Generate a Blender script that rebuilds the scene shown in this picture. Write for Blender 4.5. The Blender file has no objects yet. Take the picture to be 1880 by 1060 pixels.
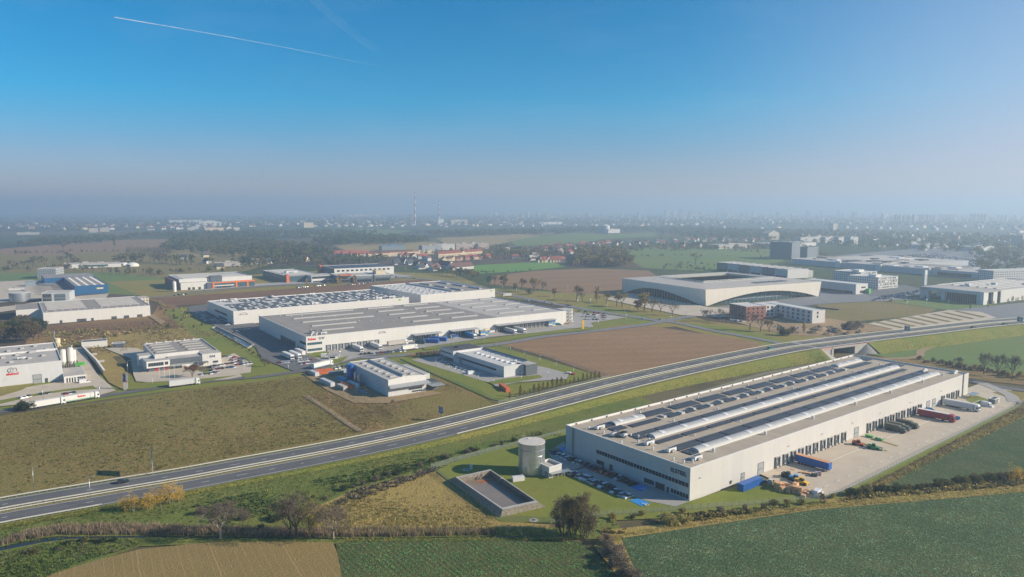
import bpy, math, random
import numpy as np
from mathutils import Vector, Matrix
C = bpy.context.scene.collection
sc = bpy.context.scene
R = math.radians
rnd = random.Random(7)
# ---------------------------------------------------------------- camera
FPX, PCX, PCY, HORY, CAMH = 1330.0, 940.0, 530.0, 383.0, 100.0
PITCH = math.atan2(PCY - HORY, FPX)
cam = bpy.data.cameras.new('camera'); camo = bpy.data.objects.new('camera', cam); C.objects.link(camo)
cam.sensor_fit = 'HORIZONTAL'; cam.sensor_width = 36.0; cam.lens = FPX / 1880 * 36.0
cam.clip_start = 1.0; cam.clip_end = 120000
camo.location = (0, 0, CAMH); camo.rotation_euler = (R(90) - PITCH, 0, 0)
sc.camera = camo
# ---------------------------------------------------------------- sky, sun, exposure
SUN_EL, SUN_AZ = 25.0, -6.0            # elevation; azimuth measured from +x towards +y
w = bpy.data.worlds.new('World'); sc.world = w; w.use_nodes = True
nt = w.node_tree; nt.nodes.clear()
wo = nt.nodes.new('ShaderNodeOutputWorld'); bg = nt.nodes.new('ShaderNodeBackground')
sky = nt.nodes.new('ShaderNodeTexSky'); sky.sky_type = 'NISHITA'; sky.sun_disc = False
sky.sun_elevation = R(SUN_EL); sky.sun_rotation = R(90 - SUN_AZ)
sky.altitude = 300; sky.air_density = 1.0; sky.dust_density = 0.35; sky.ozone_density = 3.0
hs = nt.nodes.new('ShaderNodeHueSaturation'); hs.inputs['Saturation'].default_value = 1.25; hs.inputs['Value'].default_value = 1.0
tn = nt.nodes.new('ShaderNodeMix'); tn.data_type = 'RGBA'; tn.blend_type = 'MULTIPLY'; tn.inputs[0].default_value = 1.0; 
tcw = nt.nodes.new('ShaderNodeTexCoord'); sxz = nt.nodes.new('ShaderNodeSeparateXYZ'); nt.links.new(tcw.outputs['Generated'], sxz.inputs[0])
ramp = nt.nodes.new('ShaderNodeValToRGB'); er = ramp.color_ramp.elements            # air colour by height above the horizon
for i_, (p_, c_) in enumerate([(0, (.84, .63, .86)), (.30, (0, .86, 1.0)), (.065, (.56, .67, .91)), (.14, (.14, .85, 1.04))]):
    e_ = er[i_] if i_ < 2 else er.new(p_); e_.position = p_; e_.color = (*c_, 1)
nt.links.new(sxz.outputs[2], ramp.inputs[0]); nt.links.new(ramp.outputs[0], tn.inputs[7])
dt = nt.nodes.new('ShaderNodeVectorMath'); dt.operation = 'DOT_PRODUCT'; nt.links.new(tcw.outputs['Generated'], dt.inputs[0]); dt.inputs[1].default_value = (math.cos(R(SUN_AZ)), math.sin(R(SUN_AZ)), 0)
gr = nt.nodes.new('ShaderNodeMapRange'); nt.links.new(dt.outputs['Value'], gr.inputs[0]); gr.interpolation_type = 'SMOOTHSTEP'
for i_, v_ in enumerate((.05, .75, 0, .95)): gr.inputs[i_ + 1].default_value = v_
gz = nt.nodes.new('ShaderNodeMapRange'); nt.links.new(sxz.outputs[2], gz.inputs[0])
for i_, v_ in enumerate((.02, .42, 1, .12)): gz.inputs[i_ + 1].default_value = v_
gm_ = nt.nodes.new('ShaderNodeMath'); gm_.operation = 'MULTIPLY'; nt.links.new(gr.outputs[0], gm_.inputs[0]); nt.links.new(gz.outputs[0], gm_.inputs[1])
au = nt.nodes.new('ShaderNodeMix'); au.data_type = 'RGBA'; au.inputs[7].default_value = (5.1, 4.85, 5.6, 1)     # pale glow of the air towards the sun
nt.links.new(gm_.outputs[0], au.inputs[0]); nt.links.new(tn.outputs[2], au.inputs[6])
nt.links.new(sky.outputs[0], hs.inputs['Color']); nt.links.new(hs.outputs[0], tn.inputs[6])
# thin cirrus: faint streaks, part of the sky itself
tc = nt.nodes.new('ShaderNodeTexCoord'); mp = nt.nodes.new('ShaderNodeMapping'); nz = nt.nodes.new('ShaderNodeTexNoise')
mp.inputs['Rotation'].default_value = (0.2, 0.5, 0.6); mp.inputs['Scale'].default_value = (1.2, 5.0, 7.0)
nz.inputs['Scale'].default_value = 1.6; nz.inputs['Detail'].default_value = 7; nz.inputs['Roughness'].default_value = .62
rp = nt.nodes.new('ShaderNodeMapRange'); rp.inputs['From Min'].default_value = .5; rp.inputs['From Max'].default_value = .85
rp.inputs['To Min'].default_value = 0; rp.inputs['To Max'].default_value = .07
mx = nt.nodes.new('ShaderNodeMix'); mx.data_type = 'RGBA'
nt.links.new(tc.outputs['Generated'], mp.inputs[0]); nt.links.new(mp.outputs[0], nz.inputs[0]); nt.links.new(nz.outputs[0], rp.inputs[0])
nt.links.new(rp.outputs[0], mx.inputs[0]); nt.links.new(au.outputs[2], mx.inputs[6]); mx.inputs[7].default_value = (7, 8, 9, 1)
nt.links.new(mx.outputs[2], bg.inputs[0]); bg.inputs[1].default_value = 0.074
nt.links.new(bg.outputs[0], wo.inputs[0])
sl = bpy.data.lights.new('sun', 'SUN'); slo = bpy.data.objects.new('sun', sl); C.objects.link(slo)
sl.energy = 4.3; sl.angle = R(0.6); sl.color = (1.0, 0.87, 0.70)
sd = Vector((math.cos(R(SUN_AZ)) * math.cos(R(SUN_EL)), math.sin(R(SUN_AZ)) * math.cos(R(SUN_EL)), math.sin(R(SUN_EL))))
slo.rotation_euler = sd.to_track_quat('Z', 'Y').to_euler()
vs = sc.view_settings; vs.view_transform = 'Standard'; vs.look = 'None'; vs.exposure = 0.74; vs.gamma = 1.0; vs.use_curve_mapping = False
sc.cycles.use_denoising = True; sc.cycles.denoiser = 'OPENIMAGEDENOISE'; sc.cycles.denoising_input_passes = 'RGB_ALBEDO_NORMAL'; sc.cycles.denoising_prefilter = 'NONE'
sc.cycles.max_bounces = 5; sc.cycles.diffuse_bounces = 2; sc.cycles.glossy_bounces = 2; sc.cycles.transparent_max_bounces = 12
sc.cycles.transmission_bounces = 2; sc.cycles.volume_bounces = 1; sc.cycles.caustics_reflective = False
# ---------------------------------------------------------------- helpers
_fw = np.array([0, math.cos(PITCH), -math.sin(PITCH)]); _up = np.array([0, math.sin(PITCH), math.cos(PITCH)])
def G(x, y, z=0.0):
    """the point of height z on the land that the survey sheet marks at x, y"""
    d = _fw * FPX + np.array([1.0, 0, 0]) * (x - PCX) + _up * (PCY - y)
    t = (z - CAMH) / d[2]
    return Vector((d[0] * t, d[1] * t, z))
def HG(x, yb, yt):
    a = G(x, yb); d = _fw * FPX + np.array([1.0, 0, 0]) * (x - PCX) + _up * (PCY - yt)
    return CAMH + d[2] * a.y / d[1]
def M(name): return MATS[name]
MATS = {}
def _nodes(name):
    m = bpy.data.materials.new(name); m.use_nodes = True; t = m.node_tree
    return m, t, t.nodes['Principled BSDF']
def _nd(t, kind, **kw):
    n = t.nodes.new(kind)
    for k, v in kw.items():
        if k in ('op',): n.operation = v
        elif hasattr(n, k): setattr(n, k, v)
        else: n.inputs[k].default_value = v
    return n
def _math(t, op, a, b=None):
    n = t.nodes.new('ShaderNodeMath'); n.operation = op
    for i, x in enumerate((a, b)):
        if x is None: continue
        if isinstance(x, (int, float)): n.inputs[i].default_value = x
        else: t.links.new(x, n.inputs[i])
    return n.outputs[0]
def _mix(t, fac, a, b):
    n = t.nodes.new('ShaderNodeMix'); n.data_type = 'RGBA'
    for i, x in ((0, fac), (6, a), (7, b)):
        if isinstance(x, (int, float)): n.inputs[i].default_value = x
        elif isinstance(x, tuple): n.inputs[i].default_value = x if len(x) == 4 else (*x, 1)
        else: t.links.new(x, n.inputs[i])
    return n.outputs[2]
def _noise(t, co, scale, detail=4, rough=.6):
    n = t.nodes.new('ShaderNodeTexNoise'); n.inputs['Scale'].default_value = scale; n.inputs['Detail'].default_value = detail
    n.inputs['Roughness'].default_value = rough; t.links.new(co, n.inputs[0]); return n.outputs[0]
def _range(t, x, a, b, c=0.0, d=1.0):
    n = t.nodes.new('ShaderNodeMapRange'); t.links.new(x, n.inputs[0])
    for i, v in enumerate((a, b, c, d)): n.inputs[i + 1].default_value = v
    return n.outputs[0]
def sh(c, k): return tuple(min(1, x * k) for x in c)
def pm(name, col, rough=.65, var=.12, scale=.6, metal=0.0, bump=0.0, island=0.0, spec=.5, transl=0.0):
    """plain weathered surface: two-scale noise over one base colour"""
    m, t, b = _nodes(name); co = t.nodes.new('ShaderNodeTexCoord').outputs['Object']
    n = _noise(t, co, scale, 6, .65)
    c = _mix(t, _range(t, n, .3, .7), sh(col, 1 - var), sh(col, 1 + var))
    if island:
        g = t.nodes.new('ShaderNodeNewGeometry')
        h = _nd(t, 'ShaderNodeHueSaturation'); t.links.new(c, h.inputs['Color'])
        t.links.new(_range(t, g.outputs['Random Per Island'], 0, 1, 1 - island, 1 + island), h.inputs['Value'])
        t.links.new(_range(t, g.outputs['Random Per Island'], 0, 1, .5 + .05 * island, .5 - .05 * island), h.inputs['Hue'])
        c = h.outputs[0]
    t.links.new(c, b.inputs['Base Color'])
    b.inputs['Roughness'].default_value = rough; b.inputs['Metallic'].default_value = metal; b.inputs['Specular IOR Level'].default_value = spec
    if bump:
        bp = t.nodes.new('ShaderNodeBump'); bp.inputs['Strength'].default_value = bump; bp.inputs['Distance'].default_value = .3
        t.links.new(_noise(t, co, scale * 5, 4), bp.inputs['Height']); t.links.new(bp.outputs[0], b.inputs['Normal'])
    if transl:                                     # thin leaves let part of the light through
        tl = t.nodes.new('ShaderNodeBsdfTranslucent'); ms = t.nodes.new('ShaderNodeMixShader'); ms.inputs[0].default_value = transl; t.links.new(c, tl.inputs[0]); t.links.new(b.outputs[0], ms.inputs[1]); t.links.new(tl.outputs[0], ms.inputs[2]); t.links.new(ms.outputs[0], t.nodes['Material Output'].inputs[0])
    MATS[name] = m; return m
def clad(name, col, pitch=1.1, seam=.06, dark=.80, var=.05, rough=.45, hz=0.0, metal=0.0, axis=None, stain=.10):
    """sheet cladding with vertical joints (and horizontal ones if hz)"""
    m, t, b = _nodes(name); co = t.nodes.new('ShaderNodeTexCoord').outputs['Object']
    s = t.nodes.new('ShaderNodeSeparateXYZ'); t.links.new(co, s.inputs[0])
    a = _math(t, 'DIVIDE', s.outputs[0] if axis else _math(t, 'ADD', s.outputs[0], s.outputs[1]), pitch)
    fr = _math(t, 'FRACT', a); line = _math(t, 'LESS_THAN', fr, seam)
    wn = t.nodes.new('ShaderNodeTexWhiteNoise'); wn.noise_dimensions = '1D'; t.links.new(_math(t, 'FLOOR', a), wn.inputs['W'])
    c = _mix(t, wn.outputs[0], sh(col, 1 - var), sh(col, 1 + var))
    c = _mix(t, _range(t, _noise(t, co, .12, 5), .35, .75), c, sh(col, 1 - 1.6 * var))
    if hz:
        f2 = _math(t, 'FRACT', _math(t, 'DIVIDE', s.outputs[2], hz)); line = _math(t, 'MAXIMUM', line, _math(t, 'LESS_THAN', f2, .05))
    st = t.nodes.new('ShaderNodeMapping'); st.inputs['Scale'].default_value = (.5, .5, .05); t.links.new(co, st.inputs[0])     # runs of dirt and old wet patches
    c = _mix(t, _range(t, _noise(t, st.outputs[0], .9 if not axis else .22, 5, .65), .5, .72, 0, stain), c, sh(col, .45))
    c = _mix(t, line, c, sh(col, dark))
    t.links.new(c, b.inputs['Base Color']); b.inputs['Roughness'].default_value = rough; b.inputs['Metallic'].default_value = metal
    MATS[name] = m; return m
def gm(name, c1, c2, c3, s1=.02, s2=.25, s3=1.5, stripes=None, bump=.5, rough=.95, mid=.5, hi=.5, tram=None):
    """ground: broad patches of c1/c2, speckle of c3, optional drill rows stripes=(angle, pitch, strength, colour)"""
    c1, c2, c3 = [(c[0] * 1.85, c[1] * 1.6, c[2] * 1.2) for c in (c1, c2, c3)]
    m, t, b = _nodes(name); co = t.nodes.new('ShaderNodeTexCoord').outputs['Object']
    c = _mix(t, _range(t, _noise(t, co, s1, 5, .6), .36, .64), c1, c2)
    n2 = _noise(t, co, s2, 6, .7); n3 = _noise(t, co, s3, 3, .7)
    c = _mix(t, _range(t, n2, .42, .68, 0, mid), c, c3)
    c = _mix(t, _range(t, n3, .35, .7, 0, hi), c, sh(c1, .55))
    h = n3
    for st in (stripes or []):
        ang, pitch, stg, cc, wd = st; cc = (cc[0] * 1.9, cc[1] * 1.6, cc[2] * 1.25)
        mpn = t.nodes.new('ShaderNodeMapping'); mpn.inputs['Rotation'].default_value = (0, 0, -R(ang)); t.links.new(co, mpn.inputs[0])
        sp = t.nodes.new('ShaderNodeSeparateXYZ'); t.links.new(mpn.outputs[0], sp.inputs[0])
        yy = _math(t, 'ADD', sp.outputs[1], _math(t, 'MULTIPLY', _noise(t, co, .03, 1), min(pitch * .35, 1.2)))
        f = _math(t, 'FRACT', _math(t, 'DIVIDE', yy, pitch))
        tri = _math(t, 'ABSOLUTE', _math(t, 'SUBTRACT', f, .5))
        c = _mix(t, _range(t, tri, 0, wd, stg, 0), c, cc)
    t.links.new(c, b.inputs['Base Color']); b.inputs['Roughness'].default_value = rough; b.inputs['Specular IOR Level'].default_value = .15
    if bump:
        bp = t.nodes.new('ShaderNodeBump'); bp.inputs['Strength'].default_value = bump; bp.inputs['Distance'].default_value = .6
        t.links.new(h, bp.inputs['Height']); t.links.new(bp.outputs[0], b.inputs['Normal'])
    MATS[name] = m; return m
class MB:
    """collects shapes for ONE mesh"""
    def __init__(s): s.v = []; s.f = []; s.m = []; s.k = 0; s.sm = []
    def mat(s, k): s.k = k; return s
    def poly(s, pts, smooth=False):
        n = len(s.v); s.v += [tuple(p) for p in pts]; s.f.append(tuple(range(n, n + len(pts)))); s.m.append(s.k); s.sm.append(smooth); return s
    def box(s, x0, y0, z0, x1, y1, z1):
        n = len(s.v); s.v += [(x, y, z) for z in (z0, z1) for x, y in ((x0, y0), (x1, y0), (x1, y1), (x0, y1))]
        for q in ((3, 2, 1, 0), (4, 5, 6, 7), (0, 1, 5, 4), (1, 2, 6, 5), (2, 3, 7, 6), (3, 0, 4, 7)):
            s.f.append(tuple(n + i for i in q)); s.m.append(s.k); s.sm.append(False)
        return s
    def obox(s, c, ax, L, W, H):
        """box centred on c (bottom), length L along unit ax (xy), width W, height H"""
        ax = Vector((ax[0], ax[1], 0)).normalized(); ay = Vector((-ax.y, ax.x, 0)); c = Vector(c); n = len(s.v)
        for z in (0, H):
            for a, b in ((-1, -1), (1, -1), (1, 1), (-1, 1)): s.v.append(tuple(c + ax * (a * L / 2) + ay * (b * W / 2) + Vector((0, 0, z))))
        for q in ((3, 2, 1, 0), (4, 5, 6, 7), (0, 1, 5, 4), (1, 2, 6, 5), (2, 3, 7, 6), (3, 0, 4, 7)):
            s.f.append(tuple(n + i for i in q)); s.m.append(s.k); s.sm.append(False)
        return s
    def prism(s, pts, z0, z1):
        n = len(s.v); k = len(pts); s.v += [(p[0], p[1], z0) for p in pts] + [(p[0], p[1], z1) for p in pts]
        s.f += [tuple(n + i for i in range(k))[::-1], tuple(n + k + i for i in range(k))]; s.m += [s.k] * 2; s.sm += [False] * 2
        for i in range(k):
            j = (i + 1) % k; s.f.append((n + i, n + j, n + k + j, n + k + i)); s.m.append(s.k); s.sm.append(False)
        return s
    def xprism(s, prof, x0, x1):
        """profile of (y, z) pushed along x"""
        n = len(s.v); k = len(prof); s.v += [(x0, p[0], p[1]) for p in prof] + [(x1, p[0], p[1]) for p in prof]
        s.f += [tuple(n + i for i in range(k))[::-1], tuple(n + k + i for i in range(k))]; s.m += [s.k] * 2; s.sm += [False] * 2
        for i in range(k):
            j = (i + 1) % k; s.f.append((n + i, n + j, n + k + j, n + k + i)); s.m.append(s.k); s.sm.append(False)
        return s
    def yprism(s, prof, y0, y1):
        """profile of (x, z) pushed along y"""
        n = len(s.v); k = len(prof); s.v += [(p[0], y0, p[1]) for p in prof] + [(p[0], y1, p[1]) for p in prof]
        s.f += [tuple(n + i for i in range(k)), tuple(n + k + i for i in range(k))[::-1]]; s.m += [s.k] * 2; s.sm += [False] * 2
        for i in range(k):
            j = (i + 1) % k; s.f.append((n + j, n + i, n + k + i, n + k + j)); s.m.append(s.k); s.sm.append(False)
        return s
    def tube(s, p, q, r, r2=None, n=6, cap=True):
        p, q = Vector(p), Vector(q); r2 = r if r2 is None else r2; d = (q - p)
        if d.length < 1e-6: return s
        d.normalize(); a = d.orthogonal().normalized(); b = d.cross(a); i0 = len(s.v)
        for c, rr in ((p, r), (q, r2)):
            for i in range(n):
                t = 2 * math.pi * i / n; s.v.append(tuple(c + a * (rr * math.cos(t)) + b * (rr * math.sin(t))))
        for i in range(n):
            j = (i + 1) % n; s.f.append((i0 + i, i0 + j, i0 + n + j, i0 + n + i)); s.m.append(s.k); s.sm.append(n > 7)
        if cap:
            s.f += [tuple(i0 + i for i in range(n))[::-1], tuple(i0 + n + i for i in range(n))]; s.m += [s.k] * 2; s.sm += [False] * 2
        return s
    def lathe(s, prof, n=32, cx=0, cy=0):
        i0 = len(s.v)
        prof2 = [q for k in range(len(prof) - 1) for q in (prof[k], prof[k + 1])]
        for r, z in prof2:
            for i in range(n):
                t = 2 * math.pi * i / n; s.v.append((cx + r * math.cos(t), cy + r * math.sin(t), z))
        for k in range(0, len(prof2) - 1, 2):
            for i in range(n):
                j = (i + 1) % n; s.f.append((i0 + k * n + i, i0 + k * n + j, i0 + (k + 1) * n + j, i0 + (k + 1) * n + i)); s.m.append(s.k); s.sm.append(True)
        return s
    def build(s, name, mats, parent=None, loc=None, rz=0.0):
        me = bpy.data.meshes.new(name); me.from_pydata(s.v, [], s.f)
        if not isinstance(mats, (list, tuple)): mats = [mats]
        for m in mats: me.materials.append(M(m) if isinstance(m, str) else m)
        me.polygons.foreach_set('material_index', s.m); me.polygons.foreach_set('use_smooth', s.sm); me.update()
        o = bpy.data.objects.new(name, me); C.objects.link(o)
        if parent is not None: o.parent = parent
        if loc is not None: o.location = loc
        o.rotation_euler.z = rz
        return o
def npobj(name, V, F, mats, midx=None, parent=None):
    V = np.asarray(V, np.float32); F = np.asarray(F, np.int32); k = F.shape[1]
    me = bpy.data.meshes.new(name); me.vertices.add(len(V)); me.vertices.foreach_set('co', V.ravel())
    me.loops.add(F.size); me.loops.foreach_set('vertex_index', F.ravel())
    me.polygons.add(len(F)); me.polygons.foreach_set('loop_start', np.arange(0, F.size, k, dtype=np.int32)); me.polygons.foreach_set('loop_total', np.full(len(F), k, np.int32))
    if not isinstance(mats, (list, tuple)): mats = [mats]
    for m in mats: me.materials.append(M(m) if isinstance(m, str) else m)
    if midx is not None: me.polygons.foreach_set('material_index', np.asarray(midx, np.int32))
    me.update(calc_edges=True)
    o = bpy.data.objects.new(name, me); C.objects.link(o)
    if parent is not None: o.parent = parent
    return o
def tag(o, label=None, cat=None, group=None, kind=None):
    for k, v in (('label', label), ('category', cat), ('group', group), ('kind', kind)):
        if v: o[k] = v
    return o
def thing(name, label, cat, loc=(0, 0, 0), rz=0.0, group=None):
    o = bpy.data.objects.new(name, None); C.objects.link(o); o.location = loc; o.rotation_euler = (0, 0, rz); o.empty_display_size = 1
    return tag(o, label, cat, group)
def dup(root, loc, rz, label, group=None, scale=None, swap=None):
    """copy of a thing with copies of its parts and sub-parts; swap = {part name: material} recolours a part"""
    def cp(o, parent):
        c = o.copy(); C.objects.link(c)
        if parent is not None: c.parent = parent
        b = o.name.split('.')[0]
        if swap and b in swap:
            c.material_slots[0].link = 'OBJECT'; c.material_slots[0].material = M(swap[b])
        for ch in o.children: cp(ch, c)
        return c
    r = cp(root, None); r.location = loc; r.rotation_euler = (0, 0, rz)
    if scale: r.scale = scale if isinstance(scale, (tuple, list)) else (scale,) * 3
    tag(r, label, None, group); return r
ONES = 'first second third fourth fifth sixth seventh eighth ninth tenth eleventh twelfth thirteenth fourteenth fifteenth sixteenth seventeenth eighteenth nineteenth'.split()
TENS = {2: ('twentieth', 'twenty'), 3: ('thirtieth', 'thirty'), 4: ('fortieth', 'forty'), 5: ('fiftieth', 'fifty'), 6: ('sixtieth', 'sixty'), 7: ('seventieth', 'seventy'), 8: ('eightieth', 'eighty'), 9: ('ninetieth', 'ninety')}
def nth(i):
    """0 -> first"""
    i += 1
    if i < 20: return ONES[i - 1]
    if i >= 100: return ('hundredth' if i == 100 else 'hundred and ' + nth(i - 101))
    t, o = divmod(i, 10)
    return TENS[t][0] if o == 0 else TENS[t][1] + '-' + ONES[o - 1]
def inpoly(x, y, poly):
    r = np.zeros(len(x), bool); j = len(poly) - 1
    for i in range(len(poly)):
        xi, yi, xj, yj = poly[i][0], poly[i][1], poly[j][0], poly[j][1]
        if yi != yj: r ^= ((yi > y) != (yj > y)) & (x < (xj - xi) * (y - yi) / (yj - yi) + xi)
        j = i
    return r
def W(pts, z=0.0): return [G(x, y, z) for x, y in pts]
_zl = [0.0]
def sheet(name, pts, mat, z=None, world=False):
    """flat patch of ground a few millimetres above the one below; pts off the survey sheet"""
    if z is None: _zl[0] += .006; z = _zl[0]
    P = [(p[0], p[1], z) for p in (pts if world else W(pts))]
    o = MB().poly(P).build(name, mat); 
    if o.data.polygons[0].normal.z < 0: o.data.flip_normals()
    return tag(o, kind='structure')
def strip(name, pts, width, mat, z=None, world=False):
    if z is None: _zl[0] += .006; z = _zl[0]
    P = [Vector((p[0], p[1], 0)) for p in (pts if world else W(pts))]; mb = MB(); L = []; Q = []
    for i, p in enumerate(P):
        d = (P[min(i + 1, len(P) - 1)] - P[max(i - 1, 0)]).normalized(); n = Vector((-d.y, d.x, 0))
        w2 = (width[i] if isinstance(width, (list, tuple)) else width) / 2
        L.append(p + n * w2); Q.append(p - n * w2)
    for i in range(len(P) - 1): mb.poly([(q.x, q.y, z) for q in (Q[i], Q[i + 1], L[i + 1], L[i])])
    return tag(mb.build(name, mat), kind='structure')
def smooth(pts, n=6):
    """Catmull-Rom through points"""
    P = [Vector(p) for p in pts]; out = []
    for i in range(len(P) - 1):
        a, b, c, d = P[max(i - 1, 0)], P[i], P[i + 1], P[min(i + 2, len(P) - 1)]
        for k in range(n):
            t = k / n; out.append(.5 * ((2 * b) + (c - a) * t + (2 * a - 5 * b + 4 * c - d) * t * t + (3 * b - a - 3 * c + d) * t ** 3))
    return out + [P[-1]]
# ---------------------------------------------------------------- materials
clad('white_cladding', (.69, .665, .62), 1.15, .05, .88, .03, hz=0)
clad('white_cladding_wide', (.60, .58, .545), 6.0, .012, .72, .025, hz=0)
clad('grey_cladding', (.50, .52, .53), 1.2, .06, .82, .04)
clad('light_grey_cladding', (.60, .60, .60), 1.0, .06, .86, .03)
pm('dock_grey', (.13, .14, .155), .7, .1)
clad('dark_cladding', (.11, .13, .15), 1.2, .06, .8, .06)
clad('blue_cladding', (.015, .11, .26), 1.4, .06, .85, .08)
clad('stadium_cladding', (.76, .70, .60), 2.2, .04, .92, .03, hz=2.5)
clad('stadium_grey', (.56, .57, .57), 2.2, .05, .86, .04, hz=2.5)
clad('roof_beige', (.46, .385, .29), 3.0, .045, .80, .075, .92, axis='x', stain=.25)
clad('roof_grey', (.32, .285, .25), 3.0, .045, .80, .075, .92, axis='x', stain=.25)
clad('roof_light', (.49, .45, .40), 3.0, .045, .80, .075, .92, axis='x', stain=.25)
clad('roof_pale', (.62, .60, .56), 3.0, .045, .80, .075, .92, axis='x', stain=.25)
clad('roof_dark', (.075, .08, .09), 3.0, .045, .80, .075, .92, axis='x', stain=.25)
pm('trim_white', (.68, .67, .65), .5, .05)
pm('trim_grey', (.33, .34, .35), .5, .08)
pm('trim_dark', (.05, .055, .06), .5, .1)
pm('glass_dark', (.02, .028, .034), .16, .2, .3, spec=.35)
pm('glass_blue', (.04, .10, .125), .15, .2, .15)
pm('glass_pale', (.22, .26, .27), .2, .15, .4)
pm('concrete', (.42, .40, .36), .9, .12, .3)
pm('concrete_stone', (.36, .33, .28), .95, .18, .8, bump=.4)
pm('paving', (.53, .445, .335), .92, .1, .12)
pm('paving_grey', (.37, .345, .31), .92, .1, .12)
pm('tyre_track', (.095, .094, .095), .9, .2, .05)
pm('asphalt', (.135, .133, .133), .92, .16, .09)
pm('asphalt_road', (.20, .20, .205), .92, .12, .12)
pm('line_white', (.72, .72, .70), .8, .1)
pm('rail_metal', (.62, .60, .54), .45, .1, 1.0, .2)
pm('galvanised', (.50, .53, .54), .32, .12, .5, .75)
pm('tank_lid', (.60, .55, .48), .7, .1)
pm('rust_orange', (.62, .15, .05), .7, .2, .3)
pm('rust_stain', (.34, .13, .06), .9, .4, .8)
pm('orange_paint', (.75, .17, .03), .6, .1)
pm('orange_tarp', (.62, .32, .17), .8, .12)
pm('red_paint', (.42, .03, .04), .55, .12)
pm('red_tarp', (.33, .025, .05), .7, .12)
pm('blue_paint', (.01, .10, .36), .5, .1)
pm('blue_light', (.05, .26, .52), .5, .1)
pm('bay_blue', (.02, .25, .62), .85, .1)
pm('green_paint', (.05, .33, .10), .55, .1)
pm('green_bright', (.10, .48, .06), .55, .1)
pm('sign_blue', (.03, .10, .22), .5, .1)
pm('sign_teal', (.015, .17, .17), .5, .1)
pm('yellow_paint', (.80, .48, .03), .6, .1)
pm('cardboard', (.66, .39, .20), .85, .14, 1.5)
pm('army_green', (.10, .105, .085), .85, .15)
pm('brick_red', (.31, .13, .09), .9, .2, .6)
pm('plaster_cream', (.70, .58, .38), .9, .08)
pm('plaster_white', (.69, .67, .63), .9, .06)
pm('plaster_pink', (.58, .30, .25), .9, .08)
pm('tile_red', (.30, .085, .06), .85, .2, .7)
pm('tile_brown', (.15, .075, .06), .85, .2, .7)
pm('tile_dark', (.055, .06, .07), .85, .2, .7)
pm('rubber', (.02, .02, .022), .8, .1)
pm('car_white', (.72, .73, .74), .25, .03)
pm('car_silver', (.50, .51, .52), .3, .03, metal=.1)
pm('car_grey', (.12, .13, .145), .25, .03)
pm('car_black', (.024, .026, .03), .35, .03)
pm('car_blue', (.03, .07, .20), .25, .03)
pm('car_red', (.34, .02, .03), .25, .03)
pm('car_teal', (.02, .24, .24), .3, .03)
pm('lettering_red', (.62, .02, .03), .5, .05)
pm('lettering_navy', (.02, .025, .075), .5, .05)
pm('lettering_black', (.04, .04, .045), .5, .05)
pm('lettering_green', (.25, .5, .05), .5, .05)
clad('skylight', (.48, .48, .46), 1.2, .1, .7, .05, .55, axis='x')
clad('rooflight', (.40, .40, .385), 1.2, .1, .72, .05, .6, axis='x')
pm('stone_cobble', (.31, .27, .215), .95, .35, 1.3, bump=1.0)
pm('bark', (.10, .075, .055), .95, .2, 1.5)
pm('bark_pale', (.26, .22, .17), .95, .2, 1.5)
pm('twig', (.13, .095, .07), .95, .2, 1.0)
for n_, c_ in dict(leaf_green=(.055, .085, .026), leaf_dark=(.04, .058, .032), leaf_olive=(.115, .105, .042), leaf_ochre=(.20, .155, .055), leaf_yellow=(.42, .275, .06), leaf_rust=(.17, .09, .05),
                   leaf_brown=(.115, .09, .058), leaf_conifer=(.02, .038, .022), leaf_hornbeam=(.15, .11, .04), reed=(.205, .155, .115), reed_yellow=(.29, .25, .10), shrub_mauve=(.15, .122, .10)).items():
    pm(n_, (c_[0] * 1.6, c_[1] * 1.65, c_[2] * 1.45), .9, .3, .25, island=.45, spec=.2, transl=.4)
for n_, c_ in dict(blade_meadow=(.15, .125, .055), blade_brown=(.175, .14, .085), blade_green=(.085, .12, .03), blade_weed=(.05, .085, .03), crop=(.20, .30, .21), crop_dark=(.14, .28, .12), blade_straw=(.27, .235, .105)).items():
    pm(n_, (c_[0] * 1.75, c_[1] * 1.75, c_[2] * 1.35), .9, .28, .05, island=.34 if 'crop' in n_ else .6, spec=.25, transl=.42)
m_, t_, b_ = _nodes('solar'); co_ = t_.nodes.new('ShaderNodeTexCoord').outputs['Object']; s_ = t_.nodes.new('ShaderNodeSeparateXYZ'); t_.links.new(co_, s_.inputs[0])
l_ = _math(t_, 'MAXIMUM', _math(t_, 'LESS_THAN', _math(t_, 'FRACT', _math(t_, 'DIVIDE', s_.outputs[0], 1.7)), .04), _math(t_, 'LESS_THAN', _math(t_, 'FRACT', s_.outputs[1]), .05))
t_.links.new(_mix(t_, l_, (.04, .043, .05), (.20, .21, .22)), b_.inputs['Base Color']); b_.inputs['Roughness'].default_value = .38; MATS['solar'] = m_
# wire mesh fencing: a diffuse wire share over see-through gaps
m_, t_, b_ = _nodes('wire_mesh'); tr_ = t_.nodes.new('ShaderNodeBsdfTransparent'); ms_ = t_.nodes.new('ShaderNodeMixShader'); ms_.inputs[0].default_value = .26
b_.inputs['Base Color'].default_value = (.34, .38, .35, 1); b_.inputs['Roughness'].default_value = .6
t_.links.new(tr_.outputs[0], ms_.inputs[1]); t_.links.new(b_.outputs[0], ms_.inputs[2]); t_.links.new(ms_.outputs[0], t_.nodes['Material Output'].inputs[0]); MATS['wire_mesh'] = m_
# water
m_, t_, b_ = _nodes('water'); b_.inputs['Base Color'].default_value = (.018, .022, .02, 1); b_.inputs['Roughness'].default_value = .12; MATS['water'] = m_
pm('silt_water', (.24, .19, .15), .3, .12, .15)
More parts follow.
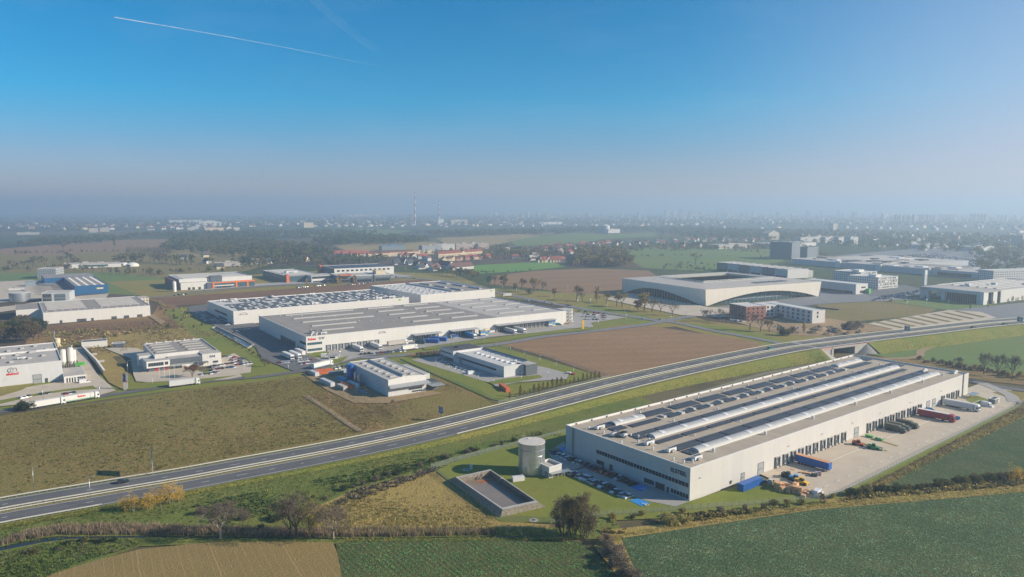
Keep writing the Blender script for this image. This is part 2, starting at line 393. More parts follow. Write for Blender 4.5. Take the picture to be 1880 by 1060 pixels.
# windowed facade for far blocks: rows and columns of darker panes
def facade(name, col, pane, fx=3.0, fz=3.0):
    m, t, b = _nodes(name); co = t.nodes.new('ShaderNodeTexCoord').outputs['Object']; s = t.nodes.new('ShaderNodeSeparateXYZ'); t.links.new(co, s.inputs[0])
    a = _math(t, 'FRACT', _math(t, 'DIVIDE', _math(t, 'ADD', s.outputs[0], s.outputs[1]), fx)); z = _math(t, 'FRACT', _math(t, 'DIVIDE', s.outputs[2], fz))
    f = _math(t, 'MULTIPLY', _math(t, 'GREATER_THAN', a, .5), _math(t, 'MULTIPLY', _math(t, 'GREATER_THAN', z, .35), _math(t, 'LESS_THAN', z, .85)))
    t.links.new(_mix(t, f, col, pane), b.inputs['Base Color']); b.inputs['Roughness'].default_value = .6; MATS[name] = m
facade('block_white', (.66, .64, .60), (.10, .11, .12)); facade('block_cream', (.60, .52, .40), (.11, .10, .10)); facade('block_grey', (.38, .39, .40), (.07, .08, .09)); facade('block_pink', (.50, .37, .31), (.09, .09, .10))
facade('office_dark', (.13, .16, .19), (.04, .055, .07), 1.5, 3.4); facade('office_bands', (.27, .30, .33), (.06, .08, .09), 50, 3.4)
# ================================================================ land
def PX(p):
    v = np.array([p[0], p[1], p[2] - CAMH]); k = FPX / v.dot(_fw); return PCX + v[0] * k, PCY - v.dot(_up) * k
# base sheet to the horizon: far patchwork of fields
m_, t_, b_ = _nodes('far_land'); co_ = t_.nodes.new('ShaderNodeTexCoord').outputs['Object']
mpn_ = t_.nodes.new('ShaderNodeMapping'); mpn_.inputs['Rotation'].default_value = (0, 0, .6); mpn_.inputs['Scale'].default_value = (.0011, .0026, .002); t_.links.new(co_, mpn_.inputs[0])
vo_ = t_.nodes.new('ShaderNodeTexVoronoi'); vo_.inputs['Scale'].default_value = 1.0; t_.links.new(mpn_.outputs[0], vo_.inputs['Vector'])
sp_ = t_.nodes.new('ShaderNodeSeparateColor'); t_.links.new(vo_.outputs['Color'], sp_.inputs[0])
cr_ = t_.nodes.new('ShaderNodeValToRGB'); cr_.color_ramp.interpolation = 'CONSTANT'; el_ = cr_.color_ramp.elements
for i_, (p_, c_) in enumerate([(0, (.07, .10, .035)), (.22, (.16, .135, .07)), (.4, (.05, .10, .045)), (.58, (.13, .095, .07)), (.72, (.045, .055, .03)), (.88, (.10, .115, .05))]):
    e_ = el_[i_] if i_ < 2 else el_.new(p_); e_.position = p_; e_.color = (*c_, 1)
t_.links.new(sp_.outputs[0], cr_.inputs[0])
c_ = _mix(t_, _range(t_, _noise(t_, co_, .02, 6, .7), .42, .62, 0, .65), cr_.outputs[0], (.05, .052, .03))
t_.links.new(c_, b_.inputs['Base Color']); b_.inputs['Roughness'].default_value = 1; b_.inputs['Specular IOR Level'].default_value = .1; MATS['far_land'] = m_
gm('meadow_brown', (.13, .125, .05), (.175, .14, .068), (.10, .115, .038), .012, .16, .85, bump=.9, hi=.55)
gm('meadow_dark', (.14, .115, .06), (.22, .165, .09), (.07, .065, .035), .03, .15, .9, bump=.8)
gm('meadow_straw', (.24, .205, .085), (.19, .155, .075), (.14, .13, .05), .03, .2, 1.2, bump=.8)
gm('scrub_green', (.085, .13, .035), (.125, .14, .05), (.045, .06, .022), .03, .15, 1.0, bump=.8)
gm('lawn', (.105, .145, .035), (.135, .15, .045), (.085, .115, .03), .02, .15, 1.4, bump=.3, hi=.3)
gm('lawn_dry', (.15, .15, .05), (.18, .15, .06), (.10, .13, .04), .02, .12, 1.2, bump=.4, hi=.35)
gm('bank_grass', (.10, .135, .035), (.15, .15, .05), (.075, .10, .03), .03, .2, 1.2, bump=.6, hi=.4)
gm('plough_brown', (.165, .115, .08), (.20, .145, .10), (.125, .088, .06), .01, .08, 1.6, stripes=[(8, 3.2, .3, (.14, .10, .07), .5), (8, 19, .16, (.26, .19, .14), .2), (52, 37, .2, (.15, .11, .08), .06)], mid=.3, hi=.3, bump=.6)
gm('plough_far', (.17, .12, .085), (.15, .108, .078), (.12, .09, .065), .008, .05, .8, stripes=[(20, 8, .3, (.14, .10, .07), .5), (20, 60, .2, (.24, .17, .12), .2)], mid=.3, bump=.4)
gm('stubble', (.18, .148, .078), (.155, .132, .068), (.14, .125, .05), .02, .2, 2.0, stripes=[(121, 2.35, .4, (.26, .21, .13), .07), (121, 7.05, .5, (.11, .09, .05), .025), (121, 18.8, .5, (.30, .24, .15), .012)], bump=.5)
gm('crop_soil', (.036, .068, .038), (.046, .076, .04), (.12, .12, .06), .012, .05, 1.2, stripes=[(-59, 24, .25, (.10, .11, .06), .02)], bump=.9, mid=.4)
gm('crop_soil_dark', (.028, .06, .026), (.036, .066, .028), (.13, .115, .06), .02, .12, 1.2, stripes=[(125, 1.5, .5, (.11, .095, .05), .35)], bump=.9, mid=.4)
gm('heath', (.19, .14, .075), (.13, .085, .06), (.075, .065, .035), .02, .1, .8, bump=.8)
gm('heath_dark', (.12, .075, .058), (.15, .10, .07), (.08, .055, .04), .02, .12, .8, bump=.7)
gm('field_green', (.075, .135, .05), (.095, .14, .055), (.085, .11, .045), .004, .03, .4, bump=.2, hi=.25)
gm('field_bright', (.07, .19, .045), (.085, .18, .05), (.07, .14, .04), .006, .05, .5, bump=.2, hi=.2)
gm('field_tan', (.21, .18, .10), (.18, .16, .085), (.15, .14, .07), .004, .03, .4, bump=.2, hi=.25)
gm('field_olive', (.13, .125, .055), (.155, .135, .065), (.10, .10, .045), .01, .06, .6, stripes=[(30, 14, .3, (.11, .105, .05), .5)], bump=.3)
gm('dirt', (.24, .20, .15), (.20, .17, .13), (.15, .13, .09), .03, .2, 1.0, bump=.6)
gm('dirt_site', (.21, .165, .12), (.28, .23, .18), (.10, .08, .06), .05, .2, .8, bump=.9)
sheet('ground', [(-60000, -3000), (60000, -3000), (60000, 110000), (-60000, 110000)], 'far_land', 0.0, world=True)
# --- far fields (largest first)
sheet('field', [(-60, 505), (-60, 462), (250, 447), (330, 455), (470, 458), (560, 470), (420, 505), (200, 515)], 'field_olive')
sheet('field', [(-60, 462), (200, 441), (420, 437), (330, 452), (250, 460), (60, 470)], 'plough_far')
sheet('field', [(310, 456), (400, 453), (480, 457), (470, 470), (330, 475)], 'field_tan')
sheet('field', [(610, 450), (700, 444), (800, 445), (840, 456), (640, 462)], 'field_tan')
sheet('field', [(800, 437), (960, 430), (1000, 434), (900, 450), (820, 448)], 'field_tan')
sheet('field', [(930, 440), (1050, 428), (1130, 432), (1080, 446), (950, 452)], 'field_green')
sheet('field', [(470, 432), (660, 420), (760, 424), (680, 436)], 'field_green')
sheet('field', [(1080, 432), (1200, 427), (1210, 434), (1090, 440)], 'field_green')
sheet('field', [(1130, 462), (1160, 455), (1420, 458), (1440, 480), (1320, 500), (1180, 492)], 'field_green')
sheet('field', [(860, 488), (1010, 480), (1040, 490), (960, 498), (880, 503)], 'field_bright')
sheet('plough_field', [(905, 507), (985, 497), (1085, 493), (1190, 497), (1215, 512), (1155, 540), (1085, 545), (1000, 532), (900, 522)], 'plough_far')
sheet('field', [(-60, 520), (0, 502), (200, 500), (330, 515), (300, 545), (200, 540)], 'field_green')
# --- industrial park
sheet('grass_verge', [(195, 518), (320, 513), (600, 497), (830, 503), (900, 530), (800, 545), (300, 560)], 'lawn_dry')
sheet('plough_strip', [(275, 548), (470, 535), (700, 518), (790, 513), (800, 522), (690, 530), (400, 556), (310, 562)], 'heath_dark')
sheet('heath', [(70, 600), (280, 580), (290, 560), (320, 560), (380, 600), (420, 640), (380, 650), (250, 640), (140, 645), (40, 640)], 'heath')
sheet('heath_patch', [(85, 598), (280, 590), (330, 585), (330, 600), (230, 606), (100, 612)], 'heath_dark')
sheet('heath_patch', [(60, 640), (220, 615), (330, 603), (395, 600), (470, 640), (410, 650), (300, 640), (180, 660), (160, 640)], 'meadow_straw')
sheet('grass_verge', [(300, 570), (385, 558), (400, 590), (480, 640), (560, 690), (540, 700), (420, 660), (330, 600)], 'lawn')
sheet('grass_verge', [(-80, 760), (-80, 700), (180, 690), (300, 690), (470, 672), (560, 660), (700, 620), (1060, 580), (1100, 600), (930, 640), (1100, 690), (900, 740), (560, 690), (300, 720), (0, 760)], 'lawn')
sheet('grass_verge', [(880, 528), (1150, 545), (1300, 590), (1520, 615), (1500, 640), (1395, 640), (1240, 600), (1090, 612), (1040, 600), (1050, 560), (905, 545)], 'lawn_dry')
sheet('grass_verge', [(1080, 560), (1160, 572), (1215, 590), (1100, 610), (1060, 600)], 'lawn')
sheet('grass_verge', [(1245, 592), (1330, 600), (1440, 625), (1500, 632), (1420, 638), (1300, 604)], 'lawn')
sheet('plough_field', [(922, 633), (1000, 620), (1155, 596), (1200, 600), (1390, 628), (1400, 642), (1290, 668), (1120, 706), (1100, 690), (1000, 655)], 'plough_brown')
# right side: showroom land
sheet('field', [(1500, 560), (1610, 552), (1720, 568), (1700, 578), (1580, 590), (1510, 590)], 'field_olive')
sheet('lawn_field', [(1620, 553), (1700, 548), (1830, 560), (1770, 568), (1740, 570)], 'field_green')
sheet('yard', [(1480, 545), (1520, 530), (1620, 540), (1700, 550), (1615, 552), (1500, 560), (1330, 580), (1300, 565)], 'asphalt_road')
sheet('yard', [(1740, 570), (1890, 555), (1960, 560), (1960, 585), (1800, 592)], 'asphalt_road'); sheet('yard', [(1565, 599), (1740, 570), (1800, 573), (1830, 584), (1760, 596), (1650, 608)], 'paving')
for i in range(9):
    x = 1578 + i * 21.5; y = 594 - i * 2.75
    sheet('parking_bed', [(x, y), (x + 8, y - 1), (x + 62, y + 10.5), (x + 54, y + 12)], 'field_olive')
sheet('yard', [(1565, 530), (1660, 522), (1700, 535), (1690, 543), (1600, 545)], 'asphalt')
sheet('yard', [(1530, 470), (1700, 470), (1880, 520), (1960, 540), (1960, 470), (1700, 455)], 'asphalt_road')
sheet('building_site', [(1350, 592), (1490, 580), (1600, 598), (1640, 606), (1500, 618), (1440, 615)], 'dirt_site')
# --- left meadow and strips south of the road
sheet('meadow', [(-150, 790), (0, 765), (180, 741), (370, 712), (560, 690), (640, 700), (760, 780), (700, 800), (400, 858), (0, 925), (-200, 955)], 'meadow_brown')
sheet('meadow', [(553, 730), (650, 712), (800, 695), (925, 740), (790, 780), (690, 800), (640, 785)], 'meadow_dark')
sheet('meadow', [(800, 690), (900, 730), (930, 742), (700, 795), (720, 760)], 'meadow_brown')
sheet('river_bank', [(-200, 1000), (0, 955), (400, 885), (800, 808), (1150, 715), (1200, 740), (1040, 800), (830, 860), (600, 930), (560, 985), (0, 1012), (-200, 1040)], 'scrub_green')
sheet('meadow', [(565, 985), (575, 935), (640, 905), (790, 862), (920, 958), (1010, 965), (1000, 985)], 'meadow_straw')
sheet('river_bank', [(-200, 1060), (0, 1004), (140, 985), (400, 975), (560, 975), (1000, 972), (1130, 955), (1150, 990), (640, 1000), (380, 1000), (255, 1005), (60, 1075)], 'scrub_green')
sheet('water', [(-60, 1024), (0, 1006), (70, 991), (110, 986), (132, 987), (132, 991), (80, 997), (0, 1013), (-60, 1032)], 'water')
sheet('water', [(132, 987), (300, 985), (620, 990), (1000, 985), (1000, 987), (620, 992), (300, 988), (132, 991)], 'water')
sheet('stubble_field', [(60, 1068), (160, 1035), (258, 1010), (380, 998), (500, 996), (612, 998), (620, 1020), (636, 1075)], 'stubble')
sheet('crop_field', [(616, 1000), (640, 996), (900, 994), (1060, 996), (1090, 1015), (1150, 1075), (630, 1075)], 'crop_soil_dark')
sheet('field_margin', [(1090, 1005), (1110, 975), (1300, 955), (1540, 915), (1900, 872), (2000, 862), (2000, 902), (1880, 906), (1500, 940), (1300, 966), (1145, 990), (1240, 1080), (1150, 1080)], 'meadow_straw')
sheet('crop_field', [(1140, 990), (1300, 966), (1500, 937), (1880, 905), (2080, 890), (2200, 1080), (1180, 1080)], 'crop_soil')
sheet('crop_field', [(1600, 908), (1700, 850), (1880, 768), (2100, 690), (2200, 860), (1880, 890), (1700, 902)], 'crop_soil')
sheet('field', [(1590, 650), (1700, 615), (1900, 595), (2100, 570), (2200, 690), (1900, 700), (1700, 672)], 'field_green')
sheet('field_margin', [(1590, 655), (1690, 660), (1880, 690), (2000, 690), (2000, 720), (1800, 700), (1640, 672)], 'meadow_dark')
# --- works yard, roads
sheet('grass_verge', [(795, 862), (918, 825), (1037, 795), (1266, 922), (1400, 880), (1520, 925), (1300, 950), (1010, 962), (918, 960)], 'lawn')
sheet('yard', [(1395, 872), (1500, 832), (1776, 725), (1770, 716), (1800, 705), (1850, 712), (1872, 730), (1862, 748), (1545, 905), (1505, 914), (1470, 905)], 'paving')
sheet('grass_island', [(1772, 736), (1782, 726), (1795, 728), (1822, 738), (1812, 745), (1790, 744)], 'lawn')
sheet('grass_island', [(1822, 722), (1850, 718), (1885, 722), (1885, 732), (1872, 742), (1862, 736)], 'lawn_dry')
sheet('grass_strip', [(1510, 913), (1548, 903), (1866, 745), (1875, 746), (1570, 905), (1540, 918)], 'lawn')
for a, b in (((1432, 873), (1478, 895)), ((1566, 813), (1628, 830)), ((1590, 803), (1648, 821)), ((1730, 764), (1760, 773))):
    P0, P1 = G(*a), G(*b); strip('grass_island', [P0, P1], 1.6, 'lawn_dry', world=True)
sheet('yard', [(1008, 838), (1020, 822), (1036, 812), (1040, 832), (1267, 922), (1240, 932), (1190, 922), (1100, 895), (1030, 862)], 'paving_grey')
sheet('grass_island', [(1012, 826), (1030, 824), (1036, 830), (1024, 836), (1012, 834)], 'lawn')
sheet('blue_bay', [(1026, 826), (1040, 821), (1040, 828), (1034, 831)], 'bay_blue')
sheet('blue_bay', [(1158, 897), (1174, 890), (1193, 898), (1178, 905)], 'bay_blue')
sheet('blue_bay', [(1155, 921), (1171, 917), (1194, 926), (1178, 932)], 'bay_blue')
strip('road', [(-60, 768), (0, 757), (60, 750), (183, 729), (285, 714), (400, 699), (480, 693), (545, 684), (600, 674), (633, 662)], 6.5, 'asphalt')
strip('road', smooth(W([(620, 668), (665, 655), (760, 641), (850, 627), (916, 617), (1000, 605), (1075, 597)])), 8, 'asphalt', world=True)
strip('road', smooth(W([(650, 658), (720, 655), (790, 648), (850, 640), (915, 633), (1000, 619), (1080, 610), (1180, 598), (1215, 591)])), 8, 'asphalt_road', world=True)
strip('road', smooth(W([(1240, 590), (1211, 590), (1180, 585), (1113, 575), (1025, 560), (973, 550), (911, 537), (880, 528), (823, 517), (756, 511), (700, 500), (640, 492), (560, 488)])), 9, 'asphalt_road', world=True)
strip('road', smooth(W([(1211, 591), (1244, 594), (1314, 609), (1375, 620), (1431, 631)])), 7, 'asphalt_road', world=True)
strip('road', smooth(W([(1211, 591), (1244, 586), (1274, 581), (1349, 571), (1450, 562), (1540, 556), (1640, 552)])), 9, 'asphalt_road', world=True)
strip('road', smooth(W([(200, 553), (300, 545), (470, 528), (598, 521), (700, 514), (756, 511)])), 8, 'asphalt_road', world=True)
strip('road', smooth(W([(1960, 726), (1880, 718), (1830, 711), (1803, 705), (1775, 698)])), 8, 'asphalt', world=True)
strip('road', smooth(W([(1803, 705), (1830, 716), (1855, 728), (1862, 740)])), 6, 'paving_grey', world=True)
strip('dirt_path', smooth(W([(1590, 662), (1682, 657), (1692, 645), (1732, 631), (1800, 617), (1880, 607), (1960, 600)])), 5, 'dirt', world=True)
strip('dirt_path', smooth(W([(560, 728), (600, 752), (640, 780), (662, 793)])), 3, 'dirt', world=True)
strip('dirt_path', smooth(W([(900, 452), (960, 438), (1040, 424)])), 14, 'dirt', world=True)
# yards of the mid ground works
sheet('yard', [(380, 560), (480, 600), (560, 650), (650, 650), (620, 668), (590, 678), (545, 685), (480, 660), (470, 640), (430, 615), (350, 580), (345, 565)], 'asphalt')
sheet('yard', [(562, 652), (640, 640), (760, 622), (1040, 594), (1085, 594), (1090, 602), (900, 620), (760, 642), (660, 656), (610, 672)], 'paving_grey')
sheet('yard', [(1055, 575), (1110, 578), (1150, 584), (1060, 598), (1045, 594)], 'paving_grey')
sheet('lawn_island', [(564, 652), (590, 645), (605, 648), (596, 658), (575, 658)], 'lawn')
sheet('grass_verge', [(605, 662), (640, 655), (628, 666), (612, 670)], 'lawn')
sheet('grass_verge', [(775, 640), (850, 629), (1000, 610), (1078, 601), (1085, 607), (1000, 615), (915, 629), (850, 636), (780, 644)], 'lawn')
sheet('yard', [(385, 690), (404, 660), (430, 650), (462, 670), (460, 690), (420, 698), (300, 706), (250, 702), (245, 690), (240, 660), (190, 640), (250, 640)], 'paving')
sheet('lawn_island', [(440, 688), (470, 684), (478, 690), (450, 697)], 'lawn')
sheet('grass_verge', [(232, 694), (252, 705), (370, 697), (440, 690), (380, 702), (300, 712), (235, 718)], 'lawn')
sheet('grass_verge', [(165, 640), (185, 650), (200, 650), (238, 690), (228, 718), (200, 704), (190, 690)], 'meadow_straw')
sheet('yard', [(-60, 735), (0, 722), (85, 706), (60, 712), (120, 700), (150, 680), (130, 640), (150, 640), (180, 690), (213, 719), (185, 727), (60, 742), (-40, 752)], 'paving')
sheet('grass_verge', [(-20, 722), (-20, 714), (55, 702), (63, 706), (40, 718), (0, 730)], 'lawn_dry')
sheet('grass_verge', [(0, 737), (80, 722), (170, 710), (178, 716), (120, 720), (60, 730), (0, 744)], 'lawn')
sheet('yard', [(555, 688), (640, 690), (720, 735), (715, 742), (650, 742), (600, 718)], 'dirt')
sheet('yard', [(713, 731), (780, 717), (815, 724), (725, 740)], 'dirt')
sheet('grass_verge', [(735, 660), (800, 655), (960, 740), (1000, 725), (1130, 690), (1100, 706), (960, 745), (900, 735), (800, 690)], 'lawn')
sheet('yard', [(755, 662), (850, 650), (1000, 676), (1045, 688), (1040, 698), (950, 704), (912, 712), (900, 705), (775, 668)], 'paving_grey')
sheet('lawn_island', [(896, 703), (925, 697), (990, 690), (997, 695), (940, 705), (905, 708)], 'lawn')
sheet('yard', [(-40, 570), (40, 560), (140, 545), (200, 540), (190, 556), (60, 566), (-40, 580)], 'paving')
sheet('yard', [(-40, 560), (-40, 520), (60, 515), (130, 530), (120, 545), (60, 552)], 'paving')
sheet('yard', [(270, 580), (280, 579), (305, 592), (296, 597)], 'dirt')
sheet('yard', [(300, 540), (480, 526), (700, 514), (760, 508), (700, 500), (640, 512), (470, 522)], 'paving_grey')
sheet('yard', [(1110, 550), (1160, 538), (1300, 565), (1400, 570), (1350, 585), (1250, 580)], 'paving')
# --- painted lines in the works yard
# ================================================================ dual carriageway
_hw = [(-170, 955, 997, 1.0), (0, 921, 959, 1.0), (200, 885.6, 924.6, 1.0), (400, 852.5, 887.5, 1.1), (780, 777.7, 812, 1.6), (1180, 683, 708, 3.2), (1414.7, 634.4, 657, 5.2), (1510, 623, 639.5, 6.2), (1678, 603, 619, 6.6), (1880, 581.2, 598.4, 6.6)]
HC = []
for x, f, n, z in _hw: HC.append((G(x, f, z) + G(x, n, z)) / 2)
d_ = (HC[-1] - HC[-2]); HC.append(HC[-1] + d_ * 1.2 + Vector((60, -10, 0))); HC = smooth(HC, 14)
HN = []
for i, p in enumerate(HC):
    d = HC[min(i + 1, len(HC) - 1)] - HC[max(i - 1, 0)]; d.z = 0; d.normalize(); HN.append(Vector((-d.y, d.x, 0)))
def HO(i, o, dz=0.0): p = HC[i] + HN[i] * o; return Vector((p.x, p.y, p.z + dz))
NH = len(HC)
def hstrip(name, o0, o1, dz0, dz1, mat, i0=0, i1=None, skip=None):
    mb = MB()
    for i in range(i0, (i1 or NH) - 1):
        if skip and skip[0] <= i < skip[1]: continue
        mb.poly([HO(i, o0, dz0), HO(i + 1, o0, dz0), HO(i + 1, o1, dz1), HO(i, o1, dz1)])
    return mb.build(name, mat)
near_px = [PX(HO(i, -13))[0] for i in range(NH)]
BA = max(i for i in range(NH) if near_px[i] < 1533); BB = min(i for i in range(NH) if near_px[i] > 1568)
BA2, BB2 = max(i for i in range(BA) if (HC[i] - HC[BA]).length > 8), min(i for i in range(BB, NH) if (HC[i] - HC[BB]).length > 8)
tag(hstrip('carriageway', -11.4, -1.7, 0, .02, 'asphalt'), kind='structure'); tag(hstrip('carriageway', 1.7, 11.4, .02, 0, 'asphalt'), kind='structure')
for o_ in (-8.9, -7.3, -5.0, -3.4, 3.4, 5.0, 7.3, 8.9): tag(hstrip('tyre_track', o_ - .3, o_ + .3, .024, .024, 'tyre_track'), kind='structure')
tag(hstrip('median_grass', -1.7, 1.7, .04, .04, 'lawn_dry'), kind='structure')
# lane lines (paint on the road, one sheet)
mb = MB()
for off in (-10.6, -2.4, 2.4, 10.6):
    for i in range(NH - 1): mb.poly([HO(i, off - .10, .03), HO(i + 1, off - .10, .03), HO(i + 1, off + .10, .03), HO(i, off + .10, .03)])
s = 0.0
for i in range(NH - 1):
    L = (HC[i + 1] - HC[i]).length; k = 0
    t = (-s) % 12
    while t < L:
        for off in (-6.4, 6.4):
            a = HC[i].lerp(HC[i + 1], t / L) + HN[i] * off; b = HC[i].lerp(HC[i + 1], min(1, (t + 4.5) / L)) + HN[i] * off; n = HN[i] * .12
            mb.poly([a - n + Vector((0, 0, .035)), b - n + Vector((0, 0, .035)), b + n + Vector((0, 0, .035)), a + n + Vector((0, 0, .035))])
        t += 12
    s += L
tag(mb.build('road_markings', 'line_white'), kind='structure')
# verges and embankment slopes
def toe(i, s): return HC[i] + HN[i] * (s * (13.6 + 1.75 * HC[i].z))
mb = MB()
for s in (-1, 1):
    for i in range(NH - 1):
        if BA2 <= i < BB2: continue
        a, b = HO(i, s * 11.4, -.03), HO(i + 1, s * 11.4, -.03); c, d = HO(i, s * 13.4, -.1), HO(i + 1, s * 13.4, -.1)
        e, f = toe(i, s), toe(i + 1, s); e = Vector((e.x, e.y, -.3)); f = Vector((f.x, f.y, -.3))
        mb.poly([a, b, d, c]); mb.poly([c, d, f, e])
tag(mb.build('embankment', 'bank_grass'), kind='structure')
# crash barriers: posts and a broad steel beam, each line one thing
def barrier(off, i0, i1, label, wide=.34):
    t = thing('crash_barrier', label, 'crash barrier', tuple(HO((i0 + i1) // 2, off)), 0, 'steel crash barriers along the dual carriageway'); o = HO((i0 + i1) // 2, off)
    mb = MB(); pb = MB()
    for i in range(i0, i1 - 1):
        a, b = HO(i, off, .42) - o, HO(i + 1, off, .42) - o; n = HN[i] * .06; u = Vector((0, 0, wide))
        mb.poly([a - n, b - n, b - n + u, a - n + u]); mb.poly([a + n, b + n, b + n + u, a + n + u]); mb.poly([a - n + u, b - n + u, b + n + u, a + n + u])
        L = (b - a).length; k = max(1, int(L / 3.2))
        for j in range(k):
            q = a.lerp(b, j / k); pb.box(q.x - .06, q.y - .06, q.z - .6, q.x + .06, q.y + .06, q.z + wide * .8)
    mb.build('rail', 'rail_metal', t); p = pb.build('post_line', 'trim_grey', t); p['kind'] = 'stuff'
barrier(12.0, 0, NH, 'steel crash barrier along the outer edge of the far carriageway', .40)
barrier(1.35, 0, NH, 'steel crash barrier on the median beside the far carriageway', .40)
barrier(-1.0, 0, NH, 'second steel crash barrier on the median, beside the near carriageway', .34)
iq = max(i for i in range(NH) if near_px[i] < 205); iw = min(i for i in range(NH) if near_px[i] > 830)
barrier(-12.0, 0, iq, 'short steel crash barrier by the near carriageway above the yellow trees', .40)
barrier(-12.0, iw, NH, 'long steel crash barrier by the near carriageway on top of the embankment', .40)
# ---- road bridge through the embankment
bo = HC[(BA + BB) // 2].copy(); bo.z = 0
br = thing('road_bridge', 'concrete road bridge carrying the dual carriageway through the embankment', 'bridge', tuple(bo))
def hp(i, o, z): p = HC[i] + HN[i] * o; return Vector((p.x, p.y, z)) - bo
zt = HC[BA].z
mb = MB()
for i in range(BA, BB):
    for o0, o1 in ((-13.2, 13.2),):
        z1 = HC[i].z - .04; z0 = z1 - 1.1; A, B, D, E_ = hp(i, o0, 0), hp(i + 1, o0, 0), hp(i + 1, o1, 0), hp(i, o1, 0)
        mb.poly([(*p.xy, z1) for p in (A, B, D, E_)]); mb.poly([(*p.xy, z0) for p in (E_, D, B, A)]); mb.poly([(*A.xy, z0), (*B.xy, z0), (*B.xy, z1), (*A.xy, z1)]); mb.poly([(*D.xy, z0), (*E_.xy, z0), (*E_.xy, z1), (*D.xy, z1)])
mb.build('deck', 'concrete', br)
for i in (BA, BB):
    mb = MB(); a, b = hp(i, -13.3, 0), hp(i, 13.3, 0); d = (HC[i + 1] - HC[i - 1]).normalized() * (1.0 if i == BA else -1.0); q = zt - 1.2
    mb.prism([(a + d * .6).xy, (b + d * .6).xy, (b - d * 1.2).xy, (a - d * 1.2).xy] if i == BA else [(a - d * 1.2).xy, (b - d * 1.2).xy, (b + d * .6).xy, (a + d * .6).xy], -.4, q); mb.build('abutment', 'concrete', br)
    j = BA2 if i == BA else BB2; e = d * (-.5); mb = MB(); mb.prism([(hp(j, -12.9, 0) + e).xy, (hp(i, -12.9, 0) + e).xy, (hp(i, 12.9, 0) + e).xy, (hp(j, 12.9, 0) + e).xy][::1 if i == BA else -1], -.4, zt - .12); mb.build('wing_wall', 'concrete', br)
    for s in (-1, 1):
        c = hp(BA2 if i == BA else BB2, s * 12.6, 0); mb = MB(); mb.lathe([(zt * 1.7, -.3), (.6, zt - .15), (0, zt - .1)], 40, c.x, c.y); mb.build('slope_cone', 'concrete_stone', br)
for s in (-1, 1):
    mb = MB(); fb = MB()
    for i in range(BA - 3, BB + 3):
        a, b = hp(i, s * 12.9, HC[i].z), hp(i + 1, s * 12.9, HC[i + 1].z)
        fb.poly([a + Vector((0, 0, -1.1)), b + Vector((0, 0, -1.1)), b + Vector((0, 0, .12)), a + Vector((0, 0, .12))])
        mb.tube(a + Vector((0, 0, 1.1)), b + Vector((0, 0, 1.1)), .06); mb.tube(a + Vector((0, 0, .6)), b + Vector((0, 0, .6)), .04)
        for k in range(4): q = a.lerp(b, k / 4); mb.tube(q, q + Vector((0, 0, 1.1)), .05, n=4)
    mb.build('railing', 'trim_grey', br); fb.build('fascia', 'plaster_pink', br)
# ---------------------------------------------------------------- tufts and crops
def tuft_tpl(kind, seed):
    r = np.random.default_rng(seed); V = []; F = []
    n = {'grass': 7, 'crop': 6, 'reed': 6, 'weed': 6}[kind]
    for k in range(n):
        a = r.uniform(0, 6.28); ca, sa = math.cos(a), math.sin(a); b = len(V)
        if kind == 'crop':
            L = r.uniform(.7, 1.1); h = r.uniform(.25, .6); w = .3
            V += [(0, 0, .02), (ca * L * .55 - sa * w, sa * L * .55 + ca * w, h), (ca * L, sa * L, h * .55), (ca * L * .55 + sa * w, sa * L * .55 - ca * w, h * .9)]; F += [(b, b + 1, b + 2), (b, b + 2, b + 3)]
        elif kind == 'weed':
            L = r.uniform(.4, .9); h = r.uniform(.3, 1.0); w = .28
            V += [(ca * L * .2, sa * L * .2, h * .3), (ca * L * .6 - sa * w, sa * L * .6 + ca * w, h), (ca * L, sa * L, h * .8), (ca * L * .6 + sa * w, sa * L * .6 - ca * w, h * .8)]; F += [(b, b + 1, b + 2), (b, b + 2, b + 3)]
        else:
            L = r.uniform(.15, .6) if kind == 'grass' else r.uniform(.1, .35); h = r.uniform(.6, 1.0); w = .13 if kind == 'grass' else .10; o = r.uniform(-.35, .35, 2)
            V += [(o[0] - sa * w, o[1] + ca * w, 0), (o[0] + sa * w, o[1] - ca * w, 0), (o[0] + ca * L, o[1] + sa * L, h)]; F += [(b, b + 1, b + 2)]
    return np.array(V), np.array(F)
def bank_pts(n, seed):
    r = np.random.default_rng(seed); X = []
    for _ in range(n):
        i = int(r.integers(0, NH - 1)); s = -1 if r.random() < .7 else 1
        if BA2 - 1 <= i <= BB2: continue
        p = HO(i, s * 13.0, -.1).lerp(HO(i + 1, s * 13.0, -.1), r.random()); t = r.random(); p = HO(i, s * 13.0, -.1).lerp(HO(i + 1, s * 13.0, -.1), t); q = toe(i, s).lerp(toe(i + 1, s), t); q = Vector((q.x, q.y, -.3)); p = p.lerp(q, r.random() * .97); X.append(tuple(p))
    return np.array(X), r
def scatter_pts(poly, dens, seed, rows=None):
    P = np.array([(p[0], p[1]) for p in poly]); x0, y0 = P.min(0); x1, y1 = P.max(0); r = np.random.default_rng(seed)
    n = int((x1 - x0) * (y1 - y0) * dens); x = r.uniform(x0, x1, n); y = r.uniform(y0, y1, n)
    if rows:
        a = R(rows[0]); s = -x * math.sin(a) + y * math.cos(a); c = x * math.cos(a) + y * math.sin(a)
        s = np.round(s / rows[1]) * rows[1] + r.normal(0, rows[1] * rows[2], n); x = c * math.cos(a) - s * math.sin(a); y = c * math.sin(a) + s * math.cos(a)
    k = inpoly(x, y, poly); return x[k], y[k], r
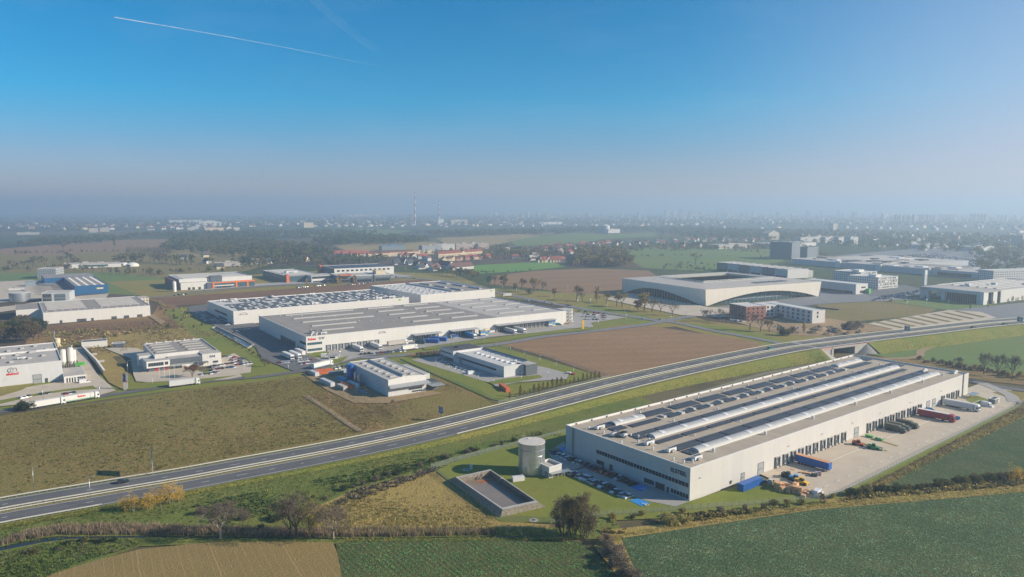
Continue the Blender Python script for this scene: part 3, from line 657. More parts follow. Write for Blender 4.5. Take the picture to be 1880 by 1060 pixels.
def tufts(name, polypx, dens, kind, size, mat, seed, rows=None, zs=1.0, z0=0.0, clump=None, world=False, pts=None, skip=None):
    if pts is not None: P_, r = pts; x, y = P_[:, 0], P_[:, 1]; zz = P_[:, 2]
    else: x, y, r = scatter_pts(polypx if world else W(polypx), dens, seed, rows); zz = np.full(len(x), z0)
    if clump:
        q = np.sin(x * clump + 1.3 * np.sin(y * clump * .7)) + np.sin(y * clump * 1.3 + 1.7 * np.sin(x * clump * .6 + seed)); k = q + r.normal(0, .5, len(x)) > -.2; x, y, zz = x[k], y[k], zz[k]
    if skip:
        a = R(skip[0]); k = np.abs(((-x * math.sin(a) + y * math.cos(a)) / skip[1]) % 1 - .5) > skip[2]; x, y, zz = x[k], y[k], zz[k]
    n = len(x)
    Vs, Fs, off = [], [], 0; grp = r.integers(0, 4, n); sc_ = r.uniform(size[0], size[1], n); an = r.uniform(0, 6.28, n)
    for g_ in range(4):
        tv, tf = tuft_tpl(kind, seed * 7 + g_); k = np.where(grp == g_)[0]; m = len(k)
        if not m: continue
        c, s = np.cos(an[k])[:, None], np.sin(an[k])[:, None]; q = sc_[k][:, None]
        z = zz[k][:, None]
        v = np.stack([x[k][:, None] + (tv[:, 0] * c - tv[:, 1] * s) * q, y[k][:, None] + (tv[:, 0] * s + tv[:, 1] * c) * q, z + tv[:, 2] * q * zs + 0 * c], 2).reshape(-1, 3)
        f = (tf[None] + (np.arange(m) * len(tv))[:, None, None]).reshape(-1, 3) + off; off += len(v); Vs.append(v); Fs.append(f)
    if not Vs: return
    return tag(npobj(name, np.concatenate(Vs), np.concatenate(Fs), mat), kind='stuff')
tufts('crop', [(1142, 992), (1300, 967), (1500, 938), (1880, 906), (2000, 897), (2080, 1080), (1190, 1080)], 4.4, 'crop', (.32, .70), 'crop', 3, rows=(62, 1.0, .2), zs=1.3, skip=(-59, 24, .012))
tufts('crop', [(622, 1003), (645, 998), (900, 996), (1058, 998), (1088, 1016), (1146, 1072), (638, 1072)], 3.6, 'crop', (.32, .70), 'crop_dark', 4, rows=(125, 1.7, .16), zs=1.3)
tufts('crop', [(1608, 904), (1705, 851), (1880, 770), (1990, 725), (1990, 875), (1880, 888), (1700, 900)], 2.6, 'crop', (.38, .8), 'crop', 5, rows=(40, 1.1, .2), skip=(-59, 24, .012))
MEAD = [(-60, 775), (0, 766), (180, 743), (370, 715), (560, 694), (640, 705), (740, 775), (690, 790), (400, 845), (0, 914), (-80, 930)]
tufts('grass', MEAD, 1.1, 'grass', (.4, 1.0), 'blade_meadow', 6, clump=.05)
tufts('grass', MEAD, .4, 'grass', (.4, 1.0), 'blade_brown', 7, clump=.08); tufts('grass', MEAD, .4, 'grass', (.4, .9), 'blade_green', 35, clump=.03); tufts('weeds', MEAD, .06, 'weed', (.5, 1.1), 'blade_meadow', 37, clump=.11); tufts('weeds', MEAD, .03, 'weed', (.5, 1.0), 'blade_weed', 38, clump=.07)
tufts('grass', [(555, 732), (650, 716), (800, 698), (920, 738), (790, 772), (690, 790), (640, 782)], 1.2, 'grass', (.4, 1.1), 'blade_brown', 8, clump=.06)
BANK = [(-60, 990), (0, 968), (240, 928), (420, 895), (800, 822), (1000, 790), (1036, 800), (918, 826), (830, 850), (640, 900), (575, 932), (400, 960), (0, 1004)]
tufts('grass', BANK, 1.2, 'grass', (.4, 1.0), 'blade_green', 9, clump=.07)
tufts('weeds', BANK, .35, 'weed', (.4, .9), 'blade_weed', 10, clump=.09)
tufts('grass', BANK, .10, 'grass', (.4, .9), 'blade_straw', 11, clump=.06)
tufts('weeds', [(400, 965), (575, 932), (640, 900), (830, 848), (830, 835), (640, 872), (400, 920), (250, 960)], 1.0, 'weed', (.5, 1.2), 'blade_weed', 12, clump=.11)
tufts('weeds', [(640, 905), (830, 852), (800, 868), (700, 905), (600, 940)], .8, 'weed', (.7, 1.5), 'shrub_mauve', 13)
STRAW = [(572, 978), (580, 938), (645, 908), (790, 866), (905, 950), (905, 975)]
tufts('grass', STRAW, 1.6, 'grass', (.6, 1.3), 'blade_straw', 14, clump=.05)
tufts('grass', STRAW, 1.1, 'grass', (.6, 1.3), 'blade_meadow', 15, clump=.07)
RE = [(0, 1003), (20, 990), (60, 976), (120, 968), (240, 966), (420, 972), (560, 975), (720, 974), (910, 976), (910, 984), (620, 988), (300, 984), (110, 983), (50, 992)]
tufts('reeds', RE, 3.0, 'reed', (1.0, 1.7), 'reed', 16, zs=1.5)
tufts('reeds', [(600, 972), (910, 972), (1000, 975), (1000, 984), (620, 986)], 1.8, 'reed', (1.0, 1.6), 'reed_yellow', 17, zs=1.4)
SCR = [(-60, 1030), (0, 1018), (120, 994), (240, 992), (260, 1003), (160, 1030), (60, 1072), (-60, 1080)]
tufts('weeds', SCR, 2.2, 'weed', (.3, .9), 'blade_weed', 18, clump=.13); tufts('grass', SCR, 1.4, 'grass', (.6, 1.3), 'blade_green', 19)
tufts('grass', SCR, .4, 'grass', (.6, 1.2), 'shrub_mauve', 20, clump=.2)
tufts('grass', [(120, 992), (400, 987), (640, 990), (1000, 987), (1060, 994), (640, 996), (380, 997), (250, 1003)], 1.6, 'grass', (.5, 1.0), 'blade_green', 21)
tufts('grass', [(620, 991), (1000, 988), (1060, 993), (640, 996)], 1.2, 'grass', (.6, 1.0), 'blade_straw', 22)
tufts('grass', [(1100, 1003), (1115, 985), (1300, 957), (1540, 922), (1900, 893), (1900, 904), (1500, 936), (1300, 964), (1145, 988), (1135, 1000)], 2.2, 'grass', (.6, 1.2), 'blade_straw', 23)
HEDGE = [(1105, 980), (1120, 958), (1300, 942), (1420, 934), (1500, 925), (1545, 919), (1700, 893), (1900, 872), (1960, 880), (1880, 893), (1540, 922), (1300, 956), (1130, 985)]
tufts('weeds', HEDGE, 1.3, 'weed', (.6, 1.5), 'blade_meadow', 24, clump=.12); tufts('weeds', HEDGE, .9, 'weed', (.6, 1.5), 'blade_straw', 25, clump=.1); tufts('weeds', HEDGE, .4, 'weed', (.6, 1.5), 'blade_weed', 26, clump=.15)
tufts('grass', [(1545, 912), (1600, 884), (1868, 752), (1890, 748), (1890, 760), (1610, 900), (1560, 918)], 1.1, 'grass', (.5, 1.1), 'blade_brown', 27); tufts('grass', [(1555, 912), (1610, 890), (1868, 757), (1890, 752), (1890, 762), (1615, 902), (1565, 918)], .9, 'grass', (.5, 1.2), 'blade_straw', 36)
tufts('grass', None, 0, 'grass', (.25, .55), 'blade_green', 33, pts=bank_pts(14000, 33)); tufts('grass', None, 0, 'grass', (.25, .55), 'blade_meadow', 34, pts=bank_pts(9000, 34))
tufts('grass', [(80, 600), (300, 585), (390, 600), (440, 635), (300, 635), (160, 655), (60, 640)], .12, 'grass', (.8, 1.8), 'blade_brown', 29, clump=.06)
tufts('weeds', [(80, 612), (300, 600), (380, 590), (330, 565), (345, 600), (300, 625), (180, 645), (100, 640)], .05, 'weed', (1.2, 3.0), 'blade_straw', 30, clump=.05)
# ================================================================ vehicles (each faces +x)
def frustum(mb, a, b, z0, z1):
    """a = (x0, x1, half width) below, b = the same on top"""
    p = [(a[0], -a[2], z0), (a[1], -a[2], z0), (a[1], a[2], z0), (a[0], a[2], z0), (b[0], -b[2], z1), (b[1], -b[2], z1), (b[1], b[2], z1), (b[0], b[2], z1)]
    for q in ((3, 2, 1, 0), (4, 5, 6, 7), (0, 1, 5, 4), (1, 2, 6, 5), (2, 3, 7, 6), (3, 0, 4, 7)): mb.poly([p[i] for i in q])
def wheel(mb, x, y, r, w):
    mb.tube((x, y - w / 2, r), (x, y + w / 2, r), r, n=12)
def car_parts(kind, paint):
    B, Gl, Wh = MB(), MB(), []
    if kind == 'hatchback': L, H, c0, c1, t0, t1 = 4.1, 1.48, -1.95, .85, -1.55, .05
    elif kind == 'saloon': L, H, c0, c1, t0, t1 = 4.7, 1.44, -1.75, 1.05, -1.05, .25
    elif kind == 'estate': L, H, c0, c1, t0, t1 = 4.7, 1.50, -2.2, 1.0, -1.9, .2
    else: L, H, c0, c1, t0, t1 = 4.5, 1.72, -2.1, .95, -1.8, .25
    h = L / 2; wl = .92 if kind == 'suv' else .86
    frustum(B, (-h, h, .86), (-h - .03, h + .03, .90), .22, .55); frustum(B, (-h - .03, h + .03, .90), (-h + .08, h - .22, .84), .55, wl)
    frustum(Gl, (c0, c1, .80), (t0, t1, .64), wl - .01, H - .05); frustum(B, (t0 - .03, t1 + .03, .66), (t0 + .08, t1 - .1, .58), H - .055, H)
    for x in (t0 + .02, (t0 + t1) / 2): 
        for s in (-1, 1): B.tube((x - .1, s * .80, wl), (x, s * .655, H - .04), .05, n=4)
    return B, Gl, [(-h + .85, -.80), (-h + .85, .80), (h - .85, -.80), (h - .85, .80)], h
def make_car(kind, paint):
    t = thing('parked_car', 'x', 'car'); B, Gl, wp, h = car_parts(kind, paint)
    B.build('body', paint, t); Gl.build('windows', 'glass_dark', t)
    for x, y in wp: m = MB(); wheel(m, x, y, .32, .22); m.build('wheel', 'rubber', t)
    for s in (-1, 1): MB().box(h - .12, s * .62 - .16, .58, h - .02 + .06, s * .62 + .16, .70).build('headlight', 'glass_pale', t)
    return t
def make_far_car(kind):
    B, Gl, wp, h = car_parts(kind, None); m = MB()
    for q, k in ((B, 0), (Gl, 1)):
        n = len(m.v); m.v += q.v; m.f += [tuple(i + n for i in f) for f in q.f]; m.m += [k] * len(q.f); m.sm += q.sm
    m.mat(2)
    for x, y in wp: wheel(m, x, y, .32, .22)
    o = m.build('parked_car', ['car_white', 'glass_dark', 'rubber']); return tag(o, 'x', 'car')
KINDS = ('hatchback', 'saloon', 'estate', 'suv'); PAINT = {'white': 'car_white', 'silver': 'car_silver', 'dark grey': 'car_grey', 'black': 'car_black', 'blue': 'car_blue', 'red': 'car_red'}
KIND_WORD = dict(hatchback='hatchback', saloon='saloon', estate='estate car', suv='off-roader')
NEARCAR = {k: make_car(k, 'car_white') for k in KINDS}; FARCAR = {k: make_far_car(k) for k in KINDS}
_used = set()
def place_car(loc, rz, colour, kind, label, group, near=False):
    key = (kind, near); src = (NEARCAR if near else FARCAR)[kind]
    if key not in _used:
        _used.add(key); o = src; o.location = loc; o.rotation_euler = (0, 0, rz); tag(o, label, 'car', group)
        b = next((c for c in o.children if c.name.startswith('body')), None) if near else o
        b.material_slots[0].link = 'OBJECT'; b.material_slots[0].material = M(PAINT[colour]); return o
    if near: return dup(src, loc, rz, label, group, swap={'body': PAINT[colour]})
    c = src.copy(); C.objects.link(c); c.location = loc; c.rotation_euler = (0, 0, rz); tag(c, label, 'car', group)
    c.material_slots[0].link = 'OBJECT'; c.material_slots[0].material = M(PAINT[colour]); return c
def car_row(p0, p1, n, where, group, near=False, turn=90.0, skip=0.0, seed=1, cols=None, z=0.0, end='left'):
    """n bays from p0 to p1 (world points); turn = heading of a car against the row"""
    r = random.Random(seed); d = p1 - p0; a = math.atan2(d.y, d.x); k = 0
    for i in range(n):
        if r.random() < skip: continue
        q = p0.lerp(p1, (i + .5) / n); col = (cols[i % len(cols)] if cols else r.choice(['white', 'white', 'silver', 'silver', 'dark grey', 'dark grey', 'black', 'black', 'blue', 'red'])); kd = r.choice(KINDS)
        ang = a + R(turn) + (math.pi if r.random() < .3 else 0) + r.uniform(-.03, .03)
        place_car((q.x + r.uniform(-.1, .1), q.y + r.uniform(-.2, .2), z), ang, col, kd, f'{col} {KIND_WORD[kd]}, {nth(k)} from {end} {where}', group, near); k += 1
def lorry(name, label, loc, rz, box='trim_white', cab='car_white', L=13.6, side=None, group=None, rigid=False, H=2.75, text=None, roof=None, stripe=None, loose=False):
    """articulated lorry: its front bumper is at +x; loc = middle of the vehicle on the ground"""
    t = thing(name, label, 'lorry' if not loose else 'trailer', loc, rz, group); tot = L + (2.6 if not loose else 0); x1 = tot / 2; xb1 = x1 - (2.6 if not loose else 0); xb0 = -tot / 2
    m = MB(); m.box(xb0, -1.27, 1.12, xb1, 1.27, 1.12 + H)
    o = m.build('trailer_body', box, t)
    if roof: MB().box(xb0 + .05, -1.24, 1.12 + H - .02, xb1 - .05, 1.24, 1.12 + H + .07).build('roof_sheet', roof, t)
    if stripe: 
        for s in (-1, 1): MB().box(xb0 + .05, s * 1.28 - .01, 1.25, xb1 - .05, s * 1.28 + .01, 1.55).build('side_stripe', stripe, o)
    ch = MB(); ch.box(xb0 + .3, -.5, .75, xb1 + (1.2 if not loose else -.2), .5, 1.10)
    for s in (-1, 1): ch.box(xb0 + 4.6, s * 1.15 - .04, .55, xb0 + 8.2, s * 1.15 + .04, 1.0)
    ch.build('chassis', 'trim_dark', t)
    if not loose:
        cb = MB(); cb.yprism([(x1 - 2.1, .6), (x1, .6), (x1, 1.75), (x1 - .18, 3.0), (x1 - .55, 3.75), (x1 - 2.1, 3.95)], -1.22, 1.22); c = cb.build('cab', cab, t)
        MB().yprism([(x1 - .004, 1.85), (x1 + .03, 1.85), (x1 - .13, 2.95), (x1 - .17, 2.95)], -1.1, 1.1).build('windscreen', 'glass_dark', c)
        for s in (-1, 1): MB().box(x1 - 1.15, s * 1.225 - .015, 1.85, x1 - .35, s * 1.225 + .015, 2.65).build('side_window', 'glass_dark', c)
        MB().box(x1 - .02, -1.0, .7, x1 + .05, 1.0, 1.25).build('grille', 'trim_dark', c)
    xs = [xb0 + 1.6, xb0 + 2.9, xb0 + 4.2] + ([x1 - 1.3, x1 - 4.9] if not loose else [])
    for x in xs:
        for s in (-1, 1): m = MB(); wheel(m, x, s * 1.05, .5, .36); m.build('wheel', 'rubber', t)
    if loose:
        for s in (-1, 1): MB().box(xb1 - 2.4, s * .8 - .08, 0, xb1 - 2.2, s * .8 + .08, 1.1).build('landing_leg', 'trim_dark', t)
    return t
def van(label, loc, rz, paint='car_white', group=None):
    t = thing('delivery_van', label, 'van', loc, rz, group); b = MB()
    b.yprism([(-2.75, .35), (2.75, .35), (2.78, .95), (1.95, 1.25), (1.25, 2.2), (.8, 2.45), (-2.7, 2.5), (-2.78, 2.3)], -.98, .98); o = b.build('body', paint, t)
    MB().yprism([(2.0, 1.27), (1.97, 1.35), (1.32, 2.2), (1.28, 2.15)], -.85, .85).build('windscreen', 'glass_dark', o)
    for s in (-1, 1): MB().box(.75, s * .985 - .012, 1.35, 1.45, s * .985 + .012, 1.95).build('side_window', 'glass_dark', o)
    for x in (-1.8, 1.75):
        for s in (-1, 1): m = MB(); wheel(m, x, s * .85, .36, .25); m.build('wheel', 'rubber', t)
    return t
def container(label, loc, rz, L=12.0, paint='rust_orange', Wd=2.44, H=2.6, group=None, name='shipping_container', doors='trim_white', cat='container'):
    t = thing(name, label, cat, loc, rz, group); m = MB(); h = L / 2; w = Wd / 2
    n = int(L / .4)
    for s in (-1, 1):
        for i in range(n):
            x0 = -h + .1 + (L - .2) * i / n; d = .05 if i % 2 else 0; m.box(x0, s * (w - d) - .03, .12, x0 + (L - .2) / n, s * (w - d) + .03, H - .1)
    m.box(-h + .05, -w + .09, .1, h - .05, w - .09, H - .04); m.build('body', paint, t)
    fr = MB()
    for x in (-h, h - .12):
        for y in (-w, w - .12): fr.box(x, y, 0, x + .12, y + .12, H)
    for y in (-w - .005, w - .125): fr.box(-h + .12, y, H - .12, h - .12, y + .13, H + .005); fr.box(-h + .12, y, .0, h - .12, y + .13, .13)
    fr.build('frame', paint, t)
    for s in (-1, 1): MB().box(h - .04, .02 if s > 0 else -w + .14, .16, h + .03, w - .14 if s > 0 else -.02, H - .16).build('door', paint, t)
    return t
# ================================================================ trees
def leaf_cloud(r, clumps, per, leaf, flat=.7):
    """clumps: (x, y, z, radius); leaf-sized quads spread through each"""
    c = np.array(clumps); k = np.repeat(np.arange(len(c)), per); n = len(k)
    d = r.normal(0, 1, (n, 3)); d /= np.linalg.norm(d, axis=1)[:, None]; rad = r.uniform(.25, 1.05, n) ** .6
    p = c[k, :3] + d * (c[k, 3] * rad)[:, None] * np.array([1, 1, flat])
    a = r.normal(0, 1, (n, 3)); a /= np.linalg.norm(a, axis=1)[:, None]; b = np.cross(a, r.normal(0, 1, (n, 3))); b /= np.linalg.norm(b, axis=1)[:, None]
    s = (leaf * r.uniform(.6, 1.5, n))[:, None]
    V = np.stack([p - a * s, p + b * s * .6, p + a * s, p - b * s * .6], 1).reshape(-1, 3); F = np.arange(n * 4).reshape(-1, 4)
    return V, F
def limbs(r, mb, p, d, L, rad, depth, tips, up=.25, spread=.6, n=5, kids=(2, 4)):
    q = p + d * L; mb.tube(p, q, rad, rad * .68, n=max(3, n), cap=False)
    if depth == 0: tips.append(q); return
    for _ in range(int(r.integers(*kids))):
        v = Vector(r.normal(0, 1, 3)); nd = (d + v * spread * .6 + Vector((0, 0, up))).normalized()
        limbs(r, mb, p + d * (L * r.uniform(.55, 1.0)), nd, L * r.uniform(.62, .85), rad * .58, depth - 1, tips, up, spread, n - 1, kids)
def tree_mesh(kind, lod, seed):
    """height 10 m; returns trunk MB and crown (V, F) or None"""
    r = np.random.default_rng(seed); mb = MB(); tips = []; per = {0: 120, 1: 40, 2: 11}[lod]; lf = {0: .20, 1: .34, 2: .62}[lod]
    up = Vector((0, 0, 1)); dep = {0: 4, 1: 3, 2: 1}[lod]
    if kind in ('broad', 'oak'):
        h = 2.4 if kind == 'broad' else 1.8
        mb.tube((0, 0, -.2), (0.05, 0, h), .30, .22, 7, False)
        for k in range(5): limbs(r, mb, Vector((0, 0, h * r.uniform(.75, 1))), Vector((math.cos(k * 1.26), math.sin(k * 1.26), r.uniform(.5, 1.6))).normalized(), 1.9, .13, max(1, dep - 2), tips, n=5)
        cl = []; wx = 2.5 if kind == 'broad' else 3.6; nc = {0: 26, 1: 18, 2: 11}[lod]
        while len(cl) < nc:
            v = r.uniform(-1, 1, 3); q = (v ** 2).sum()
            if q < 1: cl.append((v[0] * wx, v[1] * wx, 5.9 + v[2] * 3.3, r.uniform(.8, 1.5) * (1.15 if kind == 'oak' else 1)))
        return mb, leaf_cloud(r, cl, per, lf)
    if kind == 'narrow':
        mb.tube((0, 0, -.2), (0, 0, 8.5), .2, .04, 6, False); cl = [(r.normal(0, .55), r.normal(0, .55), z, r.uniform(.6, 1.1) * (1.2 - abs(z - 5) / 7)) for z in np.linspace(2.2, 9.4, {0: 16, 1: 12, 2: 8}[lod])]
        return mb, leaf_cloud(r, cl, per, lf * .9, 1.2)
    if kind == 'cone':
        mb.tube((0, 0, -.2), (0, 0, 9), .18, .03, 6, False); cl = []
        for z in np.linspace(1.4, 9.3, {0: 15, 1: 12, 2: 8}[lod]):
            w_ = 2.1 * max(.12, math.sin(min(1, (10.2 - z) / 6.2) * 1.57)) * (1 if z > 2.2 else .75)
            for k in range(3): a = r.uniform(0, 6.28); cl.append((math.cos(a) * w_ * .45, math.sin(a) * w_ * .45, z, w_ * .62))
        return mb, leaf_cloud(r, cl, max(6, per // 3), lf * .8, .9)
    if kind == 'conifer':
        mb.tube((0, 0, -.2), (0, 0, 9.6), .2, .03, 6, False); cl = []
        for z in np.linspace(1.0, 9.6, {0: 16, 1: 12, 2: 8}[lod]):
            w_ = 1.9 * (10.4 - z) / 9
            for k in range(4): a = r.uniform(0, 6.28); cl.append((math.cos(a) * w_ * .6, math.sin(a) * w_ * .6, z, w_ * .5 + .1))
        return mb, leaf_cloud(r, cl, max(4, per // 4), lf * .8, .5)
    if kind == 'shrub':
        for k in range(7): a = r.uniform(0, 6.28); mb.tube((0, 0, -.1), (math.cos(a) * 3, math.sin(a) * 3, r.uniform(5, 8)), .16, .04, 4, False)
        cl = [(math.cos(a) * q, math.sin(a) * q, r.uniform(1.8, 7.5 - q * .6), r.uniform(1.3, 2.2)) for a, q in zip(r.uniform(0, 6.28, 18), r.uniform(0, 4.3, 18))]
        return mb, leaf_cloud(r, cl, per, lf * 1.5, .9)
    if kind == 'dense':
        for k in range(9): a = k * .7; limbs(r, mb, Vector((math.cos(a) * .5, math.sin(a) * .5, -.2)), Vector((math.cos(a) * .32, math.sin(a) * .32, 1)).normalized(), 2.9, .10, 3, tips, up=.3, spread=.5, n=4, kids=(2, 4))
        cl = []
        while len(cl) < 60:
            v = r.uniform(-1, 1, 3); q = (v ** 2).sum()
            if .12 < q < 1: cl.append((v[0] * 3.1, v[1] * 3.1, 5.6 + v[2] * 4.2, r.uniform(.5, 1.0)))
        return mb, leaf_cloud(r, cl, per, lf * .55, 1.1)
    if kind == 'birch':
        for k in range(3):
            a = r.uniform(0, 6.28); limbs(r, mb, Vector((math.cos(a) * .4, math.sin(a) * .4, -.2)), Vector((math.cos(a) * .2, math.sin(a) * .2, 1)).normalized(), 3.2, .13, 2, tips, n=5)
        cl = [(r.normal(0, 1.5), r.normal(0, 1.5), r.uniform(2.2, 8.8), r.uniform(.8, 1.4)) for _ in range(24)]
        return mb, leaf_cloud(r, cl, per * 2 // 3, lf * .7, 1.5)
    if kind in ('bare', 'half'):
        L0 = 2.6; mb.tube((0, 0, -.2), (0, 0, L0), .26, .20, 7, False)
        for k in range(4 if lod else 6): a = k * 1.05 + r.uniform(-.2, .2); limbs(r, mb, Vector((0, 0, L0 * r.uniform(.7, 1))), Vector((math.cos(a) * .6, math.sin(a) * .6, 1)).normalized(), 2.5, .11, dep, tips, up=.28, spread=.75, n=5, kids=(3, 4))
        # fine twigs: slim quads round every limb end
        t = np.array([tuple(q) for q in tips]); mlt = {0: 5, 1: 5, 2: 10}[lod]; p = np.repeat(t, mlt, 0); n = len(p)
        d = r.normal(0, 1, (n, 3)) + np.array([0, 0, .55]); d /= np.linalg.norm(d, axis=1)[:, None]; L = r.uniform(.4, 1.1, (n, 1)); s = np.cross(d, r.normal(0, 1, (n, 3))); s /= np.linalg.norm(s, axis=1)[:, None]; w_ = {0: .018, 1: .035, 2: .06}[lod]
        V = np.stack([p - s * w_, p + s * w_, p + d * L + s * w_ * .3, p + d * L - s * w_ * .3], 1).reshape(-1, 3); F = np.arange(n * 4).reshape(-1, 4)
        if kind == 'half':
            pk = t[r.permutation(len(t))[:min(len(t), {0: 420, 1: 150, 2: 40}[lod])]]; V2, F2 = leaf_cloud(r, [(*q, .7) for q in pk], {0: 7, 1: 4, 2: 3}[lod], lf * .7); 
            return mb, (np.concatenate([V, V2]), np.concatenate([F, F2 + len(V)]))
        return mb, (V, F)
TT = {}
def tree_tpl(kind, lod, var):
    k = (kind, lod, var)
    if k not in TT:
        mb, (V, F) = tree_mesh(kind, lod, 100 + hash_(kind) * 7 + lod * 3 + var); z = max(.1, V[:, 2].max()); V = V * np.array([10 / z] * 3); mb.v = [tuple(c * 10 / z for c in v) for v in mb.v]
        if lod < 2:
            t = thing('x', 'x', 'tree'); mb.build('trunk', 'bark', t); npobj('crown', V, F, 'leaf_olive', parent=t); TT[k] = t
        else:
            n = len(mb.v); f4 = [f if len(f) == 4 else (f[0], f[1], f[2], f[2]) for f in mb.f]
            o = npobj('x', np.concatenate([np.array(mb.v), V]), np.concatenate([np.array([f for f in mb.f if len(f) == 4]), F + n]), ['leaf_olive', 'bark'], [1] * sum(len(f) == 4 for f in mb.f) + [0] * len(F)); TT[k] = o
        TT[k]['unused'] = 1
    return TT[k]
def hash_(s): return sum((i + 1) * ord(c) for i, c in enumerate(s)) % 97
TNAME = dict(broad='broadleaf_tree', oak='oak_tree', narrow='young_tree', cone='hornbeam_tree', conifer='conifer_tree', dense='broadleaf_tree', shrub='shrub', birch='birch_tree', bare='bare_tree', half='bare_tree')
def tree(loc, h, kind, mat, label, group=None, lod=0, var=None, rz=None, wide=1.0, bark='bark'):
    var = rnd.randrange(3) if var is None else var; src = tree_tpl(kind, lod, var); s = h / 10; rz = rnd.uniform(0, 6.28) if rz is None else rz
    if lod < 2:
        if src.get('unused'): del src['unused']; o = src; ch = list(src.children)
        else:
            o = src.copy(); C.objects.link(o); ch = []
            for c in src.children: d = c.copy(); C.objects.link(d); d.parent = o; ch.append(d)
        for c in ch:
            c.material_slots[0].link = 'OBJECT'; c.material_slots[0].material = M(mat if c.name.startswith('crown') else bark)
    else:
        if src.get('unused'): del src['unused']; o = src
        else: o = src.copy(); C.objects.link(o)
        o.material_slots[0].link = 'OBJECT'; o.material_slots[0].material = M(mat)
    o.name = TNAME[kind]; o.location = loc; o.rotation_euler = (0, 0, rz); o.scale = (s * wide, s * wide, s)
    for k in ('label', 'category', 'group'):
        if k in o: del o[k]
    return tag(o, label, 'shrub' if kind == 'shrub' else 'tree', group)
LEAFW = dict(leaf_green='green', leaf_dark='dark green', leaf_olive='olive green', leaf_ochre='ochre', leaf_yellow='yellow', leaf_rust='rust coloured', leaf_brown='brown', leaf_conifer='blackish green', leaf_hornbeam='bronze', shrub_mauve='greyish mauve', twig='leafless grey', reed_yellow='straw yellow')
def belt(pts, n, hs, kinds, mats, where, group, lod=1, seed=1, jit=4.0, taken=None):
    """n trees along a line or inside an area (4+ points with taken='area'); labelled by their order from the left"""
    r = random.Random(seed); P = W(pts); Q = []
    if taken == 'area':
        xs, ys = [p.x for p in P], [p.y for p in P]; g = 0
        while len(Q) < n and g < 20000:
            g += 1; x, y = r.uniform(min(xs), max(xs)), r.uniform(min(ys), max(ys))
            if inpoly(np.array([x]), np.array([y]), P)[0]: Q.append(Vector((x, y, 0)))
    else:
        Ls = [(P[i + 1] - P[i]).length for i in range(len(P) - 1)]; T = sum(Ls)
        for i in range(n):
            s = T * (i + r.uniform(.15, .85)) / n; k = 0
            while k < len(Ls) - 1 and s > Ls[k]: s -= Ls[k]; k += 1
            Q.append(P[k].lerp(P[k + 1], s / Ls[k]) + Vector((r.uniform(-jit, jit), r.uniform(-jit, jit), 0)))
    Q.sort(key=lambda p: PX(p)[0])
    for i, q in enumerate(Q):
        kd, mt = r.choice(kinds), r.choice(mats); nm = TNAME[kd].replace('_', ' ')
        tree(q, r.uniform(*hs), kd, mt, f'{LEAFW.get(mt, "brown")} {nm}, {nth(i)} from left {where}', group, lod, r.randrange(3), r.uniform(0, 6.28), r.uniform(.8, 1.25))
def woods(name, polypx, dens, hs, mats, seed, kind='broad', world=False, flat=1.0):
    """a far-off wood that reads as one mass"""
    x, y, r = scatter_pts(polypx if world else W(polypx), dens, seed); n = len(x)
    if n == 0: return
    Vs, Fs, Ms, off = [], [], [], 0; g = r.integers(0, 4, n)
    for v in range(4):
        k = np.where(g == v)[0]; m = len(k)
        if not m: continue
        _, (tv, tf) = tree_mesh(kind, 2, 900 + v); a = r.uniform(0, 6.28, m); c, s = np.cos(a)[:, None], np.sin(a)[:, None]; q = (r.uniform(*hs, m) / 10)[:, None]; wd = r.uniform(.9, 1.5, m)[:, None]
        V = np.stack([x[k][:, None] + (tv[:, 0] * c - tv[:, 1] * s) * q * wd, y[k][:, None] + (tv[:, 0] * s + tv[:, 1] * c) * q * wd, (tv[:, 2] - .6) * q * flat + 0 * c], 2).reshape(-1, 3)
        f = (tf[None] + (np.arange(m) * len(tv))[:, None, None]).reshape(-1, 4) + off; off += len(V); Vs.append(V); Fs.append(f); Ms.append(np.repeat(r.integers(0, len(mats), m), len(tf)))
    return tag(npobj(name, np.concatenate(Vs), np.concatenate(Fs), mats, np.concatenate(Ms)), kind='stuff')
# ================================================================ street furniture
def lamp_tpl():
    t = thing('street_lamp', 'x', 'street lamp'); MB().tube((0, 0, 0), (0, 0, 9), .11, .06, 8).build('pole', 'galvanised', t)
    m = MB(); m.tube((0, 0, 9), (1.2, 0, 9.25), .045, n=5); m.build('arm', 'galvanised', t); MB().box(1.05, -.13, 9.18, 1.75, .13, 9.32).build('lamp_head', 'trim_grey', t); return t
_lamp = lamp_tpl(); _lamp_used = [False]
def lamps(pts, where, group, h=9.0, rz=0.0, world=False, z=0.0):
    Q = pts if world else W(pts); Q = sorted(Q, key=lambda p: PX(p)[0])
    for i, q in enumerate(Q):
        lb = f'tall grey street lamp, {nth(i)} from left {where}' if len(Q) > 1 else f'tall grey street lamp {where}'
        if not _lamp_used[0]:
            _lamp_used[0] = True; _lamp.location = q; _lamp.rotation_euler.z = rz; _lamp.scale = (1, 1, h / 9); tag(_lamp, lb, None, group)
        else: dup(_lamp, q, rz + i * .1, lb, group, (1, 1, h / 9))
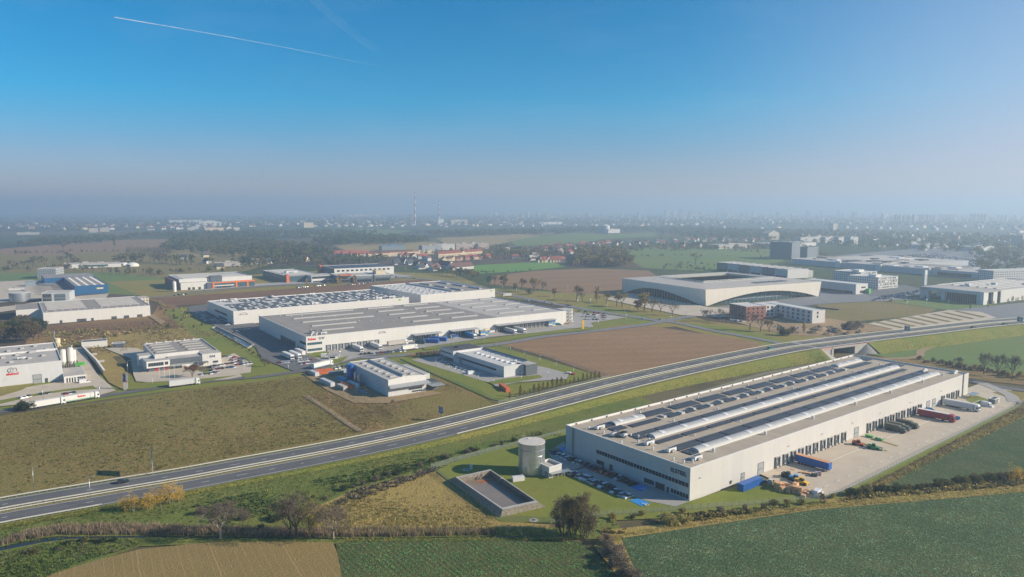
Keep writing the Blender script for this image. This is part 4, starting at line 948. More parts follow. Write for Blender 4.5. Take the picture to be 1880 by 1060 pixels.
def fence(pts, label, h=2.0, step=2.5, world=False, mesh='wire_mesh', post='trim_grey'):
    P = [Vector((p[0], p[1], 0)) for p in (pts if world else W(pts))]; o = P[0]; t = thing('wire_fence', label, 'fence', tuple(o)); m, q = MB(), MB()
    for a, b in zip(P[:-1], P[1:]):
        A, B = a - o, b - o; m.poly([(A.x, A.y, .05), (B.x, B.y, .05), (B.x, B.y, h), (A.x, A.y, h)]); n = max(1, int((b - a).length / step))
        for k in range(n): c = A.lerp(B, k / n); q.tube((c.x, c.y, 0), (c.x, c.y, h + .1), .045, n=4)
    m.build('mesh_panel', mesh, t); p = q.build('post_line', post, t); p['kind'] = 'stuff'; return t
def text_obj(name, body, size, mat, parent, face, s, z, off=.08, dims=None, thick=.04):
    """lettering as a mesh lying on a wall face of its parent"""
    cu = bpy.data.curves.new(name, 'FONT'); cu.body = body; cu.size = size; cu.extrude = thick; cu.align_x = 'CENTER'; cu.align_y = 'CENTER'; cu.offset = size * .035; cu.resolution_u = 3
    tmp = bpy.data.objects.new(name, cu); C.objects.link(tmp); dg = bpy.context.evaluated_depsgraph_get(); me = bpy.data.meshes.new_from_object(tmp.evaluated_get(dg)); bpy.data.objects.remove(tmp)
    me.materials.clear(); me.materials.append(M(mat)); o = bpy.data.objects.new(name, me); C.objects.link(o); o.parent = parent
    if face == 'F': o.rotation_euler = (R(90), 0, 0); o.location = (s, -off, z)
    elif face == 'L': o.rotation_euler = (R(90), 0, R(-90)); o.location = (-off, s, z)
    elif face == 'B': o.rotation_euler = (R(90), 0, R(180)); o.location = (s, dims[1] + off, z)
    elif face == 'R': o.rotation_euler = (R(90), 0, R(90)); o.location = (dims[0] + off, s, z)
    return o
# ================================================================ buildings
class Hall:
    def __init__(s, name, label, cat, near, right, V, h, wall, roof, parapet=.7, trim='trim_white', U=None, ang=None, group=None, roof_z=None):
        a, b = (near if isinstance(near, Vector) else G(*near)), (G(*right) if right else None)
        s.ang = R(ang) if ang is not None else math.atan2(b.y - a.y, b.x - a.x); s.U = U or (b - a).length; s.V = V; s.h = h; s.o = a
        s.root = thing(name, label, cat, tuple(a), s.ang, group); U = s.U; s.rz = h - parapet
        m = MB(); P = [(0, 0), (U, 0), (U, V), (0, V)]
        for i in range(4):
            p, q = P[i], P[(i + 1) % 4]; m.poly([(*p, -.2), (*q, -.2), (*q, h), (*p, h)])
        s.wall = m.build('wall', wall, s.root)
        t = .35; m = MB(); I = [(t, t), (U - t, t), (U - t, V - t), (t, V - t)]; O = [(-.06, -.06), (U + .06, -.06), (U + .06, V + .06), (-.06, V + .06)]
        for i in range(4):
            j = (i + 1) % 4; m.poly([(*O[i], h), (*O[j], h), (*I[j], h), (*I[i], h)]); m.poly([(*I[i], s.rz - .1), (*I[i], h), (*I[j], h), (*I[j], s.rz - .1)]); m.poly([(*O[i], h - .28), (*O[j], h - .28), (*O[j], h), (*O[i], h)])
        m.build('parapet', trim, s.root)
        s.roof = MB().poly([(*p, s.rz) for p in I]).build('roof', roof, s.root)
    def loc(s, x, y, z=0.0):
        p = G(x, y, z) - s.o; c, n = math.cos(s.ang), math.sin(s.ang); return (p.x * c + p.y * n, -p.x * n + p.y * c)
    def wld(s, x, y, z=0.0):
        c, n = math.cos(s.ang), math.sin(s.ang); return Vector((s.o.x + x * c - y * n, s.o.y + x * n + y * c, z))
    def bx(s, m, f, s0, s1, z0, z1, d, b=.05):
        if f == 'F': m.box(s0, -d, z0, s1, b, z1)
        elif f == 'L': m.box(-d, s0, z0, b, s1, z1)
        elif f == 'B': m.box(s0, s.V - b, z0, s1, s.V + d, z1)
        else: m.box(s.U - b, s0, z0, s.U + d, s1, z1)
        return m
    def win(s, f, s0, s1, z0, z1, n=1, glass='glass_dark', frame='trim_grey', rows=1, name='window', mull=.10):
        w = s.bx(MB(), f, s0, s1, z0, z1, .04).build(name, glass, s.root); m = MB(); t = mull
        s.bx(m, f, s0 - t, s1 + t, z0 - t, z0, .09); s.bx(m, f, s0 - t, s1 + t, z1, z1 + t, .09)
        for k in range(n + 1): c = s0 + (s1 - s0) * k / n; s.bx(m, f, c - t / 2, c + t / 2, z0, z1, .08)
        for k in range(1, rows): c = z0 + (z1 - z0) * k / rows; s.bx(m, f, s0, s1, c - t / 2, c + t / 2, .085)
        m.build('frame', frame, w); return w
    def part(s, name, x0, y0, x1, y1, z0, z1, mat, roof=None, cap=None):
        m = MB(); m.box(x0, y0, z0, x1, y1, z1); o = m.build(name, mat, s.root)
        if roof: MB().box(x0 + .25, y0 + .25, z1 - .1, x1 - .25, y1 - .25, z1 + .03).build(name + '_roof', roof, o)
        return o
    def gate(s, f, s0, s1, h, mat='trim_grey', name='gate', z0=0.0, frame='trim_dark'):
        w = s.bx(MB(), f, s0, s1, z0, h, .05).build(name, mat, s.root); m = MB()
        for a, b, c, d in ((s0 - .15, s0, z0, h), (s1, s1 + .15, z0, h), (s0 - .15, s1 + .15, h, h + .15)): s.bx(m, f, a, b, c, d, .10)
        m.build('frame', frame, w)
        m = MB(); s.bx(m, f, s0 + .2, s1 - .2, z0 + (h - z0) * .42, z0 + (h - z0) * .55, .07); m.build('vision_panel', 'glass_pale', w); return w
    def dock(s, x, f='F', w=3.2, h=4.35, pad=True):
        o = MB(); t = .45
        s.bx(o, f, x - w / 2, x - w / 2 + t, 1.0, h, .5); s.bx(o, f, x + w / 2 - t, x + w / 2, 1.0, h, .5); s.bx(o, f, x - w / 2, x + w / 2, h, h + .35, .5)
        d = o.build('dock_shelter', 'dock_grey', s.root)
        s.bx(MB(), f, x - w / 2 + t, x + w / 2 - t, 1.05, h, .06).build('dock_door', 'galvanised', d); s.bx(MB(), f, x - w / 2 - .06, x + w / 2 + .06, h + .35, h + .5, .6).build('hood', 'roof_light', d)
        b = MB(); s.bx(b, f, x - w / 2 - .1, x + w / 2 + .1, .0, 1.0, .5); b.build('dock_plinth', 'concrete', d)
        b = MB(); s.bx(b, f, x - w / 2 + .1, x - w / 2 + .5, .45, 1.0, .72); s.bx(b, f, x + w / 2 - .5, x + w / 2 - .1, .45, 1.0, .72); b.build('bumper', 'rubber', d)
        b = MB(); s.bx(b, f, x - .12, x + .42, 1.0, 2.5, .3); b.build('curtain', 'glass_pale', d)
        return d
    def vault(s, x0, x1, y, w, rise=1.3, mat='rooflight', name='skylight', along='x', flaps=0):
        m = MB(); n = 10; z = s.rz - .05; k = max(1, int((x1 - x0) / 1.2)); pr = [(w / 2 * math.cos(math.pi * i / n), .35 + rise * math.sin(math.pi * i / n)) for i in range(n + 1)]
        def pt(a, q): return (a, y + q[0], z + q[1]) if along == 'x' else (y + q[0], a, z + q[1])
        for i in range(n): m.poly([pt(x0, pr[i]), pt(x1, pr[i]), pt(x1, pr[i + 1]), pt(x0, pr[i + 1])], True)
        for e in (x0, x1): m.poly([pt(e, q) for q in pr] )
        o = m.build(name, mat, s.root); c = MB(); h = w / 2 + .15
        if along == 'x': c.box(x0 - .15, y - h, z, x1 + .15, y + h, z + .36)
        else: c.box(y - h, x0 - .15, z, y + h, x1 + .15, z + .36)
        c.build('kerb', 'trim_white' if mat == 'skylight' else 'roof_light', o)
        for j in range(flaps):
            a = x0 + (x1 - x0) * (j + .35) / flaps; fl = MB(); i0 = 5
            for i in range(2, 8):
                p, q = pr[i], pr[i + 1]; lift = .1 + .0 * i; p2 = (p[0] * 1.02, p[1] * 1.02 + lift); q2 = (q[0] * 1.02, q[1] * 1.02 + lift); fl.poly([pt(a, p2), pt(a + 2.2, p2), pt(a + 2.2, q2), pt(a, q2)])
            fl.poly([pt(a, (pr[2][0] * 1.02, pr[2][1] + .03)), pt(a, (pr[4][0], pr[4][1])), pt(a, (pr[8][0] * 1.02, pr[8][1] + .2)), pt(a, (pr[5][0], pr[5][1] * 1.02 + .15))])
            fl.build('vent_flap', 'trim_white', o)
        return o
    def solar(s, x0, x1, y0, y1, rows=3, gap=.35, tilt=.28):
        m = MB(); z = s.rz; d = (y1 - y0) / rows
        for i in range(rows):
            a, b = y0 + i * d, y0 + (i + 1) * d - gap; P = [(x0, a, z + .2), (x1, a, z + .2), (x1, b, z + .2 + tilt), (x0, b, z + .2 + tilt)]; m.poly(P); m.poly([(p[0], p[1], p[2] - .06) for p in P][::-1])
            m.poly([(x0, b, z + .02), (x1, b, z + .02), (x1, b, z + .2 + tilt), (x0, b, z + .2 + tilt)])
        return m.build('solar_array', 'solar', s.root)
    def boxr(s, name, x0, y0, x1, y1, h, mat='trim_white', top=None):
        m = MB(); m.box(x0, y0, s.rz - .05, x1, y1, s.rz + h)
        return m.build(name, mat, s.root)
    def fan(s, x, y, h=1.1, r=.45, mat='trim_white'):
        m = MB(); z = s.rz; m.lathe([(r * .7, z - .05), (r * .7, z + h * .5), (r, z + h * .55), (r, z + h * .85), (0, z + h)], 10, x, y); return m.build('roof_fan', mat, s.root)
    def unit(s, x, y, L=4.2, w=1.7, h=1.6, rot=0):
        m = MB(); z = s.rz; 
        if rot: L, w = w, L
        for dx in (-.35, .35):
            for dy in (-.35, .35): m.box(x + dx * L - .08, y + dy * w - .08, z - .02, x + dx * L + .08, y + dy * w + .08, z + .35)
        m.box(x - L / 2, y - w / 2, z + .35, x + L / 2, y + w / 2, z + h); o = m.build('cooling_unit', 'trim_white', s.root)
        m = MB(); m.box(x + L / 2, y - w * .3, z + .5, x + L / 2 + .5, y + w * .3, z + h * .8); m.box(x - L * .2, y - w / 2 - .6, z + .3, x + L * .15, y - w / 2, z + h * .7); m.build('duct', 'trim_grey', o)
        m = MB()
        for k in (-.28, .05, .33): m.lathe([(w * .3, z + h), (w * .3, z + h + .12), (0, z + h + .12)], 12, x + k * (L if not rot else w), y)
        m.build('fan_grille', 'trim_dark', o); return o
# ---------------------------------------------------------------- the big distribution hall
W1 = Hall('warehouse', 'big white flat-roofed warehouse with solar panels, long curved rooflights and a row of loading docks', 'warehouse', (1265.8, 922), (1776, 725), 63.1, 12.0, 'white_cladding_wide', 'roof_beige', .8)
for y, a, b in ((11.7, 17, 222), (32.6, 17, 222)): W1.vault(a, b, y, 4.3, 1.0, 'skylight', flaps=15)
W1.vault(17, 35, 53.6, 4.3, 1.0, 'skylight', flaps=2); W1.vault(196, 223, 54.2, 4.3, 1.0, 'skylight', flaps=3)
for i in range(8):
    x = 35.6 + i * 19.9
    W1.solar(x, x + 17.0, 51.6, 57.2, 3); W1.solar(x + 8.2, x + 14.8, 45.0, 50.6, 3)
    if i: W1.solar(x - .4, x + 5.2, 45.0, 48.8, 2)
    W1.boxr('smoke_vent', x + 5.8, 46.8, x + 7.6, 49.6, .7, 'skylight'); W1.fan(x + 3.5, 58.3)
    W1.boxr('smoke_vent', x + 16.2, 45.6, x + 18.4, 48.4, .7, 'skylight')
W1.solar(21, 38, 45.1, 48.6, 2); W1.solar(11, 18.4, 46, 50.5, 2); W1.solar(12, 19, 51.5, 56.5, 2); W1.solar(198, 222, 45.4, 49.5, 2); W1.solar(226, 231, 50, 57, 3)
for i in range(14):
    x = 11 + i * 15.0
    if x < 222: W1.solar(x, x + 13.6, 36.0, 39.4, 2)
    if i < 13: W1.solar(13 + i * 16, 13 + i * 16 + 14.4, 24.9, 28.0, 2)
    W1.solar(12.6 + i * 15.1, 12.6 + i * 15.1 + 14.2, 15.1, 20.0, 3)
    if i % 2: W1.fan(x + 14.2, 40.6); W1.fan(x + 6, 23.4, .9, .35)
W1.solar(10.8, 16.4, 33.2, 35.6, 2); W1.solar(12.5, 16.3, 9.4, 14.4, 3); W1.solar(222.5, 230, 31, 39, 4)
for x in (22, 55, 90, 126, 160, 195, 219): W1.fan(x, 6.9, 1.5, .6)
for x, y, r_ in ((8.8, 52.5, 0), (7.4, 42.6, 0), (8.6, 40.0, 1), (9.6, 27.0, 0), (9.8, 16.6, 0), (10.4, 5.4, 0)): W1.unit(x, y, rot=r_)
for x, y in ((5, 55), (5.5, 47), (11.5, 38), (12.5, 35), (8, 31), (6, 22), (4, 6), (6.5, 4.2), (3, 9.8), (13, 30), (2, 34)): W1.fan(x, y, 1.3, .4)
for x in (220, 229):
    m = MB()
    for k in range(5): a = -.6 + k * .75; m.box(x + k * 1.1, 3 + (x > 225) * 2 - (x < 225) * -14, W1.rz, x + k * 1.1 + .9, 4.2 + (x > 225) * 2 - (x < 225) * -14, W1.rz + 1.0 + .8 * math.sin(k * .8))
    m.build('cooling_unit', 'trim_white', W1.root)
for i in range(26): MB().box(5 + i * 8.9, 62.55, W1.rz, 5.7 + i * 8.9, 62.76, W1.rz + .62).build('drain_hopper', 'trim_dark', W1.root)
for x in (61, 103, 150, 40, 178, 205):
    for k in range(4): W1.fan(x + k * 1.4, 60.6 - (k % 2) * .6, .8 + .3 * (k % 2), .22, 'galvanised')
DX = [52.8, 58.4, 64.0, 69.5, 75.0, 80.5, 86.2, 91.7, 97.2, 103.0, 125.1, 130.6, 136.3, 142.1, 147.4, 152.9, 158.5, 164.7, 170.5, 176.1, 202.8, 209.1, 214.8, 220.7]
for x in DX: W1.dock(x)
for x in (41.9, 114.1, 185.6, 192.2): W1.gate('F', x - 1.8, x + 1.8, 4.6)
W1.gate('F', 29.5, 31.4, 3.2); W1.bx(MB(), 'F', 22.5, 23.8, .9, 2.1, .06).build('louvre', 'trim_dark', W1.root)
m = MB()
for k in range(18): W1.bx(m, 'F', 227, 227.6, .8 + k * .62, .86 + k * .62, .35)
for q in (226.95, 227.6): W1.bx(m, 'F', q, q + .08, .5, 12.6, .35)
m.build('ladder', 'trim_grey', W1.root)
m = MB()
for k in range(20): W1.bx(m, 'L', 58.2, 58.9, .5 + k * .6, .56 + k * .6, .3)
for q in (58.15, 58.9): W1.bx(m, 'L', q, q + .08, .4, 12.4, .3)
m.build('ladder', 'trim_grey', W1.root)
W1.win('L', .5, 45.3, 4.9, 6.45, 30, frame='trim_white'); W1.win('L', 41.0, 45.1, .9, 2.5, 4); W1.win('L', 15.8, 20.5, .9, 2.5, 4); W1.win('L', 10.9, 15.2, .1, 2.7, 5, name='entrance_door'); W1.win('L', .5, 8.2, .9, 2.45, 6, frame='trim_white')
W1.gate('L', 36.6, 37.9, 2.4, 'trim_dark', 'door'); W1.gate('L', 9.2, 9.9, 2.2, 'trim_dark', 'door')
text_obj('lettering', 'ELSTEEL', 2.0, 'lettering_navy', W1.root, 'L', 5.0, 9.1)
for q in (7, 24, 40): W1.bx(MB(), 'L', q, q + .5, 7.6, 7.8, .3).build('wall_lamp', 'trim_white', W1.root)
for x in (5, 60, 85, 110, 135, 165, 200): W1.bx(MB(), 'F', x, x + .5, 7.3, 7.55, .35).build('wall_lamp', 'trim_grey', W1.root)
# yard markings
m = MB()
for i in range(22):
    a = W1.wld(48 + i * 8.2, -22.0); b = W1.wld(48 + i * 8.2 + 3, -22.0); n = (W1.wld(0, .12) - W1.wld(0, 0))
    m.poly([a - n + Vector((0, 0, .5)), b - n + Vector((0, 0, .5)), b + n + Vector((0, 0, .5)), a + n + Vector((0, 0, .5))])
m.v = [(p[0], p[1], _zl[0] + .01) for p in m.v]
for x0, x1 in ((46, 110), (122, 180), (198, 226)):
    a, b, c, d = W1.wld(x0, -9.6, 0), W1.wld(x1, -9.6, 0), W1.wld(x1, -9.3, 0), W1.wld(x0, -9.3, 0); m.poly([(p.x, p.y, _zl[0] + .01) for p in (a, b, c, d)])
for k in range(7):
    a = W1.loc(1050 + k * 3.3, 867 - k * 1.1); P = [W1.wld(a[0] + p, a[1] + q) for p, q in ((-.0, -.25), (5, -.25), (5, .25), (0, .25))]; m.poly([(p.x, p.y, _zl[0] + .01) for p in P])
tag(m.build('yard_markings', 'line_white'), kind='structure'); _zl[0] += .02
# wheelchair emblems on the two blue bays
for px_ in ((1185, 925.5), (1181, 898)):
    o = G(*px_, _zl[0] + .008); ax = W1.ang; m = MB()
    def q_(x, y): return (x, y, 0)
    for a, b, w_ in (((-.3, -.8), (-.3, .5), .14), ((-.3, -.1), (.4, -.1), .12), ((.4, -.1), (.75, -.75), .12), ((-.3, .25), (.3, .25), .1)):
        d = (Vector(b) - Vector(a)).normalized(); n = Vector((-d.y, d.x)) * w_; m.poly([(*(Vector(a) - n), 0), (*(Vector(b) - n), 0), (*(Vector(b) + n), 0), (*(Vector(a) + n), 0)])
    m.poly([(-.3 + .24 * math.cos(t * .628), .85 + .24 * math.sin(t * .628), 0) for t in range(10)])
    for k in range(8):
        a0, a1 = 2.2 + k * .55, 2.2 + (k + 1) * .55; m.poly([(.05 + rr * math.cos(a), -.55 + rr * math.sin(a), 0) for rr, a in ((.55, a0), (.72, a0), (.72, a1), (.55, a1))])
    e = m.build('bay_markings', 'line_white', None, o, ax); e.scale = (1.15, 1.15, 1); tag(e, kind='structure')
# dolly marks (small parking bumpers) in front of the docks
n_ = 0
for x in DX:
    if 125 < x < 165 or x > 200: continue
    p = W1.wld(x + .5, -6.5); t = tag(MB().box(-1.3, -.22, 0, 1.3, .22, .16).build('wheel_guide', 'trim_dark', None, p, W1.ang + R(90)), f'low dark steel wheel guide on the paving, {nth(n_)} from the left before the loading docks', 'wheel guide', 'wheel guides on the yard before the docks'); n_ += 1
# ---------------------------------------------------------------- water tank, pump house, fire pond
to = G(976, 867.5); tk = thing('water_tank', 'tall round galvanised steel water tank with a pale flat lid', 'water tank', tuple(to))
m = MB(); m.lathe([(5.05, 0), (5.05, 3.6), (5.02, 3.65), (5.02, 7.6), (4.99, 7.65), (4.99, 12.1)], 64); m.build('shell', 'galvanised', tk)
m = MB(); m.lathe([(5.15, 12.1), (5.15, 12.3), (0, 12.42)], 64); m.build('lid', 'tank_lid', tk)
m = MB()
for k in range(14): a = k * 2 * math.pi / 14; m.tube((5.03 * math.cos(a), 5.03 * math.sin(a), 0), (5.0 * math.cos(a), 5.0 * math.sin(a), 12), .07, n=4)
m.build('seam_rib', 'galvanised', tk); m = MB(); m.lathe([(5.09, 9.7), (5.09, 9.9), (5.0, 9.9)], 64); m.build('band', 'trim_grey', tk)
m = MB()
for k in range(5): a = 2.1 + k * .1; m.tube((4.6 * math.cos(a), 4.6 * math.sin(a), 12.4), (4.6 * math.cos(a), 4.6 * math.sin(a), 13.4), .04, n=4); 
m.tube((4.6 * math.cos(2.1), 4.6 * math.sin(2.1), 13.35), (4.6 * math.cos(2.5), 4.6 * math.sin(2.5), 13.35), .05); m.build('roof_rail', 'trim_grey', tk)
m = MB(); m.lathe([(.3, 12.4), (.3, 12.9), (0, 13)], 10, -1.2, 2.4); m.build('hatch', 'trim_white', tk); m = MB(); m.lathe([(5.7, -.1), (5.7, .14), (5.0, .14)], 48); m.build('plinth', 'concrete', tk)
PH = Hall('pump_house', 'small white pump house beside the round steel water tank', 'pump house', (1008, 880), None, 7.2, 4.6, 'white_cladding_wide', 'roof_light', .9, U=6.3, ang=38)
PH.gate('L', 1.0, 2.1, 2.2, 'trim_grey', 'door'); PH.bx(MB(), 'L', 4.2, 4.8, 1.8, 2.4, .06).build('louvre', 'trim_dark', PH.root)
sh_ = thing('bike_shelter', 'low glazed bicycle shelter on thin posts beside the white pump house', 'shelter', tuple(G(1028, 877)), R(28)); 
for x in (-4, -1.4, 1.4, 4):
    for y in (-1, 1): MB().tube((x, y, 0), (x, y, 2.2 + .15 * y), .06, n=5).build('post', 'trim_white', sh_)
MB().box(-4.3, -1.3, 2.25, 4.3, 1.3, 2.33).build('roof', 'glass_pale', sh_); MB().box(-4.2, 1.02, .3, 4.2, 1.06, 2.1).build('back_panel', 'glass_pale', sh_)
gn = thing('generator', 'white generator cabinet standing on the grass beside the fire pond', 'generator', tuple(G(951, 884)), R(20)); MB().box(-2.2, -.9, .15, 2.2, .9, 2.0).build('cabinet', 'trim_white', gn); MB().box(-2.4, -1.1, -.1, 2.9, 1.1, .15).build('base', 'concrete', gn); m = MB(); m.tube((1.6, 0, 2), (1.6, 0, 2.6), .14); m.box(2.2, -.4, .3, 2.7, .4, 1.5); m.build('exhaust', 'trim_grey', gn)
FH = 2.7
oc = [G(822, 880.5), G(900, 864.5), G(1004, 932), G(918, 952)]; cr = [G(836, 876, FH), G(900, 861.7, FH), G(988.5, 921.7, FH), G(923, 936, FH)]; cen = sum(oc, Vector()) / 4
fp = thing('fire_pond', 'rectangular fire water pond behind sloping stone-faced banks', 'pond', tuple(cen)); m = MB(); fl = []
top_in = [c.lerp(Vector((cen.x, cen.y, FH)), .075) for c in cr]; bot = [Vector((*c.lerp(cen, .30).xy, .2)) for c in oc]
for i in range(4):
    j = (i + 1) % 4; m.poly([Vector((*oc[i].xy, -.1)) - cen, Vector((*oc[j].xy, -.1)) - cen, cr[j] - cen, cr[i] - cen])
m.build('outer_bank', 'stone_cobble', fp); m = MB()
for i in range(4): j = (i + 1) % 4; m.poly([cr[i] - cen, cr[j] - cen, top_in[j] - cen, top_in[i] - cen])
m.build('crest', 'concrete', fp); m = MB()
for i in range(4): j = (i + 1) % 4; m.poly([top_in[i] - cen, top_in[j] - cen, bot[j] - cen, bot[i] - cen])
m.build('inner_bank', 'stone_cobble', fp)
MB().poly([Vector((*b.lerp(cen, -.06).xy, .42)) - cen for b in bot]).build('water', 'silt_water', fp)
a = bot[0].lerp(bot[1], .6).lerp(cen, .25) - cen; m = MB(); m.poly([(a.x + 2.6 * math.cos(t) * (1 + .3 * math.sin(3 * t)), a.y + 1.5 * math.sin(t) * (1 + .3 * math.cos(5 * t)), .44) for t in np.linspace(0, 6.1, 14)]); m.build('algae_patch', 'rust_stain', fp)
p = bot[1].lerp(bot[2], .22); q = top_in[1].lerp(top_in[2], .28); m = MB(); m.obox((0, 0, 0), (1, 0), .1, .1, .1); m = MB()
for k in range(9): z = p.lerp(q, k / 8) - cen; m.obox(z, W1.wld(1, 0) - W1.wld(0, 0), 1.3, .35, .12)
m.build('steps', 'concrete', fp)
a = bot[0].lerp(bot[1], .5).lerp(cen, .05); m = MB()
for k in (-1, 1):
    m.tube((a.x - cen.x + k * 1.4 - 1, a.y - cen.y, .3), (a.x - cen.x + k * 1.4, a.y - cen.y + .3, 2.3), .14, n=5); m.tube((a.x - cen.x + k * 1.4 + 1, a.y - cen.y, .3), (a.x - cen.x + k * 1.4, a.y - cen.y + .3, 2.3), .14, n=5)
m.build('inlet_frame', 'bark', fp)
for (px_, lb) in (((856, 864), 'round white concrete well cover on the lawn by the fire pond'), ((980, 957), 'round white concrete well cover in the grass below the two big trees')):
    t = thing('well_cover', lb, 'well cover', tuple(G(*px_))); m = MB(); m.lathe([(1.5, -.1), (1.5, .35), (0, .4)], 24); m.build('ring', 'concrete', t); m = MB(); m.lathe([(.5, .38), (.5, .5), (0, .5)], 12); m.build('lid', 'trim_dark', t)
wb = thing('control_cabinet', 'slim white control cabinet beside the well cover on the lawn', 'cabinet', tuple(G(865, 863))); MB().box(-.5, -.4, .1, .5, .4, 2.2).build('cabinet', 'trim_white', wb); MB().box(-.55, -.45, -.1, .55, .45, .1).build('base', 'concrete', wb); MB().box(-.42, -.43, .3, .42, -.39, 2.0).build('door', 'trim_white', wb)
fence([(918, 826), (830, 850), (790.6, 862.5), (821, 886), (918, 958), (1010, 962), (1100, 950), (1200, 943), (1300, 936), (1400, 928), (1500, 919), (1546, 909), (1700, 830), (1866, 750), (1880, 738)], 'grey wire mesh fence round the lawn, pond and yard of the big solar-roofed warehouse', 2.2)
fence([(918, 826), (1037, 795), (1200, 748), (1400, 690), (1590, 655)], 'grey wire mesh fence along the foot of the embankment behind the big warehouse', 1.8)
# cars by the end wall
g1 = 'cars parked beside the big warehouse'
cols = ['dark grey', 'black', 'silver', 'white', 'white', 'black', 'silver', 'silver', 'dark grey', 'blue', 'black', 'red', 'black', 'red', 'black', 'silver', 'black', 'black', 'black']
a, b = W1.loc(1025, 834.5), W1.loc(1176, 894); car_row(W1.wld(-4.0, max(a[1], 60) + 4), W1.wld(-4.0, 20.8), 19, 'in the row along the big warehouse wall', g1, True, cols=cols, seed=3)
cols = ['black', 'white', 'black', 'silver', 'white', 'silver', 'silver', 'silver', 'black', 'white', 'black', 'black', 'white', 'black', 'silver', 'white']
car_row(G(1043, 867), G(1156, 916), 16, 'in the outer row by the warehouse lawn', g1, True, cols=cols, seed=4)
# ---------------------------------------------------------------- works yard: lorries, stores, plant
A = W1.ang; out = A - R(90)
def yard(x, d): return tuple(W1.wld(x, -d))
lorry('box_lorry', 'white and grey articulated lorry backed up to the far docks of the big warehouse', yard(201, 9.6), out, 'light_grey_cladding', 'car_white', stripe=None)
lorry('box_lorry', 'dark red curtain-sided articulated lorry backed up to the docks of the big warehouse', yard(171.5, 9.6), out + R(3), 'red_tarp', 'car_red', roof='trim_white')
lorry('box_trailer', 'blue open trailer with an orange-brown cover standing at the nearest docks', yard(64.5, 8.2), out + R(2), 'blue_paint', roof='orange_tarp', loose=True)
for k, (x, d, lb) in enumerate(((136.3, 6.8, 'olive drab army lorry with canvas cover, nearest of the three'), (140.4, 6.6, 'olive drab army lorry with canvas cover, middle one of the three'), (147.4, 7.2, 'olive drab army lorry with canvas cover, farthest of the three'))):
    t = thing('army_lorry', lb, 'lorry', yard(x, d), out + R(2), 'army lorries at the docks'); m = MB(); m.yprism([(-4.6, 1.25), (1.9, 1.25), (1.9, 3.0), (1.6, 3.35), (-4.3, 3.35), (-4.6, 3.0)], -1.2, 1.2); m.build('canvas_cover', 'army_green', t)
    m = MB(); m.yprism([(2.1, .8), (4.6, .8), (4.6, 1.7), (4.1, 1.85), (3.7, 2.75), (2.1, 2.85)], -1.15, 1.15); c = m.build('cab', 'army_green', t); MB().yprism([(4.12, 1.9), (4.15, 1.9), (3.78, 2.65), (3.74, 2.65)], -1.0, 1.0).build('windscreen', 'glass_dark', c); MB().box(-4.4, -.5, .75, 4.3, .5, 1.25).build('chassis', 'trim_dark', t)
    for wx in (-3.6, -2.2, 3.2):
        for s in (-1, 1): m = MB(); wheel(m, wx, s * 1.0, .58, .4); m.build('wheel', 'rubber', t)
van('white panel van parked by the lawn behind the white articulated lorry', tuple(W1.wld(216, -16)), out - R(12)); van('white panel van parked at the near corner of the yard beside the cardboard boxes', tuple(G(1501, 910)), A - R(-8))
container('long royal blue cabin container on the grass beside the big warehouse front', tuple(G(1377, 896)), math.atan2((G(1397, 887) - G(1357, 903)).y, (G(1397, 887) - G(1357, 903)).x), 12, 'blue_paint', 2.6, 2.9)
t = thing('loading_ramp', 'bright blue mobile loading ramp leading down from a dock', 'ramp', yard(178.5, 9.5), out); m = MB(); m.yprism([(-8, 1.0), (-8, 2.9), (-5.6, 3.2), (-3, 1.9), (7.4, 1.6), (7.6, .3), (7.2, .2), (-3, 1.0)], -1.15, -1.0); m.yprism([(-8, 1.0), (-8, 2.9), (-5.6, 3.2), (-3, 1.9), (7.4, 1.6), (7.6, .3), (7.2, .2), (-3, 1.0)], 1.0, 1.15); m.build('side_panel', 'blue_light', t); MB().yprism([(-8, 1.05), (-5, 1.2), (7.5, .25), (7.5, .12), (-8, .9)], -1.0, 1.0).build('deck', 'blue_paint', t); m = MB()
for x in (-5, 1): wheel(m, x, -1.3, .4, .3); wheel(m, x, 1.3, .4, .3)
m.build('wheel', 'rubber', t)
for k, (px_, lb) in enumerate((((1596, 804.5), 'open green waste skip nearer the dock, with a pale rim'), ((1614, 810), 'green waste skip with white sacks, farther from the wall'))):
    t = thing('waste_skip', lb, 'skip', tuple(G(*px_)), out, 'green skips in the yard'); t.scale = (.8, .8, .8); m = MB(); m.yprism([(-1.6, .15), (1.6, .15), (2.1, 1.5), (-2.1, 1.5)], -.95, .95); m.build('body', 'green_paint', t); m = MB(); [m.box(*q) for q in ((-2.15, -1, 1.42, 2.15, -.88, 1.55), (-2.15, .88, 1.42, 2.15, 1, 1.55), (-2.15, -.88, 1.42, -2.03, .88, 1.55), (2.03, -.88, 1.42, 2.15, .88, 1.55))]; m.build('rim', 'green_bright', t)
    if k: m = MB(); [m.lathe([(.1, 1.5), (.5, 1.7), (.35, 2.05), (0, 2.1)], 8, -1.2 + j * .8, (-1) ** j * .3) for j in range(4)]; m.build('sack', 'trim_white', t)
